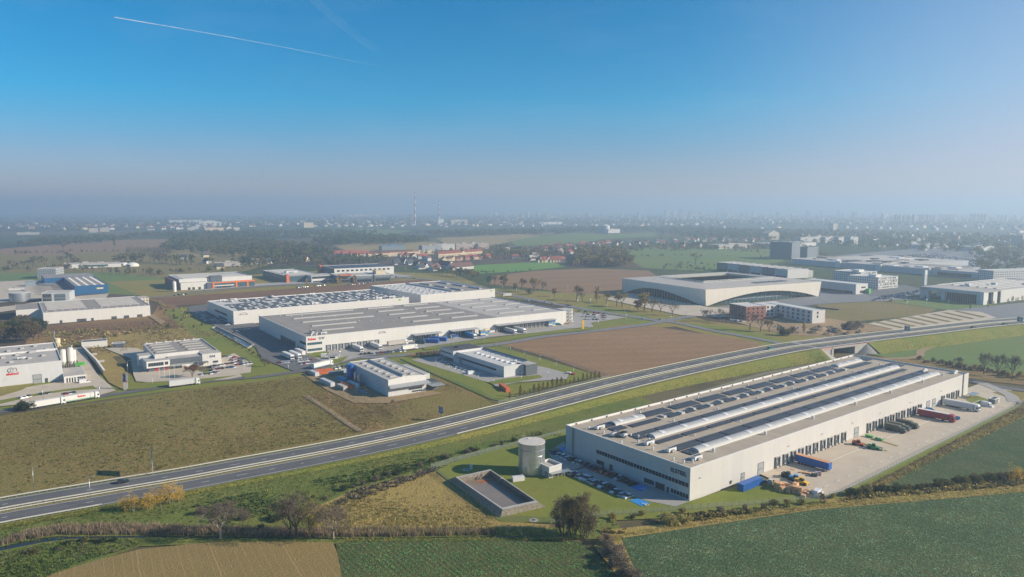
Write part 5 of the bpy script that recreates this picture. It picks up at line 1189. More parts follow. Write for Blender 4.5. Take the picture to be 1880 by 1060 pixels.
def loader(name, label, cat, loc, rz, paint, boom=True, cab_m='glass_dark'):
    t = thing(name, label, cat, loc, rz); m = MB(); m.yprism([(-2.4, .7), (2.2, .7), (2.3, 1.3), (1.0, 1.55), (-.3, 1.6), (-2.5, 1.9)], -.85, .85); m.build('body', paint, t); m = MB(); frustum(m, (-.9, .7, .7), (-.6, .4, .55), 1.55, 2.6); c = m.build('cab', cab_m, t); MB().box(-.75, -.65, 2.58, .55, .65, 2.72).build('roof', paint, c)
    if boom: m = MB(); m.tube((-2.2, .5, 2.0), (3.4, .5, 1.1), .2, n=6); m.build('boom', 'trim_dark', t); MB().yprism([(3.2, .2), (4.3, .12), (4.3, .2), (3.5, .4), (3.5, 1.2), (3.2, 1.2)], -.9, .9).build('bucket', 'trim_grey', t)
    for x, r_ in ((-1.6, .72), (1.5, .62)):
        for s in (-1, 1): m = MB(); wheel(m, x, s * .95, r_, .5); m.build('wheel', 'rubber', t)
    return t
loader('telehandler', 'orange-red telescopic handler parked on the yard beside a grass strip', 'loader', tuple(G(1576, 819)), out + R(12), 'rust_orange'); loader('tractor', 'dark green tractor with a front loader parked on the yard', 'tractor', tuple(G(1604, 826)), out + R(16), 'green_paint')
loader('forklift', 'black telescopic handler, rearmost of three machines parked in line', 'loader', tuple(G(1447, 879)), out + R(2), 'trim_dark'); loader('forklift', 'small blue and black forklift between the black and the yellow machine', 'forklift', tuple(G(1461, 885)), out, 'blue_light', False); loader('forklift', 'small yellow forklift at the open end of the line of machines', 'forklift', tuple(G(1472, 890)), out + R(4), 'yellow_paint', False)
r = random.Random(5); bxs = [(1425, 897), (1429, 900), (1432, 895), (1436, 899), (1437, 904), (1441, 897), (1444, 902), (1447, 906), (1450, 900), (1454, 905), (1458, 907), (1460, 901), (1463, 906), (1467, 909), (1471, 907), (1474, 911), (1478, 905), (1475, 914), (1482, 911), (1487, 912), (1492, 911.5)]
bxs.sort()
for k, p in enumerate(bxs):
    hgt_ = r.uniform(1.2, 3.0); o = thing('cardboard_box', f'brown cardboard bale, {nth(k)} from the left of the heap along the edge of the grass', 'cardboard box', tuple(G(*p)), r.uniform(0, 1.5), 'cardboard bales heaped beside the yard'); w_ = r.uniform(.8, 1.3); n = 2 if hgt_ > 2 else 1
    for j in range(n): z0 = j * hgt_ / n; d = .12 * j; MB().box(-w_ + d, -w_ * .8 + d, z0 + .04, w_ + d * .5, w_ * .8 - d, z0 + hgt_ / n - .02).build('box', 'cardboard', o)
    m = MB()
    for q in (-.5, .5): m.box(-w_ - .012, q * w_ - .04, .05, w_ + .012, q * w_ + .04, hgt_ / n)
    m.build('strap', 'trim_white', o)
for k, (px_, m_n, lb, s_) in enumerate((((1411, 890), 'trim_grey', 'grey wrapped pallet of goods next to the blue cabin container', (1.2, 1.0, 1.6)), ((1414, 893), 'galvanised', 'tall shiny steel drum rack next to the cardboard heap', (1.5, 1.2, 2.6)), ((1406, 888), 'trim_dark', 'dark open crate of scrap close to the blue cabin container', (1.6, 1.2, 1.3)), ((1456, 864), 'cardboard', 'flat wooden pallet lying near the blue trailer', (1.6, 1.1, .5)), ((1479, 871), 'cardboard', 'long cardboard package lying beside the blue trailer', (3.4, 1.5, .9)), ((1494, 876), 'trim_dark', 'black steel cage beyond the long cardboard package', (2.2, 1.6, 1.3)), ((1500, 874), 'trim_white', 'white water container in a cage at the end of the blue trailer', (1.2, 1.2, 1.5)), ((1505, 875), 'plaster_pink', 'pale pink stack of boards at the end of the blue trailer', (.8, .8, 1.9)))):
    t = thing('pallet', lb, 'pallet', tuple(G(*px_)), out + k * .1, None); L_, w_, h_ = s_; MB().box(-L_ / 2, -w_ / 2, .14, L_ / 2, w_ / 2, h_).build('load', m_n, t); m = MB(); [m.box(-L_ / 2 - .05, y - .08, 0, L_ / 2 + .05, y + .08, .14) for y in (-w_ / 2 + .05, 0, w_ / 2 - .05)]; m.build('skid', 'cardboard', t)
gh = Hall('gatehouse', 'small dark grey gatehouse with a pale front at the yard entrance', 'gatehouse', (1826, 744), None, 3.0, 3.0, 'dark_cladding', 'roof_dark', .2, U=6, ang=38); gh.win('F', .6, 3.0, 1.1, 2.3, 3, 'glass_pale'); gh.gate('F', 3.8, 4.8, 2.2, 'trim_white', 'door'); gh.bx(MB(), 'F', 4.9, 5.9, .1, 2.7, .05).build('wall_panel', 'trim_white', gh.root)
t = thing('smoking_shelter', 'low glass-roofed shelter against the far corner of the big warehouse', 'shelter', tuple(G(1786, 731)), A); [MB().tube((x, y, 0), (x, y, 2.2), .06, n=4).build('post', 'trim_grey', t) for x in (-4, 0, 4) for y in (-1.5, 1.5)]; MB().box(-4.3, -1.8, 2.2, 4.3, 1.8, 2.3).build('roof', 'glass_pale', t)
# ================================================================ the industrial park north of the dual carriageway
def TP(x, y, h): p = G(x, y, h); return Vector((p.x, p.y, 0))
# ---- long grey-roofed logistics hall
W2 = Hall('warehouse', 'very long white warehouse with a grey flat roof, slim rooflights and lorries at its docks', 'warehouse', (562.8, 650), (1039.6, 596), 120, 12.1, 'white_cladding', 'roof_grey', .6)
MB().box(160, .5, W2.rz - .02, W2.U - .5, 119.4, W2.rz + .03).build('roof_sheet', 'roof_light', W2.root)
for y in (21.5, 44.0, 66.0, 88.0, 110.0):
    for k, (a, b) in enumerate(((18.7, 43 if y < 30 else 54 if y < 50 else 78), (91.6, 116), (126.2, 151), (172.3, 198.4), (207.6, 234))): 
        W2.vault(a, min(b, W2.U - 4), y, 2.3, .6)
for i in range(46): W2.fan(8 + (i * 37) % 215, 8 + (i * 53) % 108, .9, .3)
for k in range(9): W2.fan(5 + (k % 3) * 3.3 + k * .4, 4 + (k // 3) * 2.6, 1.4, .45)
W2.unit(15, 7); W2.unit(9, 14, rot=1)
for x in range(9): W2.dock(15.9 + x * 4.55)
for x in range(5): W2.dock(83.5 + x * 4.5); W2.dock(116 + x * 4.5)
for x in range(13): W2.dock(157 + x * 4.3)
for a, b, z in ((80.5, 104, 5.6), (112.5, 137, 5.6), (154, 214, 6.2)):
    m = MB(); m.poly([(a, 0, z + .5), (b, 0, z + .5), (b, -5.5, z), (a, -5.5, z)]); m.poly([(a, -5.5, z - .2), (b, -5.5, z - .2), (b, 0, z + .3), (a, 0, z + .3)]); m.poly([(a, -5.5, z - .2), (b, -5.5, z - .2), (b, -5.5, z), (a, -5.5, z)]); m.poly([(a, -5.5, z - .2), (a, -5.5, z), (a, 0, z + .5), (a, 0, z + .3)]); m.build('canopy', 'trim_grey', W2.root)
W2.win('F', .8, 11.2, 5.9, 7.5, 8, 'glass_blue'); W2.win('F', .8, 11.2, 1.6, 3.2, 8, 'glass_blue'); W2.win('L', .5, 14, 5.9, 7.5, 8); W2.win('L', .5, 14, 1.2, 2.9, 8); W2.gate('L', 17, 19, 2.6, 'trim_dark', 'door')
for k in range(8): W2.dock(26 + k * 4.4, 'L')
text_obj('lettering', 'Raben', 2.3, 'lettering_red', W2.root, 'F', 4.1, 9.9)
m = MB()
for k, (a, b, z) in enumerate(((8.4, 10.2, 10.6), (10.5, 13.0, 10.7), (8.9, 10.4, 9.7), (10.8, 12.6, 9.8))): m.poly([(a + .3, -.1, z), (b + .3, -.1, z), (b, -.1, z - .5), (a, -.1, z - .5)])
m.build('emblem', 'lettering_black', W2.root)
def arch_logo(H, x, z, w):
    m = MB()
    for k in range(12):
        a0, a1 = math.pi * k / 12, math.pi * (k + 1) / 12; p = [(x + w / 2 * math.cos(a) * q, z + w * .28 * math.sin(a) * q) for a, q in ((a0, 1), (a1, 1), (a1, .88), (a0, .88))]; m.poly([(c[0], -.12, c[1]) for c in p])
    for a, b in ((-.42, -.2), (-.12, .1), (.18, .42)): m.box(x + a * w, -.14, z + .15, x + b * w, -.06, z + .45)
    m.build('emblem', 'lettering_black', H.root)
arch_logo(W2, 56.5, 9.0, 5.5)
W2.part('stair_tower', W2.U, 6, W2.U + 12, 16, -.2, 12.1, 'white_cladding', 'roof_light')
m = MB()
for z in (3, 6, 9, 12): m.box(W2.U + .4, .5, z - .15, W2.U + 9, 5.4, z)
for x in (.5, 3.3, 6.2, 8.8):
    for y in (.6, 5.2): m.box(W2.U + x - .1, y - .1, 0, W2.U + x + .1, y + .1, 12.2)
for z in (0, 3, 6, 9): m.poly([(W2.U + 1, 1, z), (W2.U + 1, 2.2, z), (W2.U + 8, 2.2, z + 3), (W2.U + 8, 1, z + 3)])
m.build('escape_stairs', 'trim_grey', W2.root)
W3 = Hall('warehouse', 'white warehouse whose roof is crowded with solar panels and white rooflights', 'warehouse', TP(428.3, 571.7, 12.1), None, 87, 12.1, 'white_cladding', 'roof_pale', .6, U=170, ang=36.4)
r = random.Random(11)
m = [MB(), MB(), MB()]
for i in range(17):
    for j in range(8):
        x, y = 6 + i * 9.6 + (j % 2) * 1.5, 5 + j * 10.0
        if (i < 2 and j > 4) or r.random() < .07: continue
        W3_ = m[0]; z = W3.rz; w_ = 5.8 if r.random() < .75 else 8.6
        for k in range(3): a = y + k * 1.9; W3_.poly([(x, a, z + .2), (x + w_, a, z + .2), (x + w_, a + 1.6, z + .5), (x, a + 1.6, z + .5)])
        if r.random() < .6: m[1].box(x + 6.2, y + 1, z, x + 8.4, y + 4.4, z + .8)
        if r.random() < .4: m[1].box(x + 1, y + 6.6, z, x + 4, y + 8.2, z + .8)
o = m[0].build('solar_array', 'solar', W3.root); o['kind'] = 'stuff'; o = m[1].build('roof_hatch', 'skylight', W3.root); o['kind'] = 'stuff'
for x, y, r_ in ((12, 78, 0), (18, 72, 1), (22, 80, 0), (60, 82, 1), (100, 78, 0), (140, 6, 0), (155, 8, 0), (75, 6, 0)): W3.unit(x, y, 6, 2.4, 2.2, r_)
W3.win('L', 20, 60, 5.5, 7.0, 14); W3.win('L', 20, 48, 1.2, 2.8, 10); W3.gate('F', 40, 45, 4.2); W3.gate('F', 66, 69, 3.6, z0=4.4, name='hatch'); W3.gate('F', 104, 107, 3.6, z0=4.4, name='hatch'); W3.gate('F', 136, 139, 4, z0=6, name='hatch'); W3.gate('F', 151, 153, 4, z0=6, name='hatch')
arch_logo(W3, 8.5, 8.2, 7)
text_obj('lettering', 'MO', 2.2, 'lettering_green', W3.root, 'F', 160, 10)
W4 = Hall('warehouse', 'white warehouse behind the long grey roof, half its roof pale, half grey', 'warehouse', TP(772.5, 541.7, 12), None, 113, 12, 'white_cladding', 'roof_grey', .6, U=94, ang=37.4)
MB().box(.5, .5, W4.rz - .02, 42, 112.5, W4.rz + .03).build('roof_sheet', 'roof_pale', W4.root)
for i in range(5):
    for j in range(10): 
        if (i + j) % 3: W4.boxr('roof_hatch', 4 + i * 7.5, 5 + j * 10.5, 6.5 + i * 7.5, 7 + j * 10.5, .8, 'skylight')
W4.vault(8, 108, 44, 3.5, 1.2, along='y')
for x in (58, 82):
    for y in (22, 55, 88): W4.vault(y - 11, y + 11, x, 3.6, 1.3, along='y', flaps=3)
text_obj('lettering', 'MO', 2.2, 'lettering_green', W4.root, 'F', 89, 10)
# ---- smaller works
GS = Hall('factory', 'grey-roofed factory hall with a white office front and a framed strip of upper windows', 'factory', TP(283.8, 654.5, 7.8), None, 51.5, 7.8, 'light_grey_cladding', 'roof_grey', .5, U=37.5, ang=34)
GS.part('side_wing', 26, -10, 37.5, .3, -.2, 7.75, 'white_cladding', 'roof_light'); GS.part('upper_wall', 0, -.4, 26, 0, 5.0, 9.0, 'white_cladding'); GS.part('side_annex', -8, 7.5, 0, 18, -.2, 7.4, 'light_grey_cladding', 'roof_light'); GS.part('side_annex', -6.2, -6, 0, 7.5, -.2, 6.2, 'light_grey_cladding', 'roof_light')
o = GS.part('office_block', -6.2, -12, 6.8, -5, 2.9, 7.0, 'plaster_white', 'roof_light'); GS.part('ground_floor', -5.0, -10.5, 5.5, -5.5, -.2, 2.9, 'dark_cladding')
def fbox(H, name, x0, x1, z0, z1, y, mat, n=0, fr='trim_grey'):
    o = MB().box(x0, y - .05, z0, x1, y + .05, z1).build(name, mat, H.root)
    if n:
        m = MB()
        for k in range(n + 1): c = x0 + (x1 - x0) * k / n; m.box(c - .06, y - .09, z0, c + .06, y, z1)
        m.box(x0, y - .1, z1, x1, y, z1 + .12); m.box(x0, y - .1, z0 - .12, x1, y, z0); m.build('frame', fr, o)
    return o
fbox(GS, 'window', -5.2, 3.2, 4.0, 6.0, -12.02, 'glass_dark', 9); fbox(GS, 'window', 4.0, 5.8, 4.2, 6.0, -12.02, 'glass_dark', 2); fbox(GS, 'wall_panel', -1.2, .6, .2, 2.6, -10.55, 'red_paint'); fbox(GS, 'wall_panel', 4.0, 5.4, .8, 2.8, -10.55, 'red_paint')
GS.part('office_link', 6.8, -10.4, 26, -.5, 4.2, 6.9, 'dark_cladding', 'roof_light'); GS.part('office_link', 7.4, -9.6, 26, -.5, -.2, 4.2, 'plaster_white'); fbox(GS, 'window', 7.6, 25.6, 2.7, 4.15, -9.66, 'glass_pale', 20); fbox(GS, 'window', 7.6, 14, .2, 2.2, -9.66, 'glass_dark', 5); GS.part('porch_roof', 22, -14, 29, -9.7, 2.9, 3.3, 'dark_cladding')
m = MB(); [m.tube((x, -13.6, 0), (x, -13.6, 2.9), .12, n=6) for x in (23, 28.5)]; m.build('porch_column', 'trim_white', GS.root)
fbox(GS, 'sign_panel', 29.4, 34.6, 4.9, 6.9, -10.05, 'trim_white'); t = text_obj('lettering', 'GAS', 1.9, 'lettering_navy', GS.root, 'F', 32, 5.9, off=10.14); fbox(GS, 'window', 32.4, 35.4, 1.6, 2.8, -10.05, 'glass_dark', 3)
for i in range(5): GS.vault(3, 15, 6 + i * 9.5, 1.4, .35); GS.vault(22, 34, 6 + i * 9.5, 1.4, .35); GS.fan(1.6, 4 + i * 9.5, .8, .4, 'trim_dark'); GS.fan(20.5, 4 + i * 9.5, .8, .4, 'trim_dark')
for i in range(6): GS.fan(2 + i * 6, 50, 1.8, .3)
GS.gate('L', 24, 28, 4, 'trim_grey'); GS.gate('L', 40, 44, 4, 'trim_grey')
ao = G(116, 699); d_ = Vector((math.cos(R(35)), math.sin(R(35)), 0))
EK = Hall('factory', 'light grey factory hall with a red emblem on its wall and white silos alongside', 'factory', ao - d_ * 95, None, 71, 12, 'light_grey_cladding', 'roof_light', .5, U=95, ang=35)
EK.part('roof_divider', 0, 41.5, 95, 42.3, 11, 12.6, 'trim_white'); EK.gate('F', 80.5, 84.5, 5.2); EK.gate('F', 86.3, 87.4, 2.4, 'trim_dark', 'door'); EK.part('office_block', 95, -10, 106, 16, -.2, 4.2, 'plaster_white', 'roof_light')
for k in range(4): fbox(EK, 'window', 96.2 + k * 1.3, 96.8 + k * 1.3, .5, 3.2, -10.04, 'glass_dark')
fbox(EK, 'window', 101.6, 105.6, 2.3, 3.2, -10.04, 'glass_dark', 4); fbox(EK, 'entrance_door', 101.8, 104.6, 0, 1.9, -10.04, 'glass_dark', 3); fbox(EK, 'wall_panel', 105.0, 105.9, .2, 2.2, -10.06, 'brick_red')
text_obj('lettering', 'ekamol', 2.0, 'lettering_red', EK.root, 'F', 71, 7.2)
m = MB()
def ring_(m, x, z, rx, rz, a0, a1, w):
    n = 10
    for k in range(n):
        t0, t1 = a0 + (a1 - a0) * k / n, a0 + (a1 - a0) * (k + 1) / n; m.poly([(x + rx * math.cos(t) * q, -.12, z + rz * math.sin(t) * q) for t, q in ((t0, 1), (t1, 1), (t1, 1 - w), (t0, 1 - w))])
ring_(m, 70.6, 9.3, 1.9, 1.5, 1.2, 4.4, .16); ring_(m, 71.2, 9.2, 1.3, 1.1, 1.5, 5.0, .2); ring_(m, 72.3, 9.3, 1.0, 1.2, -1.2, 3.6, .2); m.build('emblem', 'lettering_black', EK.root)
for i in range(26): EK.boxr('roof_hatch', 34 + (i * 23) % 56, 5 + (i * 17) % 62, 36 + (i * 23) % 56, 7.2 + (i * 17) % 62, 1.1, 'skylight'); EK.fan(33.4 + (i * 23) % 56, 5.5 + (i * 17) % 62, .9, .5, 'trim_dark')
EK.unit(76, 20); EK.unit(55, 30); EK.unit(62, 8)
for k, px_ in enumerate(((117.5, 676), (131, 674.5), (137.5, 673.5))):
    h_ = (11.5, 12.2, 10.5)[k]; t = thing('silo', ('tall white silo against the grey factory wall, nearest the wall', 'tallest white silo, middle one of three beside the grey factory', 'slimmer white silo, outermost of three beside the grey factory')[k], 'silo', tuple(G(*px_)), 0, 'white silos'); r_ = (1.5, 1.6, 1.1)[k]
    m = MB(); m.lathe([(r_ * .4, 2.2), (r_, 4.2), (r_, h_), (r_ * .5, h_ + .6), (0, h_ + .6)], 20); m.build('drum', 'plaster_white', t); m = MB(); [m.tube((r_ * .9 * c, r_ * .9 * s, 0), (r_ * .9 * c, r_ * .9 * s, 4.4), .12, n=5) for c, s in ((.7, .7), (-.7, .7), (.7, -.7), (-.7, -.7))]; m.build('leg_frame', 'trim_grey', t); m = MB(); [m.tube((r_ * math.cos(a), r_ * math.sin(a), h_), (r_ * math.cos(a), r_ * math.sin(a), h_ + 1), .05, n=4) for a in np.linspace(0, 5.5, 8)]; m.build('roof_rail', 'trim_grey', t)
t = thing('hopper', 'pale yellow mixing hopper and conveyor at the back of the grey factory', 'machine', tuple(G(106, 642))); m = MB(); m.lathe([(.8, 2), (2, 5), (2, 8), (0, 8.5)], 12); m.build('bin', 'plaster_cream', t); m = MB(); m.tube((2, 0, 1), (12, -3, 3), .5); m.tube((-2, 1, 8), (2, 1, 2), .4); m.build('conveyor', 'plaster_cream', t); m = MB(); m.tube((-3, 2, 0), (-3, 2, 13), .5); m.build('flue', 'galvanised', t)
sl_ = Hall('storage_shed', 'blue-grey roofed open store shed at the far end of the bay wall', 'shed', (150, 640), None, 9, 4.5, 'plaster_white', 'roof_dark', .2, U=16, ang=28); sl_.gate('L', 1, 8, 4.0, 'trim_dark', 'opening')
bw = thing('bay_wall', 'long pale wall of open stone bays with white covers along the works lane', 'wall', tuple(G(170, 668))); m, m2 = MB(), MB(); o_ = G(170, 668); P_ = [G(150, 642) - o_, G(163, 655) - o_, G(176, 668) - o_, G(190, 688) - o_]
for a, b in zip(P_[:-1], P_[1:]):
    d = (b - a).normalized(); n = Vector((-d.y, d.x, 0)); m.poly([a, b, b + Vector((0, 0, 2.6)), a + Vector((0, 0, 2.6))]); m2.poly([a + Vector((0, 0, 2.65)), b + Vector((0, 0, 2.65)), b - n * -1.2 + Vector((0, 0, 2.5)), a - n * -1.2 + Vector((0, 0, 2.5))])
    m.poly([a, a + n * 5, a + n * 5 + Vector((0, 0, 2)), a + Vector((0, 0, 2))])
m.build('wall_panel', 'concrete', bw); m2.build('coping', 'plaster_white', bw)
container('bright green skip container by the silos on the works lane', tuple(G(147, 672)), R(20), 5.5, 'green_bright', 2.3, 2.2, name='waste_container')
tb = Hall('shed', 'dark timber site hut with a blue-grey roof behind the factory', 'shed', (205, 640), None, 6, 3.6, 'dark_cladding', 'roof_grey', .2, U=8, ang=20); tb.win('F', 1, 3, 1, 2.2, 2)
py = thing('sign_pylon', 'tall grey sign pylon with violet and red panels at the factory entrance', 'sign', tuple(G(231, 716)), R(20)); MB().box(-1.1, -.25, 0, 1.1, .25, 4.2).build('base', 'concrete', py); MB().box(-1.2, -.3, 4.2, 1.2, .3, 9.2).build('sign_panel', 'office_bands', py); MB().box(-.9, -.34, 4.6, .3, .34, 8.8).build('stripe', 'lettering_navy', py); MB().box(.3, -.33, 4.3, .9, .33, 5.2).build('stripe', 'red_paint', py)
for k, x_ in enumerate((293.5, 302.5, 311.5, 321)):
    t = thing('flagpole', f'white flagpole without a flag, {nth(k)} from the left before the white office front', 'flagpole', tuple(G(x_, (703, 702, 700, 698)[k])), 0, 'flagpoles before the factory office'); MB().tube((0, 0, 0), (0, 0, 9.5), .12, .06, 8).build('pole', 'trim_white', t); m = MB(); m.lathe([(.14, 9.5), (.1, 9.7), (0, 9.75)], 8); m.build('finial', 'trim_white', t)
S1 = Hall('workshop', 'blue-grey workshop with a curved front, ridge rooflight and dust silos on its shaded side', 'workshop', (713, 730.9), None, 55, 9.7, 'light_grey_cladding', 'roof_light', .3, U=22.5, ang=34)
S1.vault(4, 52, 11.3, 2.4, .9, along='y')
for i in range(6): S1.boxr('roof_hatch', 4 + (i % 2) * .6, 6 + i * 8, 7, 8 + i * 8, .8, 'skylight'); S1.boxr('roof_hatch', 16, 6 + i * 8, 18.8, 8 + i * 8, .8, 'skylight')
m = MB(); n = 14
for i in range(n): x0, x1 = 22.5 * i / n, 22.5 * (i + 1) / n; f = lambda x: 9.6 + .9 * math.sin(math.pi * x / 22.5); m.poly([(x0, -.1, 6.8), (x1, -.1, 6.8), (x1, -.1, f(x1)), (x0, -.1, f(x0))]); m.poly([(x0, -.1, f(x0)), (x1, -.1, f(x1)), (x1, .9, f(x1) - .3), (x0, .9, f(x0) - .3)])
m.build('curved_gable', 'plaster_white', S1.root); m = MB(); m.poly([(.3, -.1, 6.6), (23.5, -.1, 6.6), (24, -3.2, 5.6), (-.2, -3.2, 5.6)]); m.poly([(.3, -.1, 6.4), (23.5, -.1, 6.4), (24, -3.2, 5.4), (-.2, -3.2, 5.4)]); m.poly([(-.2, -3.2, 5.4), (24, -3.2, 5.4), (24, -3.2, 5.6), (-.2, -3.2, 5.6)]); m.build('canopy', 'trim_grey', S1.root)
fbox(S1, 'window', 12, 20, 2.6, 3.3, -.05, 'glass_dark', 6); fbox(S1, 'window', 14, 20, 1.2, 1.9, -.05, 'glass_dark', 5); fbox(S1, 'wall_panel', 0, 22.4, 3.6, 5.2, -.06, 'grey_cladding')
S1.part('side_annex', 22.5, 12, 31, 42, -.2, 7, 'light_grey_cladding', 'roof_light'); S1.part('entrance_block', 22.5, 1, 31, 9, -.2, 4.8, 'dark_cladding', 'roof_dark'); S1.part('porch_roof', 24, -4, 32, 1, 3.6, 3.85, 'trim_grey'); S1.gate('L', 44, 48, 4)
for k, (y, r_, h_, mt) in enumerate(((50, 1.5, 9.5, 'blue_light'), (46, 1.7, 9.8, 'blue_paint'), (38, 1.1, 7, 'galvanised'), (32, 1.2, 6.5, 'galvanised'))):
    t = thing('dust_silo', ('pale blue dust silo in the workshop shade, farthest of four', 'deep blue dust silo against the workshop wall', 'grey dust silo in the workshop shade, third of four', 'grey dust silo in the workshop shade, nearest of four')[k], 'silo', tuple(S1.wld(-2.2 - k * .3, y)), 0); m = MB(); m.lathe([(.4, 1.2), (r_, 2.6), (r_, h_), (0, h_ + .7)], 18); m.build('drum', mt, t); m = MB(); [m.tube((r_ * .8 * c, r_ * .8 * s, 0), (r_ * .8 * c, r_ * .8 * s, 2.8), .1, n=4) for c, s in ((1, 0), (-1, 0), (0, 1), (0, -1))]; m.build('leg_frame', 'trim_grey', t)
S2 = Hall('office_hall', 'low grey-clad hall with a taller end block, long window strip and dark corner block', 'hall', (925.3, 695.1), None, 54, 7.1, 'light_grey_cladding', 'roof_pale', .5, U=20.5, ang=35)
S2.part('end_block', -3, 54, 20.5, 72, 3.0, 7.9, 'light_grey_cladding', 'roof_dark'); S2.part('end_block', 1, 54, 20, 71, -.2, 3.0, 'dark_cladding'); S2.part('corner_block', 13.0, -4.2, 21.5, 5, .6, 7.15, 'dark_cladding', 'roof_light'); S2.part('corner_plinth', 13.3, -4, 21.3, 4, -.2, .6, 'plaster_white'); S2.part('corner_wall', 12.4, -1.8, 13.0, 1, -.2, 7.0, 'grey_cladding')
S2.win('L', 8, 52, 3.1, 4.2, 26); S2.gate('L', 1.2, 4.2, 4, 'light_grey_cladding'); m = MB(); m.box(-3.05, 56, 5.2, -2.95, 71, 6.0); m.build('window', 'glass_dark', S2.root); S2.part('roof_edge', 20.3, 5, 20.8, 54, 6.6, 7.9, 'dark_cladding'); S2.part('porch', -3, 48, -.1, 54, -.2, 3.4, 'grey_cladding')
for i in range(8): S2.boxr('roof_hatch', 8.8, 5 + i * 5.6, 11.2, 7 + i * 5.6, .7, 'trim_white'); S2.fan(17, 4 + i * 6, .9, .3, 'trim_dark')
S2.part('cooling_unit', 5, 62, 9, 65, 7.9, 8.9, 'trim_dark'); S2.unit(15, 10, 2, 1.2, 1.2)
W5 = Hall('warehouse', 'plain white warehouse with grey ribbed roof and small dark openings along its foot', 'warehouse', TP(79, 574.5, 10.1), None, 88, 10.1, 'white_cladding', 'roof_grey', .4, U=84, ang=35)
W5.part('side_wing', -19, 41, 0, 88, -.2, 9.2, 'white_cladding', 'roof_grey')
for i in range(6): W5.vault(4, 34, 22 + i * 11, 2.0, .6); W5.vault(46, 78, 22 + i * 11, 2.0, .6)
for a in (12, 25, 28, 36, 52, 62, 73): W5.gate('F', a, a + (4 if a % 3 else 1.6), 2.2, 'trim_dark', 'opening')
for i in range(14): W5.fan(3 + i * 6, 5 + (i % 3) * 3, .9, .4)
W5.part('rear_office', 76, 88, 96, 104, -.2, 8, 'block_cream', 'roof_light')
t = BL = Hall('warehouse', 'deep blue warehouse with a rooflight-dotted grey roof and a recessed loading yard', 'warehouse', TP(137.2, 525.5, 10.5), None, 132, 10.5, 'blue_cladding', 'roof_grey', .4, trim='blue_cladding', U=34, ang=36.5)
BL.part('rear_wing', -21, 132, 36, 190, -.2, 10.5, 'blue_cladding', 'roof_grey')
for i in range(4):
    for j in range(12): BL.boxr('roof_hatch', 4 + i * 8, 6 + j * 10.4, 6.6 + i * 8, 8.2 + j * 10.4, .7, 'trim_white')
for j in range(14): BL.part('yard_canopy', -26 - (j % 3) * 3, 8 + j * 9, -.2, 11 + j * 9, 4.4 - (j % 2) * .4, 4.7 - (j % 2) * .4, 'roof_grey')
MB().box(22, -.2, 5.5, 29, -.05, 7.2).build('sign_panel', 'plaster_cream', BL.root)
t = thing('water_tank', 'squat round steel tank in the yard below the blue warehouse', 'water tank', tuple(G(37, 553))); m = MB(); m.lathe([(10, 0), (10, 9.2)], 40); m.build('shell', 'galvanised', t); m = MB(); m.lathe([(10.1, 9.2), (10.1, 9.5), (0, 9.8)], 40); m.build('lid', 'roof_pale', t)
t = thing('tunnel_tent', 'rounded pale blue storage tent beside the blue warehouse', 'tent', tuple(G(70, 525)), R(36)); m = MB(); pr = [(7 * math.cos(a), 7 * math.sin(a)) for a in np.linspace(0, math.pi, 13)]; m.xprism(pr[::-1], -14, 14); m.build('skin', 'glass_pale', t); MB().box(14.0, -2.5, 0, 14.2, 2.5, 4).build('door', 'trim_grey', t)
b_ = Hall('substation', 'grey cubic building with a blue side left of the blue warehouse', 'building', (69, 512), None, 30, 14, 'block_grey', 'roof_light', .3, U=24, ang=12); b_.part('side_panel', -.3, 0, 0, 30, 0, 13.8, 'blue_cladding')
b_ = Hall('portal_hall', 'pale grey hall with two dark gate openings in front of the squat steel tank', 'hall', (77, 555), None, 26, 9.5, 'grey_cladding', 'roof_light', .3, U=26, ang=20); b_.gate('F', 1, 9, 8.4, 'trim_dark'); b_.gate('F', 12, 22, 8, 'office_dark')
OR = Hall('factory', 'white factory hall with a bright orange framed glass front', 'factory', TP(328.7, 513, 13), None, 72, 13, 'white_cladding', 'roof_light', .6, U=88, ang=35)
OR.part('front_block', 0, -9, 30, 0, -.2, 9, 'white_cladding', 'roof_light'); OR.part('front_block', 30, -12, 88, 0, -.2, 7.6, 'dark_cladding', 'roof_light'); OR.part('frame_band', 38, -12.6, 62, -11.9, 6.6, 7.9, 'orange_paint'); OR.part('frame_band', 36, -12.6, 38, -11.9, 0, 7.9, 'orange_paint'); OR.part('frame_band', 62, -12.6, 88, -11.9, 6.6, 8.6, 'orange_paint'); OR.part('frame_band', 78, -12.6, 80, -11.9, 0, 6.6, 'orange_paint'); OR.part('frame_band', 64, -12.6, 66, -11.9, 0, 6.6, 'orange_paint'); OR.part('side_wing', -5, 4, 0, 68, 0, 11, 'brick_red')
fbox(OR, 'window', 39, 61, 4.2, 6.3, -12.05, 'glass_blue', 14); fbox(OR, 'window', 41, 58, .6, 2.8, -12.05, 'glass_dark', 12); fbox(OR, 'wall_panel', 38, 62, 2.9, 4.1, -12.06, 'plaster_white'); fbox(OR, 'window', 67, 87, .6, 6.0, -12.05, 'glass_blue', 10); OR.part('roof_house', 36, -3, 50, 6, 8, 15, 'dark_cladding', 'roof_dark')
for i in range(6): OR.vault(6, 82, 8 + i * 11, 2.8, .8)
OR.solar(50, 85, 30, 70, 10)
for a in (8, 13, 20): fbox(OR, 'door', a, a + 3, 0, 3, -9.05, 'trim_dark')
t = thing('silo', 'single white silo at the corner of the orange-framed factory', 'silo', tuple(G(320.5, 536))); m = MB(); m.lathe([(2.2, 0), (2.2, 12), (0, 13)], 20); m.build('drum', 'plaster_white', t); m = MB(); m.lathe([(2.5, -.1), (2.5, .3), (2.2, .3)], 20); m.build('plinth', 'concrete', t)
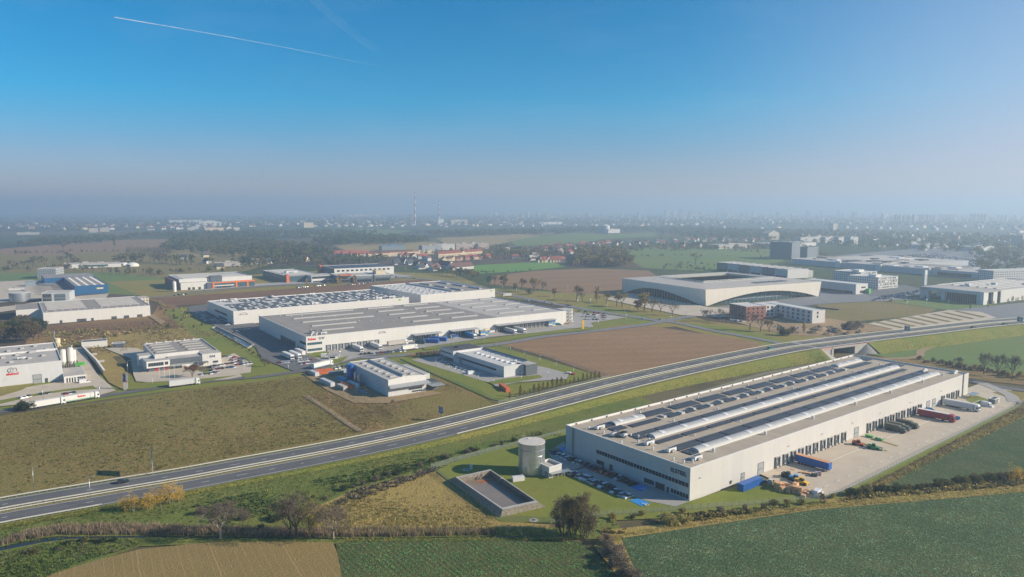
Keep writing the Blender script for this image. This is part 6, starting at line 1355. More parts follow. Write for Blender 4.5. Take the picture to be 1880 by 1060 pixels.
B12 = Hall('office_factory', 'grey office factory with a pale roof, blue glazing and an orange corner tower', 'factory', (525.5, 519.6), None, 108, 9.5, 'dark_cladding', 'roof_light', .5, U=47, ang=35)
B12.part('front_wing', 28, -20, 60, 10, -.2, 9.4, 'grey_cladding', 'roof_light'); B12.part('corner_tower', 0, -2, 4, 6, 0, 11, 'rust_orange'); fbox(B12, 'window', 29, 59, 5.4, 8.2, -20.06, 'glass_dark', 14); fbox(B12, 'wall_panel', 29, 59, 2.5, 5, -20.06, 'plaster_white'); fbox(B12, 'window', 30, 58, .3, 2.2, -20.06, 'glass_dark', 10); fbox(B12, 'window', 5, 27, 2, 8, -.06, 'glass_blue', 10); B12.unit(20, 40, 16, 8, 4)
for i in range(8): B12.vault(5, 40, 22 + i * 10.5, 3, .9)
B12.win('L', 10, 100, 5, 7.5, 30, 'glass_blue')
B13 = Hall('office_factory', 'long dark factory with a white side wall and orange end behind the grey office factory', 'factory', (614, 509), None, 70, 12, 'dark_cladding', 'roof_dark', .5, U=92, ang=30)
B13.part('side_wall', 0, -.5, 92, 0, 0, 12.2, 'plaster_white'); B13.part('end_tower', -4, 62, 0, 76, 0, 13, 'rust_orange'); B13.solar(10, 80, 10, 60, 14)
for i in range(12): fbox(B13, 'window', 4 + i * 7, 8 + i * 7, 7.5, 10, -.56, 'glass_dark')
for k, (px_, U_, lb) in enumerate((((620, 521), 22, 'three-storey grey office block with an orange porch roof'), ((653, 520), 24, 'three-storey grey office block with square windows, second in the row'), ((687, 518), 24, 'three-storey grey office block with a white box on its roof, last in the row'))):
    h = Hall('office_block', lb, 'office block', px_, None, 40, 10.5, 'dark_cladding', 'roof_light', .4, U=U_, ang=28); h.win('F', 2, U_ - 2, 6.4, 8.8, 5, 'glass_pale'); h.win('F', 2, U_ - 2, 1.2, 4.6, 5); h.part('front_panel', 0, -.3, U_, 0, 9.2, 10.6, 'light_grey_cladding')
    if k == 0: h.part('porch_roof', 2, -6, U_ - 2, 6, 10.7, 11.4, 'orange_paint')
    if k == 2: h.part('roof_house', 4, 4, 18, 20, 10.2, 15, 'plaster_cream')
# ---- stadium
so = G(1294.6, 562.3); SA = R(28.5); ST = thing('stadium', 'beige football stadium with sweeping arched openings in its walls and a rectangular open roof', 'stadium', tuple(so), SA); SU, SV, SH = 176.0, 141.0, 17.0
def arc_wall(fx, L, zpk, a, b, skew):
    """wall panel from the top edge down to an arch; fx maps (s, z, depth) to local xyz"""
    m = MB(); n = 36; q = []
    for k in range(n + 1):
        s = L * k / n; t = min(1, max(0, (s - a) / (b - a))); z = zpk * (math.sin(math.pi * t ** skew) ** .8) if 0 < t < 1 else 0; q.append((s, z))
    for (s0, z0), (s1, z1) in zip(q[:-1], q[1:]):
        m.poly([fx(s0, z0, 0), fx(s1, z1, 0), fx(s1, SH, 0), fx(s0, SH, 0)]); m.poly([fx(s0, z0, 0), fx(s1, z1, 0), fx(s1, z1, 2.4), fx(s0, z0, 2.4)][::-1])
    return m
WF = lambda s, z, d: (s, d - (SH - z) * -.06, z); WL = lambda s, z, d: (d + (SH - z) * .06, s, z); WB = lambda s, z, d: (s, SV - d - (SH - z) * .06, z); WR = lambda s, z, d: (SU - d - (SH - z) * .06, s, z)
arc_wall(WF, SU, 10.6, 7, 170, 1.05).build('front_wall', 'stadium_cladding', ST); arc_wall(WL, SV, 10.2, 8, 134, 1.25).build('side_wall', 'stadium_cladding', ST); arc_wall(WB, SU, 10, 8, 170, 1).build('rear_wall', 'stadium_cladding', ST); arc_wall(WR, SV, 10, 8, 134, 1).build('side_wall', 'stadium_cladding', ST)
for nm, pts in (('glazing', [(6, 7), (SU - 6, 7)]), ('glazing', [(7, 6), (7, SV - 6)])):
    m = MB(); (a, b), (c, d) = pts; m.box(a, b, -.2, c if c > a else a + .3, d if d > b else b + .3, 12); g_ = m.build(nm, 'glass_blue' if a == 6 else 'glass_dark', ST); m = MB()
    for k in range(1, 28): x, y = a + (c - a) * k / 28, b + (d - b) * k / 28; m.box(x - .2, y - .45, 0, x + .2, y + .1, 12) if a == 6 else m.box(x - .9, y - .25, 0, x - .2, y + .25, 12)
    m.box(a, b - .3, 3.2, max(c, a + .1), max(d, b + .1), 3.8) if a == 6 else None; m.build('mullion', 'trim_grey', g_)
IX0, IX1, IY0, IY1 = 38, 146, 44, 116; zi = 18.5
P = [(0, 0, SH), (SU, 0, SH), (SU, SV, SH), (0, SV, SH)]; Q = [(IX0, IY0, zi), (IX1, IY0, zi), (IX1, IY1, zi), (IX0, IY1, zi)]; m = MB()
for i in range(4): j = (i + 1) % 4; m.poly([P[i], P[j], Q[j], Q[i]]); m.poly([(*Q[i][:2], zi), (*Q[j][:2], zi), (*Q[j][:2], zi - 2.2), (*Q[i][:2], zi - 2.2)])
m.build('roof', 'roof_light', ST); m = MB()
for i in range(4):
    j = (i + 1) % 4; a, b = Vector(Q[i]), Vector(Q[j]); u = Vector((0, 0, 1.6)); n = int((b - a).length / 4); m.tube(a + u, b + u, .22, n=5); m.tube(a + u * .2, b + u * .2, .22, n=5)
    for k in range(n): m.tube(a.lerp(b, k / n), a.lerp(b, (k + .5) / n) + u, .12, n=4); m.tube(a.lerp(b, (k + .5) / n) + u, a.lerp(b, (k + 1) / n), .12, n=4)
m.build('roof_truss', 'trim_white', ST); m = MB(); D = [(IX0 + 18, IY0 + 10, 1), (IX1 - 18, IY0 + 10, 1), (IX1 - 18, IY1 - 10, 1), (IX0 + 18, IY1 - 10, 1)]; Q2 = [(IX0 - 14, IY0 - 14, 13), (IX1 + 14, IY0 - 14, 13), (IX1 + 14, IY1 + 14, 13), (IX0 - 14, IY1 + 14, 13)]
for i in range(4):
    j = (i + 1) % 4
    for k in range(10): a0, a1 = Vector(D[i]).lerp(Vector(Q2[i]), k / 10), Vector(D[j]).lerp(Vector(Q2[j]), k / 10); b0, b1 = Vector(D[i]).lerp(Vector(Q2[i]), (k + 1) / 10), Vector(D[j]).lerp(Vector(Q2[j]), (k + 1) / 10); m.poly([a0, a1, (b1.x, b1.y, a1.z), (b0.x, b0.y, a0.z)]); m.poly([(b0.x, b0.y, a0.z), (b1.x, b1.y, a1.z), b1, b0])
m.build('stand', 'dark_cladding', ST); MB().poly([(*d[:2], .5) for d in D]).build('pitch', 'field_bright', ST)
for k in range(4): MB().box(90 + k * 13, 16, 18.0, 101 + k * 13, 24, 18.25).build('solar_array', 'solar', ST)
TR = Hall('training_hall', 'long grey hall clad in alternating dark and pale panels behind the stadium', 'hall', (1445.8, 512), None, 156, 13.2, 'plaster_white', 'roof_light', .5, U=39, ang=23)
for i in range(6): a = i * 26; MB().box(-.25, a + .02, 0, 0, a + 25.98, 13.25).build('side_panel', 'dark_cladding' if i % 2 else 'grey_cladding', TR.root); MB().box(-.4, a + 3, .2, -.2, a + 23, 3.4).build('window', 'glass_dark', TR.root)
for i in range(9): TR.vault(3, 36, 12 + i * 16, 3, .8)
TR.part('side_annex', 39, 2, 50, 20, -.2, 10, 'block_white', 'roof_pale')
HO_ = Hall('hotel', 'white hotel wing with rows of dark paired windows and flat roof', 'hotel', (1490.7, 594.6), None, 62, 11.6, 'plaster_white', 'roof_pale', .4, U=14, ang=20)
for k in range(3):
    for i in range(9): HO_.win('L', 3 + i * 6.5, 5.6 + i * 6.5, 1.6 + k * 3.4, 3.5 + k * 3.4, 2, mull=.15)
for k in (1, 2): HO_.win('F', 5, 6.6, 1.6 + k * 3.4, 3.5 + k * 3.4, 1)
MB().box(-.12, 36, .2, .05, 58, 3.6).build('ground_floor', 'dark_cladding', HO_.root)
HW = Hall('hotel', 'shorter white hotel wing joined to a red brick block', 'hotel', HO_.wld(-28, 44), None, 16, 11.6, 'plaster_white', 'roof_pale', .4, U=27.8, ang=20)
for k in range(3):
    for i in range(5): HW.win('F', 2 + i * 4.6, 4 + i * 4.6, 1.6 + k * 3.4, 3.4 + k * 3.4, 1)
HB = Hall('brick_block', 'red brick block at the end of the white hotel', 'hotel', (1369, 587.6), None, 24, 12.2, 'brick_red', 'roof_pale', .4, U=22, ang=20)
for k in range(3):
    for i in range(4): HB.win('F', 2 + i * 5, 4 + i * 5, 1.8 + k * 3.5, 3.6 + k * 3.5, 1); HB.win('L', 3 + i * 5, 5 + i * 5, 1.8 + k * 3.5, 3.6 + k * 3.5, 1)
ME = Hall('showroom', 'large white showroom hall with a glazed front under a deep portal frame', 'showroom', (1836.4, 556), None, 68, 13.5, 'white_cladding', 'roof_light', .5, U=150, ang=30.3)
ME.part('portal_fin', -36, -1, -27, 2, -.2, 13.3, 'plaster_white'); ME.part('portal_fin', -17, -1, -9, 2, -.2, 13.3, 'plaster_white'); ME.part('portal_beam', -36, 2, -34, 66, 9.8, 13.3, 'grey_cladding'); ME.part('portal_roof', -34, -1, 0, 66, 12.6, 13.35, 'roof_light', 'roof_light'); ME.part('portal_wall', -36, 56, -32, 66, -.2, 12.6, 'grey_cladding'); ME.part('portal_wall', -36, 2, -34, 6, -.2, 9.8, 'grey_cladding'); ME.part('portal_wall', -33, 40, -30, 44, -.2, 12.6, 'plaster_white')
[MB().box(*q).build('glazing', 'glass_dark', ME.root) for q in ((-26, 1.2, .2, -18, 1.5, 12.6), (-8, 1.2, .2, 0, 1.5, 12.6))]; g_ = MB().box(-29, 4, .2, -28.7, 40, 9.8).build('glazing', 'glass_dark', ME.root); m = MB(); [m.box(-29.1, 4 + k * 2.4, .2, -28.9, 4.2 + k * 2.4, 9.8) for k in range(15)]; m.build('mullion', 'trim_grey', g_)
for i in range(6): ME.vault(12, 130, 12 + i * 9, 2.6, .8)
for k, (x, y) in enumerate(((14, 40), (50, 30), (90, 14))): ME.boxr('roof_house', x, y, x + 4, y + 5, 3, 'trim_white')
py = thing('sign_pylon', 'slim blue-grey sign tower at the corner of the white showroom', 'sign', tuple(G(1697, 524)), R(30)); MB().box(-3, -1.5, 0, 3, 1.5, 20).build('tower', 'grey_cladding', py); MB().box(-2.6, -1.7, 14, 2.6, -1.5, 19).build('sign_panel', 'trim_white', py)
def block(name, label, px, U, V, h, ang, mat, roof='roof_pale', group=None, cat='building', z=None): 
    H_ = Hall(name, label, cat, px, None, V, h, mat, roof, .4, U=U, ang=ang, group=group); return H_
b_ = block('office_building', 'low blue-grey commercial building with a white end wall and a green corner', (1571, 541), 22, 72, 12, 30, 'white_cladding'); b_.part('side_panel', -.3, 0, 0, 72, 3.5, 12.05, 'grey_cladding'); b_.win('L', 4, 68, .4, 3.2, 16); b_.part('corner_panel', 19, -4, 22.4, 0, 0, 6, 'green_bright'); b_.win('F', 10, 18, 7, 8.5, 3); b_.win('F', 8, 17, 1, 4, 4)
for px_, U_, lb in (((1612, 532), 44, 'white apartment building with scattered dark windows by the car park, nearer of two'), ((1580, 521), 38, 'white apartment building with scattered dark windows by the car park, farther of two')):
    b_ = block('apartment_building', lb, px_, U_, 40, 15, 33, 'block_white', group='white apartment buildings by the car park'); r = random.Random(U_)
    for k in range(4):
        for i in range(int(U_ / 3.6)):
            if r.random() < .8: b_.win('F', 1.2 + i * 3.5, 2.4 + i * 3.5 + r.random(), 1.4 + k * 3.5, 3.4 + k * 3.5, 1)
    b_.part('roof_house', 8, 8, 20, 18, 14.6, 17.5, 'plaster_white')
ml = block('shopping_centre', 'vast grey flat-roofed shopping centre in the haze', (1797, 513), 66, 330, 9.5, 28, 'grey_cladding', 'roof_light', cat='shopping centre')
ml.part('rear_wing', 66, 150, 235, 332, -.2, 9.2, 'grey_cladding', 'roof_light'); ml.part('rear_wing', 66, 60, 110, 150, -.2, 8.4, 'light_grey_cladding', 'roof_grey'); r = random.Random(4)
for i in range(22): x, y = r.uniform(4, 200), r.uniform(155, 310); w_, d_ = r.uniform(8, 34), r.uniform(6, 22); ml.part('roof_house', x, y, min(x + w_, 233), min(y + d_, 330), 8.6, 9.6 + r.uniform(.2, 2.2), r.choice(('roof_grey', 'roof_light', 'roof_dark', 'trim_white', 'roof_grey')))
for i in range(9): x, y = r.uniform(4, 50), r.uniform(8, 140); ml.part('roof_house', x, y, x + r.uniform(6, 14), y + r.uniform(5, 18), 8.6, 9.8 + r.uniform(0, 1.4), r.choice(('roof_grey', 'roof_light', 'trim_white')))
for i in range(6): ml.vault(70, 225, 168 + i * 27, 3, .6)
for y in (70, 150, 225): ml.part('portal', -4, y, 0, y + 9, 0, 11, 'plaster_white')
ml.win('L', 10, 60, 1, 6, 12, 'glass_dark')
b_ = block('office_tower', 'dark grey office tower with white window bands, taller of the pair', (1453, 477), 21, 60, 33, 22, 'office_bands', 'roof_dark', cat='office tower'); b_.part('side_wall', -.4, 0, 0, 60, 0, 33.1, 'office_dark')
b_ = block('office_tower', 'dark grey office tower with white window bands, lower of the pair', (1482, 474), 30, 40, 22, 22, 'office_bands', 'roof_dark', cat='office tower'); b_.part('side_wall', -.4, 0, 0, 40, 0, 22.1, 'office_dark')
b_ = block('hotel', 'long pale office block with three rows of square windows behind the showroom', (1823, 519), 120, 24, 16, 14, 'block_white')
# ================================================================ vehicles of the mid ground
def vec(px): return G(*px)
def head(a, b): d = G(*b) - G(*a); return math.atan2(d.y, d.x)
rd = head((60, 750), (183, 729)); lb_ = 'lorries standing by the industrial park road'
lorry('box_lorry', 'white articulated lorry with red lettering waiting on the road by the grey factory', tuple(G(151, 736)), rd, 'plaster_white', stripe='green_paint')
text_obj('lettering', 'Raben', 1.5, 'lettering_red', [o for o in C.objects if o.name.startswith('trailer_body')][-1], 'F', -.5, 2.9, off=1.30)
lorry('box_lorry', 'plain white articulated lorry waiting behind the one with red lettering', tuple(G(87, 747)), rd, 'plaster_white')
lorry('box_lorry', 'articulated lorry with a grey side driving past the factory with the framed upper windows', tuple(G(339, 709)), head((285, 714), (400, 699)), 'light_grey_cladding', roof='trim_white')
lorry('box_lorry', 'white articulated lorry with a thin blue stripe standing near the small car park', tuple(G(592, 675)), head((560, 683), (617, 669)), 'plaster_white', stripe='blue_light')
o2 = W2.ang - R(90)
for x, lb, bx in ((33.5, 'white articulated lorry at the docks of the long grey-roofed hall, left of two', 'plaster_white'), (47.5, 'white articulated lorry at the docks of the long grey-roofed hall, right of two', 'plaster_white'), (126, 'blue-sided articulated lorry under the second dock canopy', 'blue_light'), (163.5, 'pale articulated lorry under the long dock canopy, left of two', 'light_grey_cladding'), (172.5, 'pale articulated lorry under the long dock canopy, right of two', 'light_grey_cladding')): lorry('box_lorry', lb, tuple(W2.wld(x, -9.3)), o2, bx)
lorry('box_lorry', 'beige boxed articulated lorry parked along the front of the long grey-roofed hall', tuple(W2.wld(65.5, -7)), W2.ang + R(4), 'roof_light'); lorry('tank_lorry', 'white articulated lorry driving along the road beyond the workshop', tuple(G(752, 643)), head((740, 645), (766, 641)), 'plaster_white', L=10)
for k, (px_, lb) in enumerate((((529, 659), 'white articulated lorry parked beside the long hall, leftmost of three'), ((542, 657), 'white articulated lorry parked beside the long hall, middle one of three'), ((551, 652), 'white trailer parked beside the long hall, rightmost of three'))): lorry('box_lorry', lb, tuple(G(*px_)), R(-52), 'plaster_white', loose=k == 2)
lorry('box_lorry', 'white lorry far off in the yard left of the blue warehouse', tuple(G(31, 535)), R(20), 'plaster_white'); lorry('box_lorry', 'small white box lorry standing on the avenue beyond the long hall', tuple(G(931, 545)), R(200), 'plaster_white', L=8)
van('white panel van by the small gatehouse near the lorry park', tuple(G(597, 656)), R(10)); van('white panel van beside the workshop wall', tuple(G(634, 685)), R(15)); van('white panel van under the office front of the grey factory', tuple(G(156, 704)), R(32)); van('white panel van on the near end of the row beside the low grey-clad hall', tuple(G(866, 688)), R(30))
for k, (px_, L_, c_, lb) in enumerate((((791, 630.5), 12, 'blue_paint', 'blue container on the apron, left of two big ones'), ((806, 627), 12, 'blue_paint', 'blue container on the apron, right of two big ones'), ((772, 632), 7, 'glass_blue', 'smaller grey-blue container on the apron, left of the two big blue ones'))): container(lb, tuple(G(*px_)), R(-8), L_, c_, 5, 3.4)
st = (((829, 620), 3), ((835, 622), 2), ((885, 618), 4), ((890, 617), 3), ((893, 616), 4), ((962, 604), 4), ((968, 603), 3), ((976, 602), 4), ((982, 601), 3), ((997, 599), 4), ((1009, 600), 4), ((1014, 599), 4))
for k, (px_, n) in enumerate(st):
    t = thing('crate_stack', f'tall stack of steel transport crates, {nth(k)} from left along the long hall front', 'crates', tuple(G(*px_)), R(34), 'crate stacks before the long hall')
    for j in range(n): MB().box(-2.2, -1.6, j * 1.35 + .06, 2.2, 1.6, j * 1.35 + 1.3).build('crate', ('blue_light', 'galvanised', 'blue_paint', 'plaster_cream')[(k + j) % 4], t)
t = thing('tractor', 'teal machine parked at the end of the long dock canopy', 'machine', tuple(G(1025, 598))); m = MB(); m.yprism([(-3, .5), (3, .5), (2.2, 1.6), (.4, 2.4), (-2.5, 2.4)], -1.2, 1.2); m.build('body', 'car_teal', t); m = MB(); [wheel(m, x, y, .6, .4) for x in (-2, 2) for y in (-1.2, 1.2)]; m.build('wheel', 'rubber', t)
t = thing('timber_stack', 'orange-brown timber stack beside the stair tower', 'timber', tuple(G(1038, 596))); [MB().box(-3, -1.5, z, 3, 1.5, z + .8).build('bundle', 'cardboard', t) for z in (.1, 1.0)]
t = thing('sign_pylon', 'bright yellow pylon sign on the grass at the end of the long hall', 'sign', tuple(G(1070, 605)), R(20)); MB().box(-.9, -.3, .3, .9, .3, 8).build('sign_panel', 'yellow_paint', t); MB().box(-1.1, -.5, -.1, 1.1, .5, .3).build('base', 'concrete', t)
t = thing('gatehouse', 'small pale gatehouse at the entrance to the lorry park', 'gatehouse', tuple(G(612, 660)), R(20)); MB().box(-3, -1.5, 0, 3, 1.5, 2.8).build('wall', 'plaster_white', t); MB().box(-3.4, -1.9, 2.8, 3.4, 1.9, 3.1).build('roof', 'trim_grey', t); MB().box(-2.6, -1.54, 1, 1, -1.48, 2.2).build('window', 'glass_dark', t)
# containers and clutter beside the workshop
CL = (((577, 690), 9, 'light_grey_cladding', 'pale grey cabin, leftmost of the containers by the workshop', -52), ((601, 707), 15, 'light_grey_cladding', 'long pale grey cabin at the edge of the brown meadow', -52), ((628, 716), 9, 'roof_light', 'beige container, left one of the two-tone pair by the workshop', -52), ((637, 713), 11, 'rust_orange', 'rusty red container between a beige and a white one', -52), ((648, 711), 11, 'plaster_white', 'white container next to the rusty red one', -52), ((596, 686), 10, 'rust_orange', 'rusty red container at the back by the row of cars', 25), ((617, 690), 9, 'glass_pale', 'blue-grey site office with a dark window by the workshop', 15), ((629, 702), 9, 'blue_light', 'faded blue container deep in the workshop shade', -52))
for px_, L_, c_, lb, a_ in CL: container(lb, tuple(G(*px_)), R(a_), L_, c_, 2.6, 2.8, None, 'cabin' if 'cabin' in lb or 'office' in lb else 'shipping_container')
for k in range(14):
    x, y = 640 + (k * 31) % 34, 690 + (k * 17) % 26 + ((k * 31) % 34) * .35; t = thing('scrap_pallet', f'pallet of scrap and parts, {nth(k)} in the shaded yard beside the workshop', 'pallet', tuple(G(x, y)), k * .7, 'scrap pallets beside the workshop'); MB().box(-1.1, -.9, .14, 1.1, .9, .7 + (k % 4) * .35).build('load', ('galvanised', 'cardboard', 'trim_grey', 'blue_light')[k % 4], t); MB().box(-1.2, -1, 0, 1.2, 1, .14).build('skid', 'cardboard', t)
container('long rust-orange container on the lawn beside the dual carriageway', tuple(G(926, 716.5)), head((912, 708), (931, 722)), 12.2, 'rust_orange')
t = thing('trailer', 'small red and white flat trailer at the edge of the works lawn', 'trailer', tuple(G(1048, 688)), R(-20)); MB().box(-3, -1, .6, 3, 1, .9).build('bed', 'red_paint', t); MB().box(-2.6, -.9, .9, 0, .9, 1.5).build('load', 'trim_white', t); m = MB(); [wheel(m, x, y, .4, .25) for x in (-.6, .6) for y in (-1, 1)]; m.build('wheel', 'rubber', t)
# cars
car_row(G(805, 662), G(862, 688), 9, 'in the shaded row beside the low grey-clad hall', 'cars by the low hall', turn=90, seed=21, cols=['silver', 'white', 'silver', 'dark grey', 'silver', 'white', 'silver'])
car_row(G(757, 658), G(820, 651), 9, 'in the row at the low grey-clad hall end', 'cars by the low hall', seed=22, cols=['black', 'dark grey', 'black', 'black', 'dark grey'])
car_row(G(660, 653), G(745, 645), 12, 'in the roadside row beyond the workshop', 'cars on the road edge', seed=23, skip=.1)
car_row(G(510, 668), G(538, 666), 5, 'in the front row of the lorry park', 'cars by the lorry park', seed=24); car_row(G(546, 665), G(572, 662), 5, 'in the second group of the lorry park', 'cars by the lorry park', seed=25); car_row(G(550, 670), G(570, 668), 4, 'in the third group of the lorry park', 'cars by the lorry park', seed=26)
car_row(G(562, 686), G(638, 674), 11, 'on the grass by the container yard', 'cars by the container yard', seed=27, skip=.12)
for i, (a, b, n) in enumerate((((414, 655), (450, 662), 7), ((418, 661), (452, 668), 6), ((380, 676), (432, 668), 10), ((388, 681), (432, 675), 8), ((432, 672), (462, 668), 5), ((366, 690), (402, 685), 6))): car_row(G(*a), G(*b), n, f'in the {nth(i)} row beside the framed-window factory', 'cars by the framed-window factory', seed=30 + i, skip=.08)
for i, (a, b, n) in enumerate((((352, 577), (385, 592), 9), ((362, 575), (395, 590), 9), ((375, 573), (408, 590), 9), ((396, 590), (424, 600), 7))): car_row(G(*a), G(*b), n, f'in the {nth(i)} row of the shaded car park', 'cars in the shaded car park', seed=40 + i, skip=.15)
car_row(G(428, 612), G(458, 606), 6, 'in the short row between two white warehouses', 'cars between the warehouses', seed=46)
for i in range(4): car_row(G(1062 + i * 3, 572 + i * 5.4), G(1112 + i * 1.5, 578 + i * 3.4), 9, f'in the {nth(i)} row at the long hall end', 'cars at the end of the long hall', seed=50 + i, skip=.3)
for i in range(4): car_row(G(1600 + i * 6, 553 - i * 2.6), G(1680 + i * 4, 541 - i * 2.3), 15, f'in the {nth(i)} row by the white apartments', 'cars by the white apartment buildings', seed=60 + i, skip=.1)
car_row(G(35, 733), G(55, 729), 3, 'beside the road below the grey factory', 'cars below the grey factory', seed=70, cols=['white', 'white', 'black']); car_row(G(72, 727), G(94, 723), 2, 'on the paved bay below the grey factory', 'cars below the grey factory', seed=71, cols=['dark grey', 'black']); car_row(G(115, 726), G(140, 722), 3, 'in the bay behind the lettered lorry', 'cars below the grey factory', seed=72, cols=['red', 'silver', 'dark grey'])
car_row(G(545, 529), G(600, 524), 14, 'in the row before the grey office factory', 'cars before the office factories', seed=73, skip=.15); car_row(G(640, 524), G(690, 519), 13, 'in the row before the grey office blocks', 'cars before the office factories', seed=74, skip=.15); car_row(G(702, 500), G(730, 511), 10, 'in the side row of the grey office blocks', 'cars before the office factories', seed=75, skip=.1)
car_row(G(318, 544), G(345, 541), 4, 'outside the orange-framed factory', 'cars outside the orange-framed factory', seed=76); car_row(G(1530, 612), G(1500, 600), 8, 'on the rough ground by the hotel', 'cars by the hotel', seed=77); car_row(G(1340, 588), G(1366, 592), 6, 'in the row before the brick block', 'cars by the hotel', seed=78, cols=['white', 'white', 'silver']); car_row(G(1412, 600), G(1470, 604), 7, 'in the row below the white hotel', 'cars by the hotel', seed=79, skip=.2)
car_row(G(1500, 566), G(1540, 570), 9, 'on the dark plot behind the hotel', 'cars by the hotel', seed=80, cols=['black', 'dark grey', 'black', 'black'])
car_row(G(25, 530), G(60, 540), 9, 'in the yard of the blue warehouse', 'cars by the blue warehouse', seed=81, skip=.1)
for i, px_, col, kd, lane, lb in ((0, (222, 884), 'black', 'hatchback', 7.8, 'black hatchback driving on the far carriageway beside the blue road sign'), (1, (1414, 640), 'blue', 'suv', 4.5, 'teal car driving on the far carriageway above the brown field'), (2, (1782, 602), 'black', 'saloon', -8, 'black saloon driving on the near carriageway past the green field'), (3, (1838, 596), 'dark grey', 'estate', -8, 'dark grey estate car driving on the near carriageway, farthest along the road')):
    j = min(range(NH), key=lambda q: abs(PX(HO(q, lane))[0] - px_[0])); d = HC[min(j + 1, NH - 1)] - HC[j]; o = place_car(tuple(HO(j, lane, .03)), math.atan2(d.y, d.x), col, kd, lb, 'cars on the dual carriageway')
    if i == 1: o.material_slots[0].material = M('car_teal')
for k, (px_, col) in enumerate((((1211, 588), 'silver'), ((1042, 563), 'blue'), ((968, 553), 'white'), ((1000, 556), 'white'), ((1178, 587), 'white'), ((760, 512), 'black'), ((1013, 559), 'white'))): place_car(tuple(G(*px_)), R(150 + k * 3), col, KINDS[k % 4], f'{col} {KIND_WORD[KINDS[k % 4]]} on the avenue beyond the long hall, number {nth(k)} along it'.replace('number ', ''), 'cars on the avenue')
# the far shopping centre car park reads as one mass of cars
r_ = np.random.default_rng(5); pts = W([(1640, 486), (1700, 482), (1790, 505), (1880, 512), (1900, 495), (1720, 466), (1650, 470)]); x, y, _ = scatter_pts(pts, .0105, 5, rows=(30, 9, .04)); V_, F_, M_ = [], [], []
src = FARCAR['hatchback'].data; tv = np.array([v.co[:] for v in src.vertices]); tf = [tuple(p.vertices) for p in src.polygons if len(p.vertices) == 4]; tm = [p.material_index for p in src.polygons if len(p.vertices) == 4]
for i in range(len(x)):
    a = R(120) + (i % 2) * math.pi; c, s = math.cos(a), math.sin(a); n = i * len(tv); V_.append(np.stack([x[i] + tv[:, 0] * c - tv[:, 1] * s, y[i] + tv[:, 0] * s + tv[:, 1] * c, tv[:, 2] + .05], 1)); F_ += [tuple(q + n for q in f) for f in tf]; cm = (i * 7919) % 5; M_ += [(cm if q == 0 else 5) for q in tm]
o = npobj('distant_parked_cars', np.concatenate(V_), F_, ['car_white', 'car_silver', 'car_grey', 'car_black', 'car_blue', 'glass_dark'], M_); tag(o, kind='stuff')
# ---------------------------------------------------------------- signs and lamps
def road_sign(px, lane, label, w, h, z0, mat, legs=(-.4, .4), rot=90):
    j = min(range(NH), key=lambda q: abs(PX(HO(q, lane))[0] - px)); d = HC[min(j + 1, NH - 1)] - HC[j]; a = math.atan2(d.y, d.x); t = thing('road_sign', label, 'road sign', tuple(HO(j, lane)), a + R(rot)); m = MB()
    for k in legs: m.tube((k * w, 0, -2), (k * w, 0, z0 + h), .09, n=6)
    m.build('post', 'trim_grey', t); s = MB().box(-w / 2, -.06, z0, w / 2, .06, z0 + h).build('sign_panel', mat, t); m = MB()
    for y in (-.075, .075):
        for k in range(4): z = z0 + h * (.2 + .2 * k); m.box(-w * .36, y - .01, z, w * (.1 + .08 * ((k * 2) % 4)), y + .01, z + h * .09)
    m.build('stripe', 'line_white', s)
road_sign(278, 13, 'large dark blue road sign on two tall posts beside the far carriageway', 6.2, 4.4, 5.4, 'sign_blue'); road_sign(795, 14.5, 'dark blue road sign on the grass by the far carriageway below the workshop', 3.2, 3.2, 2.0, 'sign_blue'); road_sign(1671, -.2, 'teal road sign on the median beyond the bridge', 4.5, 3.4, 2.2, 'sign_teal'); road_sign(1868, -12.6, 'blue-grey road sign beside the near carriageway at the far end of the road', 4.5, 3.8, 2.5, 'sign_blue')
lamps([(63, 906)], 'beside the far carriageway at the edge of the brown meadow', 'lamps by the carriageway', 9.5); lamps([(167, 932)], 'beside the near carriageway left of the yellow trees', 'lamps by the carriageway', 10.5)
lamps([(9, 727), (80, 742), (184, 735), (281, 720), (373, 708), (235, 690), (449, 698), (530, 692), (548, 682), (624, 672)], 'along the industrial park road', 'lamps along the industrial park road', 9)
lamps([(696, 652), (745, 641), (829, 636), (889, 637), (946, 626), (1001, 619), (1052, 612), (1099, 606), (1149, 598)], 'along the road before the long hall', 'lamps along the road before the long hall', 9)
lamps([(800, 675), (825, 686), (850, 694), (878, 705), (907, 713), (957, 706), (1006, 697), (1053, 692), (911, 645), (937, 651), (963, 661), (991, 672), (1021, 681)], 'round the low grey-clad hall', 'lamps round the low hall', 6.5)
lamps([(923, 537), (948, 545), (974, 553), (1012, 560), (1030, 557), (1061, 565), (1084, 568), (1115, 576), (1147, 586), (1160, 580), (1192, 590), (1224, 586), (1232, 597), (1260, 583), (1005, 533), (1042, 540)], 'along the avenue beyond the long hall', 'lamps along the avenue', 10)
lamps([(1585, 588), (1624, 581), (1664, 577), (1700, 573), (1740, 573), (1547, 555), (1596, 550)], 'round the empty car park by the showroom', 'lamps by the showroom', 12)
lamps([(760, 512), (720, 500), (745, 503), (770, 516), (88, 490), (150, 500)], 'far off among the office factories', 'lamps by the office factories', 11)
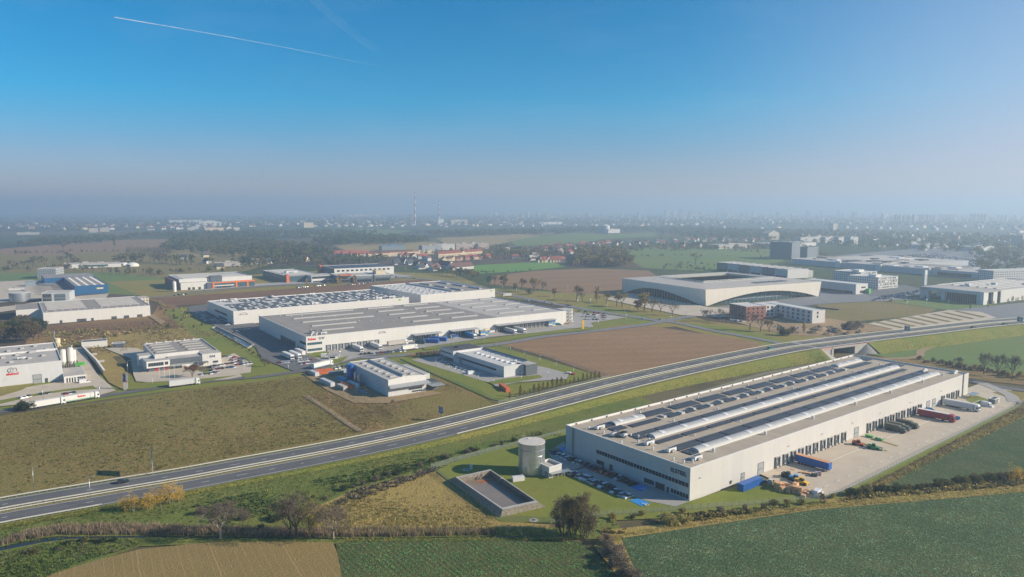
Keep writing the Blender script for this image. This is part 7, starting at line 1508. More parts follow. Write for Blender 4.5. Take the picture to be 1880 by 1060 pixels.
# young staked trees planted along the highway verge: pale stakes
for k, px_ in enumerate(((207, 940), (297, 944), (330, 935), (519, 885), (538, 891), (556, 896), (546, 876), (638, 872), (706, 848), (764, 835), (786, 838), (820, 824), (838, 820), (868, 818), (893, 810), (664, 850), (1023, 787))): t = thing('sapling_stake', f'pale wooden sapling stake, {nth(k)} along the green verge below the carriageway', 'stake', tuple(G(*px_)), 0, 'sapling stakes on the verge'); MB().tube((0, 0, -.1), (0, 0, 3.0), .07, .05, 6).build('stake', 'bark_pale', t); MB().tube((.25, 0, .6), (.1, 0, 3.4), .03, .01, 4).build('sapling', 'twig', t)
fence([(735, 664), (800, 690), (880, 722), (915, 742), (1000, 722), (1120, 694), (1000, 655), (905, 636)], 'wire mesh fence round the lawn of the low grey-clad hall', 1.8); fence([(560, 728), (600, 757), (640, 784), (668, 797)], 'low wire fence along the pale track across the brown meadow', 1.2)
# ================================================================ trees
tree(G(1036, 984), HG(1036, 984, 908), 'dense', 'leaf_brown', 'big half-bare tree, darker left one of the pair by the fire pond', 'pair of big trees', 0, 0, 1.0, 1.15); tree(G(1073, 988), HG(1073, 988, 905), 'dense', 'leaf_brown', 'big half-bare tree, right one of the pair by the fire pond', 'pair of big trees', 0, 1, 2.2, 1.1)
tree(G(1052, 982), 12.5, 'dense', 'leaf_olive', 'thin half-bare tree between the two big ones by the fire pond', None, 0, 2, .3)
tree(G(404.5, 990), 12.5, 'bare', 'twig', 'leafless spreading tree on the ditch bank above the stubble field', None, 0, 0, .4, 1.25, 'bark_pale'); tree(G(544, 990), 15, 'bare', 'twig', 'tall grey leafless tree on the ditch bank beside the yellowing willow', None, 0, 1, 1.3, 1.1); tree(G(533, 988), 12, 'bare', 'twig', 'slimmer leafless tree leaning by the tall one on the ditch bank', None, 0, 2, 3.1); tree(G(566, 990), 13, 'birch', 'leaf_ochre', 'yellowing willow on the ditch bank beside the tall leafless tree', None, 0, 0, 2, .9); tree(G(612, 991), 11, 'bare', 'twig', 'small pale leafless tree among the reeds before the straw meadow', None, 0, 0, 5, 1.2, 'bark_pale'); tree(G(446, 965), 6.5, 'bare', 'shrub_mauve', 'short purple-brown bare tree behind the ditch', None, 0, 2, 1)
for k, (px_, h, wd) in enumerate((((231, 939), 6.5, 1.2), ((245, 941), 8.2, 1.2), ((273, 936), 7.6, 1.25), ((292, 931), 8.5, 1.0), ((314, 927), 10.5, 1.15), ((331, 922), 7.0, 1.1))): tree(G(*px_), h * .88, 'birch', 'leaf_yellow', f'golden yellow willow, {nth(k)} from the left in the group by the near carriageway', 'golden willows by the carriageway', 0, k % 3, k * 1.1, wd, 'bark_pale')
tree(G(1863, 888), 8.0, 'birch', 'leaf_yellow', 'lone golden tree in the hedge between the two crop fields', None, 0, 1, .5, 1.0); tree(G(1229, 964), 4.2, 'shrub', 'reed_yellow', 'round straw-yellow bush on the hedge bank, larger of two', None, 0, 0, 0, 1.5); tree(G(1256, 962), 3.4, 'shrub', 'reed_yellow', 'round straw-yellow bush on the hedge bank, smaller of two', None, 0, 1, 0, 1.2)
for k, (px_, h) in enumerate((((1118, 1012), 3.6), ((1128, 1026), 4.4), ((1138, 1042), 5.0), ((1150, 1060), 4.6), ((1110, 998), 3.2), ((1160, 1072), 4.2))): tree(G(*px_), h, 'shrub', 'shrub_mauve', f'greyish mauve bush, {nth(k)} from the upper end of the strip between two green crop fields', 'mauve bushes between the crop fields', 0, k % 3, k, 1.2)
for k, (px_, h, wd) in enumerate((((1759, 678), 8.5, .9), ((1806, 688), 14.5, .75), ((1831.5, 692), 16, .95), ((1858, 700), 16.5, .8))): tree(G(*px_), h, 'bare', 'twig', f'dark leafless tree, {nth(k)} from left by the track behind the big warehouse', 'leafless trees by the track', 0, k % 3, k * 2, wd * .8)
for k in range(26): 
    t_ = k / 25; x_ = 1690 + t_ * 190; tree(G(x_ + rnd.uniform(-3, 3), 664 + t_ * 34 + rnd.uniform(-3, 3)), rnd.uniform(2, 4.5), 'shrub', rnd.choice(['leaf_brown', 'leaf_olive', 'shrub_mauve', 'leaf_ochre']), f'low autumn bush, {nth(k)} from left in the green field hedge behind the big warehouse', 'bushes along the green field', 1)
CR = [(733 / 4.7, 635), (778, 618), (825, 612), (858, 606), (907, 596), (943, 591), (985, 582), (1022, 571), (1060, 561), (1100, 551), (1140, 541), (1178, 533), (1216, 526), (1255, 517), (1290, 506), (1325, 499), (1365, 489), (1400, 481), (1435, 473), (1470, 466), (1505, 459)]; CH = [4.2, 2.6, 6, 3.4, 3.6, 5.6, 5.6, 5.4, 5.2, 6, 6.2, 6, 4.4, 3.8, 4.4, 4, 5.4, 5, 5, 5.4, 4.8]
CR[0] = (733, 635)
for k, (p, h) in enumerate(zip(CR, CH)): tree(G(780 + p[0] / 4.7, 600 + p[1] / 4.7), h * 1.12, 'cone' if k != 1 else 'conifer', 'leaf_hornbeam' if k % 5 else ('leaf_olive' if k else 'leaf_rust'), f'{"dark green conifer" if k == 1 else "bronze cone-shaped hornbeam"}, {nth(k)} from the left in the row by the carriageway', 'cone-shaped trees in a row by the carriageway', 0, k % 3, k, .95)
for k, px_ in enumerate(((-6, 632), (10, 628), (30, 627), (48, 629), (62, 626), (20, 622), (72, 620), (40, 620))): tree(G(*px_), 15 + (k * 5) % 4, 'oak', ('leaf_brown', 'leaf_olive', 'leaf_dark', 'leaf_brown')[k % 4], f'big autumn oak, {nth(k)} of the clump behind the grey factory', 'oaks behind the grey factory', 0, k % 3, k, 1)
tree(G(353, 694), 8.5, 'half', 'leaf_rust', 'rust-coloured spreading tree before the framed-window factory', None, 0, 0, 2, 1.35); tree(G(486, 674), 6, 'bare', 'twig', 'small dark leafless tree at the edge of the lorry park', None, 0, 1, 1, 1.2)
for k, px_ in enumerate(((40, 752), (50, 755), (60, 752), (33, 755))): tree(G(*px_), 5.2 - k * .3, 'shrub', 'leaf_dark', f'dark green bush, {nth(k)} in the clump by the plain white lorry', 'bushes by the plain white lorry', 0, k % 3, k, .9)
for k in range(12): tree(G(755 + k * 6, 655 - k * .7), rnd.uniform(2, 3), 'shrub', rnd.choice(['leaf_ochre', 'leaf_yellow', 'leaf_rust']), f'small amber bush, {nth(k)} from the left in the row behind the parked cars', 'amber bushes behind the parked cars', 1)
AV = [(869, 514, 11, 'broad', 'leaf_ochre'), (857, 511, 12, 'half', 'leaf_brown'), (845, 509, 12, 'broad', 'leaf_dark'), (832, 507, 13, 'half', 'leaf_brown'), (897, 522, 9, 'broad', 'leaf_dark'), (908, 523, 10, 'half', 'leaf_brown'), (925, 528, 14, 'broad', 'leaf_olive'), (946, 535, 8, 'broad', 'leaf_olive'), (958, 532, 12, 'half', 'leaf_brown'), (980, 537, 15, 'half', 'leaf_ochre'), (996, 535, 10, 'bare', 'twig'), (972, 541, 6, 'shrub', 'leaf_olive'), (1018, 545, 8, 'broad', 'leaf_rust'), (1059, 552, 14, 'half', 'leaf_brown'), (1069, 553, 8, 'bare', 'twig'), (1096, 555, 14, 'narrow', 'leaf_ochre'), (1113, 557, 10, 'half', 'leaf_olive'), (1132, 563, 11, 'half', 'leaf_brown'), (1142, 564, 13, 'half', 'leaf_ochre'), (1183, 571, 15, 'broad', 'leaf_ochre'), (1171, 571, 9, 'broad', 'leaf_rust'), (1197, 573, 11, 'half', 'leaf_brown'), (1213, 574, 10, 'bare', 'twig'), (1234, 580, 11, 'bare', 'twig'), (1291, 586, 10, 'bare', 'twig'), (1301, 591, 12, 'bare', 'twig'), (1319, 590, 12, 'bare', 'twig'), (1333, 594, 11, 'bare', 'twig'), (1377, 606, 17, 'bare', 'twig'), (1396, 609, 12, 'bare', 'twig'), (1412, 610, 11, 'half', 'leaf_brown'), (1436, 616, 7, 'shrub', 'leaf_dark'), (1446, 617, 6, 'shrub', 'leaf_olive'), (1475, 612, 10, 'narrow', 'leaf_ochre'), (1428, 608, 6, 'narrow', 'leaf_olive'), (1560, 606, 8, 'shrub', 'shrub_mauve'), (1573, 605, 8, 'shrub', 'shrub_mauve'), (1550, 606, 6, 'shrub', 'leaf_brown'), (1455, 613, 6, 'shrub', 'shrub_mauve')]
AV.sort()
for k, (x, y, h, kd, mt) in enumerate(AV): tree(G(x, y), h * (1.25 if x < 1250 else 1.0), kd, mt, f'{LEAFW[mt]} {TNAME[kd].replace("_", " ")}, {nth(k)} from the left along the avenue and stadium corner', 'trees along the avenue', 1, None, None, 1.15)
belt([(1850, 555), (1880, 551), (1900, 548), (1812, 565), (1770, 570), (1755, 568)], 9, (5, 8), ['narrow'], ['leaf_ochre', 'leaf_olive'], 'before the white showroom', 'young trees before the showroom', 1, 11, 1)
belt([(600, 525), (625, 523), (650, 521), (560, 527)], 6, (8, 11), ['narrow'], ['leaf_ochre', 'leaf_olive', 'leaf_yellow'], 'before the grey office blocks', 'young trees before the office blocks', 1, 12, 2)
belt([(1110, 957), (1180, 950), (1300, 946), (1420, 932), (1540, 914)], 14, (1.6, 2.8), ['shrub'], ['leaf_olive', 'shrub_mauve', 'leaf_brown', 'leaf_ochre'], 'in the hedge bank below the wire fence', 'bushes on the hedge bank', 0, 13, 1.5)
belt([(1562, 913), (1590, 907), (1650, 902), (1720, 895), (1800, 884), (1890, 876)], 34, (2.0, 3.8), ['shrub'], ['leaf_dark', 'leaf_olive', 'leaf_dark', 'leaf_brown', 'leaf_olive'], 'in the dark hedge between the two crop fields', 'bushes in the dark hedge', 0, 14, 1.5)
belt([(560, 925), (640, 900), (730, 872), (800, 850), (900, 822), (1000, 798)], 22, (1.5, 2.6), ['shrub'], ['leaf_dark', 'leaf_olive', 'shrub_mauve'], 'along the low bramble strip above the straw meadow', 'brambles above the straw meadow', 0, 15, 1.5)
belt([(360, 945), (440, 950), (520, 960), (470, 970)], 7, (2, 3.5), ['shrub'], ['leaf_brown', 'leaf_dark', 'shrub_mauve'], 'behind the ditch reeds', 'bushes behind the ditch reeds', 0, 16, 2)
belt([(20, 1030), (90, 1010), (160, 1000), (220, 996)], 9, (1.4, 2.4), ['shrub'], ['leaf_dark', 'leaf_olive'], 'in the scrub corner below the ditch', 'bushes in the scrub corner', 0, 17, 2)
belt([(290, 555), (320, 585), (345, 600), (380, 600), (300, 600), (200, 622), (140, 634), (90, 640)], 30, (1.6, 3.4), ['shrub'], ['leaf_olive', 'leaf_brown', 'leaf_olive', 'reed_yellow'], 'on the brown heath between the works', 'bushes on the brown heath', 1, 18, 5)
belt([(392, 604), (420, 622), (445, 640), (475, 655), (500, 672)], 16, (1.5, 2.8), ['shrub'], ['leaf_brown', 'shrub_mauve'], 'in the brown hedge along the drainage basin', 'bushes along the drainage basin', 1, 19, 1)
db = thing('drainage_basin', 'long narrow drainage basin with a pale kerb between the brown hedge and the lorry park', 'basin', tuple(G(425, 618))); o_ = G(425, 618); q = [G(396, 600) - o_, G(466, 634) - o_, G(455, 640) - o_, G(389, 604) - o_]; m = MB(); m.poly([p + Vector((0, 0, .15)) for p in q]); m.build('water', 'glass_dark', db); m = MB()
for a, b in zip(q, q[1:] + q[:1]): m.obox(((a + b) / 2)[:2] + (0,) if False else tuple((a + b) / 2), b - a, (b - a).length, .6, .8)
m.build('kerb', 'concrete', db)
# spoil heaps on the building site
for k, (px_, s_) in enumerate((((1505, 606), 5), ((1525, 604), 4), ((1495, 612), 4), ((1540, 611), 5), ((1558, 614), 3.5), ((1580, 611), 3), ((1520, 615), 3))):
    r_ = np.random.default_rng(k); m = MB(); pr = [(s_ * 1.6, -.1), (s_ * 1.2, s_ * .25), (s_ * .6, s_ * .5), (0, s_ * .58)]; m.lathe(pr, 14); m.v = [(x + r_.normal(0, .25), y + r_.normal(0, .25), z + r_.normal(0, .2)) for x, y, z in m.v]; tag(m.build('spoil_heap', 'dirt_site', None, G(*px_), k), f'rough brown heap of earth, {nth(k)} on the building site by the bridge', 'heap', 'spoil heaps on the building site')
# ================================================================ villages, woods and the hazy town
belt([(0, 488), (20, 492), (50, 495), (80, 480), (110, 478), (140, 490)], 26, (10, 16), ['broad', 'oak', 'half'], ['leaf_dark', 'leaf_olive', 'leaf_brown'], 'beyond the blue warehouse', 'trees beyond the blue warehouse', 2, 31, 14)
belt([(60, 500), (120, 498), (180, 500), (230, 504), (290, 508)], 24, (7, 13), ['broad', 'half', 'oak'], ['leaf_brown', 'leaf_olive', 'leaf_dark'], 'behind the yards of the blue warehouse', 'trees behind the yards', 2, 32, 10)
belt([(205, 482), (230, 484), (260, 480), (300, 484), (330, 486), (380, 488)], 36, (12, 20), ['broad', 'half', 'oak', 'bare'], ['leaf_brown', 'leaf_olive', 'leaf_dark', 'twig'], 'round the white domes and allotments', 'trees round the white domes', 2, 33, 16)
belt([(225, 500), (290, 505), (330, 498), (380, 500), (440, 496), (480, 490)], 34, (5, 9), ['broad', 'shrub', 'half'], ['leaf_brown', 'leaf_olive', 'leaf_dark', 'leaf_ochre'], 'among the allotments behind the orange-framed factory', 'trees among the allotments', 2, 34, 14)
belt([(430, 492), (470, 488), (520, 492), (560, 494), (600, 490), (640, 486), (700, 494)], 44, (8, 15), ['broad', 'oak', 'half', 'narrow'], ['leaf_brown', 'leaf_olive', 'leaf_dark', 'leaf_ochre'], 'behind the office factories', 'trees behind the office factories', 2, 35, 12)
belt([(790, 502), (820, 506), (850, 508), (880, 512)], 12, (8, 13), ['broad', 'half'], ['leaf_brown', 'leaf_dark', 'leaf_ochre'], 'by the houses at the avenue end', 'trees by the avenue houses', 2, 36, 6)
belt([(900, 468), (930, 466), (960, 470), (1000, 474), (1040, 470)], 24, (10, 16), ['broad', 'half', 'oak'], ['leaf_rust', 'leaf_ochre', 'leaf_olive', 'leaf_dark'], 'in the garden suburb beyond the sports ground', 'suburb garden trees', 2, 37, 15)
for k, (px_, h, kd, mt, lb) in enumerate((((116, 458), 22, 'broad', 'leaf_brown', 'round dark tree standing alone on the far brown field'), ((1277, 486), 22, 'half', 'leaf_brown', 'large bare-topped tree alone in the green field behind the stadium'), ((1053, 493), 14, 'narrow', 'leaf_ochre', 'pale upright tree at the corner of the square wood'), ((810, 442), 16, 'bare', 'twig', 'lone leafless tree on the pale far field'), ((210, 454), 24, 'narrow', 'leaf_conifer', 'tall dark tree rising over the poplar plantation'))): tree(G(*px_), h, kd, mt, lb, None, 2, 0, 0, 1.1)
# plantation of bare poplars: slim trunks in rows
n_ = 0
for j in range(4):
    for i in range(18): tree(G(232 + i * 4.6 + j * 1.2, 472 - j * 2.2), rnd.uniform(15, 19), 'bare', 'shrub_mauve', f'slim bare poplar, {nth(i)} from the left in the {nth(j)} row of the plantation', 'poplar plantation', 2, i % 3, i, .35, 'bark_pale')
woods('woods', [(1057, 492), (1060, 468), (1080, 462), (1140, 466), (1162, 488), (1130, 492)], .012, (15, 21), ['leaf_brown', 'leaf_ochre', 'leaf_olive', 'leaf_dark'], 41)
for k, (pl, d, hs, mt, kd) in enumerate([
    ([(300, 462), (310, 446), (380, 440), (480, 446), (520, 452), (600, 460), (620, 472), (540, 486), (480, 478), (420, 472)], .0035, (14, 22), ['leaf_dark', 'leaf_olive', 'leaf_olive'], 'broad'),
    ([(570, 452), (600, 440), (660, 436), (740, 440), (790, 444), (760, 448), (640, 452)], .003, (16, 24), ['leaf_dark', 'leaf_olive', 'leaf_green'], 'broad'),
    ([(30, 452), (60, 444), (180, 436), (250, 438), (200, 446), (100, 454)], .0022, (12, 18), ['leaf_dark', 'leaf_olive', 'leaf_green'], 'broad'),
    ([(220, 438), (260, 432), (480, 428), (600, 426), (700, 430), (640, 436), (420, 440)], .0013, (14, 22), ['leaf_dark', 'leaf_olive', 'leaf_green'], 'broad'),
    ([(420, 482), (440, 476), (560, 480), (640, 476), (700, 474), (720, 482), (600, 490), (480, 490)], .004, (9, 15), ['leaf_olive', 'leaf_olive', 'leaf_dark'], 'broad'),
    ([(700, 470), (840, 462), (880, 452), (960, 458), (1040, 460), (900, 468)], .0016, (8, 13), ['leaf_olive', 'leaf_dark', 'leaf_ochre'], 'broad'),
    ([(880, 478), (900, 462), (1050, 455), (1200, 452), (1330, 446), (1480, 450), (1500, 458), (1250, 462), (1060, 466), (1000, 484)], .0022, (8, 14), ['leaf_olive', 'leaf_rust', 'leaf_dark', 'leaf_ochre'], 'broad'),
    ([(760, 432), (860, 426), (980, 424), (1080, 420), (1300, 420), (1450, 430), (1480, 442), (1280, 440), (1180, 424), (1000, 432), (860, 436)], .0011, (14, 20), ['leaf_dark', 'leaf_olive', 'leaf_green'], 'broad'),
    ([(1280, 430), (1420, 424), (1600, 428), (1800, 434), (1960, 440), (1960, 480), (1880, 490), (1760, 466), (1640, 462), (1500, 452), (1420, 444)], .0009, (13, 20), ['leaf_dark', 'leaf_olive', 'leaf_olive'], 'broad'),
    ([(1800, 500), (1880, 508), (1960, 515), (1960, 480), (1850, 470), (1780, 470)], .002, (10, 16), ['leaf_dark', 'leaf_olive', 'leaf_green'], 'broad'),
    ([(1215, 488), (1280, 484), (1330, 492), (1290, 500), (1210, 496)], .003, (4, 8), ['leaf_dark', 'leaf_olive', 'leaf_green'], 'broad'),
    ([(-100, 430), (200, 424), (460, 418), (800, 415), (1200, 414), (1600, 418), (1980, 424), (1980, 410), (1500, 406), (900, 404), (300, 407), (-100, 410)], .00017, (16, 26), ['leaf_dark', 'leaf_olive', 'leaf_green'], 'broad'),
    ([(-100, 408), (2000, 408), (2000, 398), (-100, 398)], .00004, (22, 34), ['leaf_dark', 'leaf_dark'], 'broad')]): woods('woods', pl, d, hs, mt, 50 + k, kd, flat=1.0 if k < 11 else 1.0)
woods('hedgerow', [(-40, 470), (200, 464), (420, 458), (420, 456), (200, 462), (-40, 467)], .003, (5, 10), ['leaf_dark', 'leaf_brown'], 80); woods('hedgerow', [(1140, 474), (1300, 470), (1420, 476), (1420, 474), (1300, 468), (1140, 472)], .002, (3, 7), ['leaf_dark', 'leaf_brown'], 81); woods('hedgerow', [(0, 500), (60, 496), (60, 494), (0, 497)], .006, (6, 10), ['leaf_dark', 'leaf_brown'], 82)
woods('hedgerow', [(860, 502), (960, 498), (985, 494), (985, 496), (960, 500), (870, 506)], .006, (3, 6), ['leaf_dark', 'leaf_dark'], 83); woods('hedgerow', [(1310, 462), (1440, 468), (1520, 474), (1520, 470), (1440, 464)], .004, (6, 10), ['leaf_dark', 'leaf_olive', 'leaf_rust'], 84); woods('hedgerow', [(1610, 560), (1700, 552), (1710, 548), (1610, 556)], .006, (3, 6), ['leaf_brown', 'leaf_rust'], 85)
# ---- houses
def house_tpl(L, w, hw, hr, wallm, roofm, near=True):
    t = thing('house', 'x', 'house'); m = MB(); ov = .5
    m.poly([(-L / 2, -w / 2, 0), (L / 2, -w / 2, 0), (L / 2, -w / 2, hw), (-L / 2, -w / 2, hw)]); m.poly([(L / 2, w / 2, 0), (-L / 2, w / 2, 0), (-L / 2, w / 2, hw), (L / 2, w / 2, hw)])
    for s in (-1, 1): p = [(s * L / 2, -w / 2, 0), (s * L / 2, w / 2, 0), (s * L / 2, w / 2, hw), (s * L / 2, 0, hr), (s * L / 2, -w / 2, hw)]; m.poly(p if s > 0 else p[::-1])
    m.build('wall', wallm, t); m = MB(); k = (hr - hw) / (w / 2); e = w / 2 + ov
    for s in (-1, 1): p = [(-L / 2 - ov, s * e, hw - k * ov), (L / 2 + ov, s * e, hw - k * ov), (L / 2 + ov, 0, hr + .12), (-L / 2 - ov, 0, hr + .12)]; m.poly(p if s < 0 else p[::-1]); m.poly([(q[0], q[1], q[2] - .2) for q in (p if s > 0 else p[::-1])])
    r_ = m.build('roof', roofm, t); MB().box(L * .2, -.4, hr - 1, L * .2 + .8, .4, hr + 1.1).build('chimney', 'brick_red', r_); m = MB()
    for s in (-1, 1):
        for x in np.arange(-L / 2 + 1.2, L / 2 - 1.5, 2.6):
            for z in ([1.0] if hw < 4 else [1.0, 3.7]): m.box(x, s * (w / 2) - .04, z, x + 1.2, s * (w / 2) + .04, z + 1.3)
        for y in (-w * .25, w * .12): m.box(s * L / 2 - .04, y, 1, s * L / 2 + .04, y + 1.1, 2.3); m.box(s * L / 2 - .04, y, hw + .1, s * L / 2 + .04, y + 1, hw + 1.2)
    m.build('window', 'glass_dark', t); return t
HT = {}
def houses(spots, where, group, ang, sizes=((11, 9, 4.4, 8.6),), walls=('plaster_white',), roofs=('tile_red',), jit=.12, seed=1):
    r = random.Random(seed); Q = sorted(spots); 
    for k, p in enumerate(Q):
        sz, wm, rm = r.choice(sizes), r.choice(walls), r.choice(roofs); key = (sz, wm, rm); wn = {'plaster_white': 'white', 'plaster_cream': 'cream', 'plaster_pink': 'pinkish', 'block_white': 'white'}[wm]; rn = {'tile_red': 'red', 'tile_brown': 'brown', 'tile_dark': 'dark grey', 'roof_light': 'pale'}[rm]; lb = f'{wn} {rn}-roofed house, {nth(k)} from left {where}'; a = R(ang) + (R(90) if r.random() < .25 else 0) + r.uniform(-jit, jit)
        if key not in HT: HT[key] = house_tpl(*sz, wm, rm); o = HT[key]; o.location = G(*p); o.rotation_euler.z = a; tag(o, lb, None, group)
        else: dup(HT[key], G(*p), a, lb, group)
def rowpts(a, b, n, jx=0, jy=0, seed=1): r = random.Random(seed); return [(a[0] + (b[0] - a[0]) * (i + .5) / n + r.uniform(-jx, jx), a[1] + (b[1] - a[1]) * (i + .5) / n + r.uniform(-jy, jy)) for i in range(n)]
big = ((26, 12, 8.5, 13),); row = ((9.5, 10, 6.2, 9.8),)
houses(rowpts((622, 471), (668, 472), 3), 'in the long terraces behind the office factories', 'red-roofed terraces', 30, ((40, 13, 7, 13),), ('plaster_cream',), ('tile_red',), .02, 2)
houses(rowpts((680, 473), (790, 466), 4), 'in the long cream terrace row', 'long cream terraces', 34, ((48, 12, 8, 9.5),), ('plaster_cream',), ('roof_light', 'tile_red'), .01, 3)
houses(rowpts((805, 474), (882, 468), 8), 'in the red-roofed cream row of the estate', 'red-roofed estate row', 30, ((17, 12, 9, 13),), ('plaster_cream',), ('tile_red',), .02, 4)
houses(rowpts((735, 472), (790, 478), 9, 3, 1.5), 'in the brown-roofed cluster of the estate', 'brown-roofed estate houses', 40, row, ('plaster_white', 'plaster_cream'), ('tile_red', 'tile_brown'), .2, 5)
houses(rowpts((812, 481), (900, 474), 11, 1, .6), 'in the terrace below the estate', 'lower estate terrace', 30, row, ('plaster_pink', 'plaster_cream'), ('tile_red', 'tile_brown'), .05, 6)
houses([(765, 490), (772, 494), (780, 493), (788, 491), (752, 486), (740, 484), (728, 486), (795, 497), (802, 494)], 'in the dark cluster at the avenue end', 'dark-roofed houses', 60, ((13, 10, 3.2, 9.5),), ('plaster_white',), ('tile_dark', 'tile_dark', 'tile_brown'), .4, 7)
houses([(818, 491), (838, 495), (852, 494)], 'in the white farmstead by the sports ground', 'white farmstead', 45, ((30, 14, 5, 11),), ('plaster_white',), ('tile_brown',), .1, 8)
houses(rowpts((988, 482), (1034, 481), 9), 'in the new terrace by the sports ground', 'new red-roofed terrace', 30, ((9, 12, 5, 10.5),), ('plaster_white', 'plaster_cream'), ('tile_red',), .03, 9)
houses([(946, 476), (975, 478), (983, 473), (1018, 466), (1028, 466), (1046, 467), (1000, 460), (1010, 456), (930, 462), (955, 460)], 'among the pale houses beyond the sports ground', 'houses beyond the sports ground', 30, ((13, 11, 6, 10),), ('plaster_white',), ('tile_dark', 'roof_light', 'tile_red'), .5, 10)
houses(rowpts((1000, 458), (1190, 446), 28, 6, 4), 'in the village beyond the square wood', 'village band beyond the wood', 30, ((14, 10, 4.5, 9.5),), ('plaster_white', 'plaster_cream', 'plaster_white'), ('tile_red', 'tile_brown', 'tile_dark'), .6, 11)
houses(rowpts((1190, 446), (1400, 442), 30, 6, 4), 'in the village behind the training hall', 'village band behind the training hall', 30, ((14, 10, 4.5, 9.5),), ('plaster_white',), ('tile_red', 'tile_brown', 'tile_dark', 'tile_dark'), .6, 12)
houses([(1253, 452), (1282, 454), (1248, 450), (1275, 453)], 'standing forward in the green field', 'houses in the green field', 20, ((16, 12, 5, 11),), ('plaster_white',), ('tile_dark',), .6, 13)
houses([(468, 485), (482, 484), (492, 484), (380, 484), (338, 476), (403, 494), (376, 472), (500, 479), (520, 480), (538, 478), (560, 480)], 'among the trees behind the office factories', 'houses among the trees', 30, ((12, 10, 4.5, 9.5),), ('plaster_white', 'plaster_cream'), ('tile_red', 'tile_dark', 'roof_light'), .6, 14)
houses(rowpts((1620, 452), (1860, 452), 26, 8, 9), 'in the hazy suburb beyond the shopping centre', 'hazy suburb houses', 30, ((17, 12, 5, 10),), ('plaster_white', 'plaster_white', 'plaster_cream'), ('tile_dark', 'tile_brown', 'roof_light'), .8, 15)
houses(rowpts((10, 417), (440, 421), 34, 8, 5), 'in the hazy village beyond the poplars', 'far village houses', 30, ((30, 18, 7, 14),), ('plaster_white', 'plaster_white', 'plaster_cream'), ('roof_light', 'tile_brown', 'tile_red'), .8, 16)
houses(rowpts((460, 414), (940, 409), 34, 8, 4), 'in the hazy town edge by the chimneys', 'town edge houses', 30, ((36, 20, 8, 15),), ('plaster_white', 'plaster_cream', 'plaster_white'), ('roof_light', 'tile_brown'), .8, 17)
# ---- sheds, domes, flat-roofed far buildings: (px, length, width, height, material, label)
FB = [((186, 490), 60, 36, 6, 'plaster_white', 'low white hall with a blue glazed end beyond the blue warehouse'), ((158, 491), 50, 30, 7, 'plaster_white', 'white sloping-roofed hall next to the glazed low hall'), ((120, 492), 16, 10, 6, 'plaster_pink', 'small pink kiosk building beyond the blue warehouse'), ((418, 489), 44, 16, 7, 'roof_light', 'long pale shed among trees behind the orange-framed factory'), ((172, 427), 34, 20, 17, 'block_cream', 'cream four-storey block on the far plain, left of two'), ((192, 426), 36, 20, 17, 'block_cream', 'cream four-storey block on the far plain, right of two'), ((52, 431), 70, 30, 8, 'roof_light', 'long low hall beside a runway-like strip on the far plain'), ((340, 409), 220, 60, 18, 'plaster_white', 'very long white hall on the hazy far plain'), ((385, 415), 120, 60, 22, 'plaster_white', 'white hall with a raised corner on the far plain'), ((392, 424), 80, 40, 14, 'plaster_cream', 'cream low hall below the raised-corner hall'), ((660, 398), 480, 120, 26, 'plaster_cream', 'enormous cream works hall on the hazy skyline left of the chimneys'), ((565, 418), 50, 40, 26, 'plaster_cream', 'tall pale block on the far plain left of the chimneys'), ((630, 411), 50, 30, 12, 'plaster_white', 'small white shed in haze left of the chimneys'), ((755, 405), 26, 26, 52, 'brick_red', 'dark red boiler house at the foot of the taller chimney'), ((808, 412), 40, 30, 34, 'plaster_white', 'white silo block at the foot of the shorter chimney'), ((840, 411), 120, 50, 26, 'block_cream', 'long tan block right of the shorter chimney'),
      ((1010, 412), 170, 30, 14, 'plaster_white', 'very long thin white shed on the plain before the town'), ((1122, 428), 60, 40, 16, 'plaster_white', 'group of white plant sheds beside the round grey silo'), ((1480, 446), 70, 16, 16, 'block_white', 'white apartment slab, first from the left in the row behind the dark towers'), ((1500, 445), 60, 16, 17, 'block_white', 'white apartment slab, second in the row behind the dark towers'), ((1523, 446), 60, 16, 17, 'block_white', 'white apartment slab, third in the row behind the dark towers'), ((1545, 447), 50, 16, 18, 'block_white', 'white apartment slab, fourth in the row behind the dark towers'), ((1562, 449), 34, 20, 21, 'block_white', 'white apartment slab, last in the row behind the dark towers'), ((1414, 440), 50, 30, 20, 'block_cream', 'cream apartment house with a peaked top left of the dark towers'), ((1529, 425), 30, 24, 34, 'block_cream', 'square cream tower block alone in the hazy trees'), ((1440, 452), 180, 60, 9, 'plaster_white', 'long low white market hall left of the dark towers'), ((1340, 456), 120, 40, 10, 'roof_light', 'low grey store building at the edge of the green field'), ((1700, 455), 110, 60, 9, 'grey_cladding', 'pale grey hall in the haze beyond the shopping centre'), ((1790, 460), 90, 40, 10, 'plaster_white', 'white hall at the far edge of the shopping centre car park'), ((1873, 448), 40, 30, 24, 'block_pink', 'pinkish block in the haze at the edge of the suburb'), ((720, 459), 60, 20, 10, 'glass_pale', 'blue-roofed hall behind the cream terrace'), ((790, 461), 50, 20, 13, 'block_grey', 'white-framed flat-roofed school block behind the estate'), ((815, 459), 60, 20, 14, 'block_white', 'white flat-roofed block with long window bands behind the estate'), ((850, 458), 46, 20, 14, 'block_pink', 'pink and white block behind the estate, nearer one'), ((868, 457), 40, 20, 14, 'block_white', 'white block with roof railings behind the estate'), ((884, 457), 30, 20, 13, 'block_pink', 'small pink block at the end of the estate')]
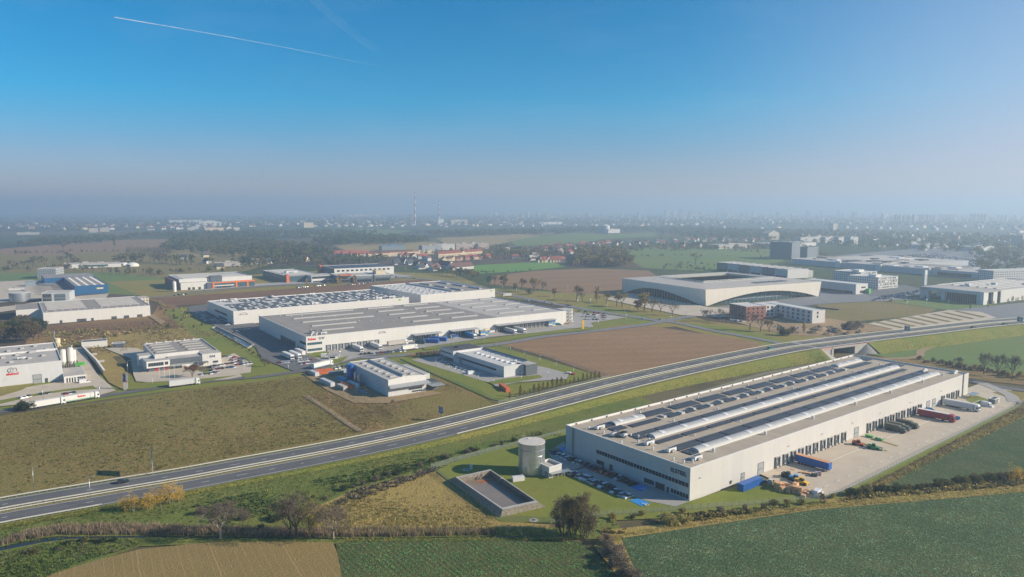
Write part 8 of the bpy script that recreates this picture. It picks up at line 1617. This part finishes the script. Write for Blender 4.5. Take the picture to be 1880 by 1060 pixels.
for k, (px_, L_, w_, h_, mt, lb) in enumerate(FB):
    t = thing('far_building', lb, 'building', tuple(G(*px_)), R(30 if k < 40 else 0)); MB().box(-L_ / 2, -w_ / 2, -.2, L_ / 2, w_ / 2, h_).build('wall', mt, t); m = MB(); m.box(-L_ / 2 - .4, -w_ / 2 - .4, h_, L_ / 2 + .4, w_ / 2 + .4, h_ + .6); m.box(-L_ * .1, -w_ * .2, h_ + .6, L_ * .08, w_ * .2, h_ + 2.6); m.build('roof', 'roof_light' if mt != 'glass_pale' else 'blue_light', t)
    if k in (8, 23): m = MB(); m.poly([(-L_ / 2, -w_ / 2, h_ + .6), (0, -w_ / 2, h_ * 1.5), (L_ / 2, -w_ / 2, h_ + .6)]); m.poly([(-L_ / 2, w_ / 2, h_ + .6), (0, w_ / 2, h_ * 1.5), (L_ / 2, w_ / 2, h_ + .6)]); m.poly([(-L_ / 2, -w_ / 2, h_ + .6), (0, -w_ / 2, h_ * 1.5), (0, w_ / 2, h_ * 1.5), (-L_ / 2, w_ / 2, h_ + .6)]); m.poly([(L_ / 2, -w_ / 2, h_ + .6), (0, -w_ / 2, h_ * 1.5), (0, w_ / 2, h_ * 1.5), (L_ / 2, w_ / 2, h_ + .6)]); m.build('gable', mt, t)
    if k == 0: MB().box(-L_ / 2 + 4, -w_ / 2 - .3, 2, L_ / 2 - 20, -w_ / 2, 5).build('window', 'glass_blue', t)
for k, (px_, r_, lb) in enumerate((((228, 487), 8, 'white air dome beyond the blue warehouse, smaller and farther'), ((243, 489), 11, 'white air dome beyond the blue warehouse, larger and nearer'))):
    t = thing('air_dome', lb, 'dome', tuple(G(*px_))); m = MB(); m.lathe([(r_ * math.cos(a), r_ * .62 * math.sin(a)) for a in np.linspace(0, 1.57, 9)], 28); m.build('skin', 'plaster_white', t); MB().box(-2, -r_ - 2, 0, 2, -r_ + 1.5, 3).build('door', 'trim_dark', t)
t = thing('grain_silo', 'big round pale concrete silo with a dark side building on the plain', 'silo', tuple(G(1112, 428))); m = MB(); m.lathe([(16, 0), (16, 30), (0, 36)], 28); m.build('drum', 'plaster_white', t); MB().box(-40, -8, 0, -18, 8, 26).build('annex', 'block_grey', t)
for nm, px_, yt, r0, lb in (('chimney_stack', (762, 412), 354, 6.5, 'tall slender chimney with red and white bands, taller of two'), ('chimney_stack', (806.5, 410), 370, 6.0, 'slender chimney with red and white bands, shorter of two')):
    b = G(*px_); H_ = HG(px_[0], px_[1], yt); t = thing(nm, lb, 'chimney', tuple(b)); n = 9
    for k in range(n): z0, z1 = H_ * k / n, H_ * (k + 1) / n; m = MB(); m.lathe([(r0 * (1 - .5 * k / n), z0), (r0 * (1 - .5 * (k + 1) / n), z1)], 16); m.build('band', 'brick_red' if k % 2 else 'plaster_white', t)
    m = MB(); m.lathe([(r0 * .62, H_ - 6), (r0 * .62, H_ - 4), (r0 * .5, H_)], 16); m.build('gallery', 'trim_dark', t)
# the far town between the trees reads as one mass of small houses
def town(polys, dens, hs, ws, seed):
    V, F, Mi = [], [], []; mats = ['plaster_white', 'plaster_cream', 'roof_light', 'block_grey', 'tile_brown', 'tile_brown', 'roof_grey']
    for q, pl in enumerate(polys):
        x, y, r = scatter_pts(W(pl), dens, seed + q); kp = np.sin(x * .004 + seed) + np.sin(y * .0035 + 1.7 * seed) + r.normal(0, .5, len(x)) > -.1; x, y = x[kp], y[kp]
        for i in range(len(x)):
            w_, d_, h = r.uniform(*ws), r.uniform(*ws) * .7, r.uniform(*hs); a = r.uniform(.2, .8); c, s_ = math.cos(a), math.sin(a); n = len(V)
            for z, e in ((-.2, 1), (h, 1), (h * 1.5, .02)):
                for p, u in ((-1, -1), (1, -1), (1, 1), (-1, 1)): p *= w_ / 2; u *= d_ / 2 * e; V.append((x[i] + p * c - u * s_, y[i] + p * s_ + u * c, z))
            m0 = int(r.integers(0, 4)); m1 = int(r.integers(4, 7))
            for f in ((0, 1, 5, 4), (1, 2, 6, 5), (2, 3, 7, 6), (3, 0, 4, 7)): F.append(tuple(n + k for k in f)); Mi.append(m0)
            for f in ((4, 5, 9, 8), (5, 6, 10, 9), (6, 7, 11, 10), (7, 4, 8, 11)): F.append(tuple(n + k for k in f)); Mi.append(m1 if f[0] in (4, 6) else m0)
    return tag(npobj('distant_town', V, F, mats, Mi), kind='stuff')
town([[(-60, 424), (460, 424), (700, 418), (700, 408), (300, 408), (-60, 412)], [(560, 420), (1000, 418), (1320, 414), (1320, 402), (560, 403)]], .000034, (5, 10), (12, 34), 3)
town([[(1180, 424), (1480, 420), (1700, 424), (1960, 430), (1960, 404), (1300, 402)], [(900, 408), (1960, 408), (1960, 396), (900, 396)]], .000030, (6, 13), (14, 38), 5)
town([[(1640, 462), (1960, 470), (1960, 432), (1560, 428), (1400, 432), (1500, 440)]], .00022, (4.5, 7), (11, 18), 7)
# ---- skyline blocks of the town in the haze
r = random.Random(9); SK = []
for x0, x1, n, hpx in ((900, 1000, 12, 9), (1000, 1140, 14, 8), (1140, 1330, 10, 9), (1330, 1470, 12, 10), (1470, 1640, 14, 9)): SK += [(r.uniform(x0, x1), r.uniform(397, 404), hpx * r.uniform(.6, 1.3), r.uniform(3, 8)) for _ in range(n)]
SK += [(1160, 392, 12, 6), (1177, 393, 11, 8), (1224, 399, 13, 9), (1237, 398, 10, 9), (1254, 397, 12, 12), (1270, 400, 13, 10), (1318, 397, 11, 6), (1327, 397, 14, 5), (1345, 394, 17, 3), (1450, 396, 12, 6), (1485, 398, 11, 9), (1509, 397, 10, 9), (1541, 398, 11, 9), (1565, 401, 13, 5), (1573, 401, 12, 6)]
SK += [(1645 + i * 8.3, 410, 15, 6.4) for i in range(5)] + [(1690 + i * 6.6, 408, 13, 5.6) for i in range(5)] + [(1728 + i * 6, 406, 12, 5) for i in range(5)] + [(1784 + i * 6.4, 408, 15, 5.4) for i in range(5)] + [(1834 + i * 7, 406, 11, 5) for i in range(3)] + [(1866, 405, 9, 6), (1622, 406, 13, 8), (1627, 404, 12, 5)]
SK.sort()
for k, (x, y, hp, wp) in enumerate(SK):
    b = G(x, y); d = b.y / FPX; t = thing('tower_block', f'pale concrete tower block, {nth(k)} from the left on the hazy skyline', 'tower block', tuple(b), R(18 + (k % 3) * 8), 'tower blocks on the hazy skyline'); H_ = hp * d; w_ = wp * d
    MB().box(-w_ / 2, -w_ * .35, 0, w_ / 2, w_ * .35, H_).build('wall', ('block_white', 'block_cream', 'block_white', 'block_pink', 'block_grey')[k % 5], t); MB().box(-w_ * .2, -w_ * .15, H_, w_ * .2, w_ * .15, H_ + 3).build('roof_house', 'roof_light', t)
# ---- contrails: thin ice clouds high above the haze
def contrail(P0, P1, r0, r1, bow, mat):
    m = MB(); P0, P1 = np.array(P0), np.array(P1); n = 30; pts = []
    for i in range(n + 1):
        t = i / n; x, y = P0 + (P1 - P0) * t; y -= bow * math.sin(math.pi * t); d = _fw * FPX + np.array([1.0, 0, 0]) * (x - PCX) + _up * (PCY - y); k = 9000 / d[2]; pts.append(Vector(np.array([0, 0, CAMH]) + d * k))
    for i in range(n): m.tube(pts[i], pts[i + 1], r0 + (r1 - r0) * i / n, r0 + (r1 - r0) * (i + 1) / n, 10, False)
    return tag(m.build('contrail_cloud', mat), kind='stuff')
def ice_cloud(nm, a0, a1):
    mt, t_, b_ = _nodes(nm); b_.inputs['Base Color'].default_value = (.95, .96, 1, 1); b_.inputs['Roughness'].default_value = 1; b_.inputs['Subsurface Weight'].default_value = 0
    tr_ = t_.nodes.new('ShaderNodeBsdfTransparent'); ms_ = t_.nodes.new('ShaderNodeMixShader'); tl_ = t_.nodes.new('ShaderNodeBsdfTranslucent'); ms2 = t_.nodes.new('ShaderNodeMixShader'); co_ = t_.nodes.new('ShaderNodeTexCoord'); sp_ = t_.nodes.new('ShaderNodeSeparateXYZ')
    t_.links.new(co_.outputs['Generated'], sp_.inputs[0]); fd = _range(t_, sp_.outputs[0], 0, 1, a0, a1); nz_ = _noise(t_, co_.outputs['Object'], .0009, 4); fac = _math(t_, 'MULTIPLY', fd, _range(t_, nz_, .3, .6, .45, 1)); lw = t_.nodes.new('ShaderNodeLayerWeight'); lw.inputs[0].default_value = .35; fac = _math(t_, 'MULTIPLY', fac, _math(t_, 'SUBTRACT', 1.0, lw.outputs['Facing']))
    ms2.inputs[0].default_value = .5; tl_.inputs[0].default_value = (1, 1, 1, 1); t_.links.new(b_.outputs[0], ms2.inputs[1]); t_.links.new(tl_.outputs[0], ms2.inputs[2]); t_.links.new(fac, ms_.inputs[0]); t_.links.new(tr_.outputs[0], ms_.inputs[1]); t_.links.new(ms2.outputs[0], ms_.inputs[2]); t_.links.new(ms_.outputs[0], t_.nodes['Material Output'].inputs[0]); MATS[nm] = mt
ice_cloud('ice_cloud', .55, .02); ice_cloud('ice_veil', .05, .02); contrail((210., 32.), (705., 124.), 24, 20, 3, 'ice_cloud'); contrail((545., -30.), (695., 95.), 150, 260, -6, 'ice_veil')
# ---- haze: one box of even pale air round everything
hz = MB(); hz.box(-70000, -3500, -1.0, 70000, 120000, 240.0); o = hz.build('haze', [])
hm = bpy.data.materials.new('haze_air'); hm.use_nodes = True; ht = hm.node_tree; ht.nodes.clear(); ho = ht.nodes.new('ShaderNodeOutputMaterial'); pv = ht.nodes.new('ShaderNodeVolumePrincipled'); pv.inputs['Color'].default_value = (.585, .75, .92, 1); pv.inputs['Density'].default_value = 0.00027; pv.inputs['Anisotropy'].default_value = .3
ht.links.new(pv.outputs[0], ho.inputs['Volume']); o.data.materials.append(hm); tag(o, kind='stuff')
# templates that nothing used
for k, o in list(TT.items()):
    if o.get('unused'):
        for c in list(o.children): bpy.data.objects.remove(c)
        bpy.data.objects.remove(o)
for k, o in NEARCAR.items():
    if (k, True) not in _used:
        for c in list(o.children): bpy.data.objects.remove(c)
        bpy.data.objects.remove(o)
for k, o in FARCAR.items():
    if (k, False) not in _used: bpy.data.objects.remove(o)
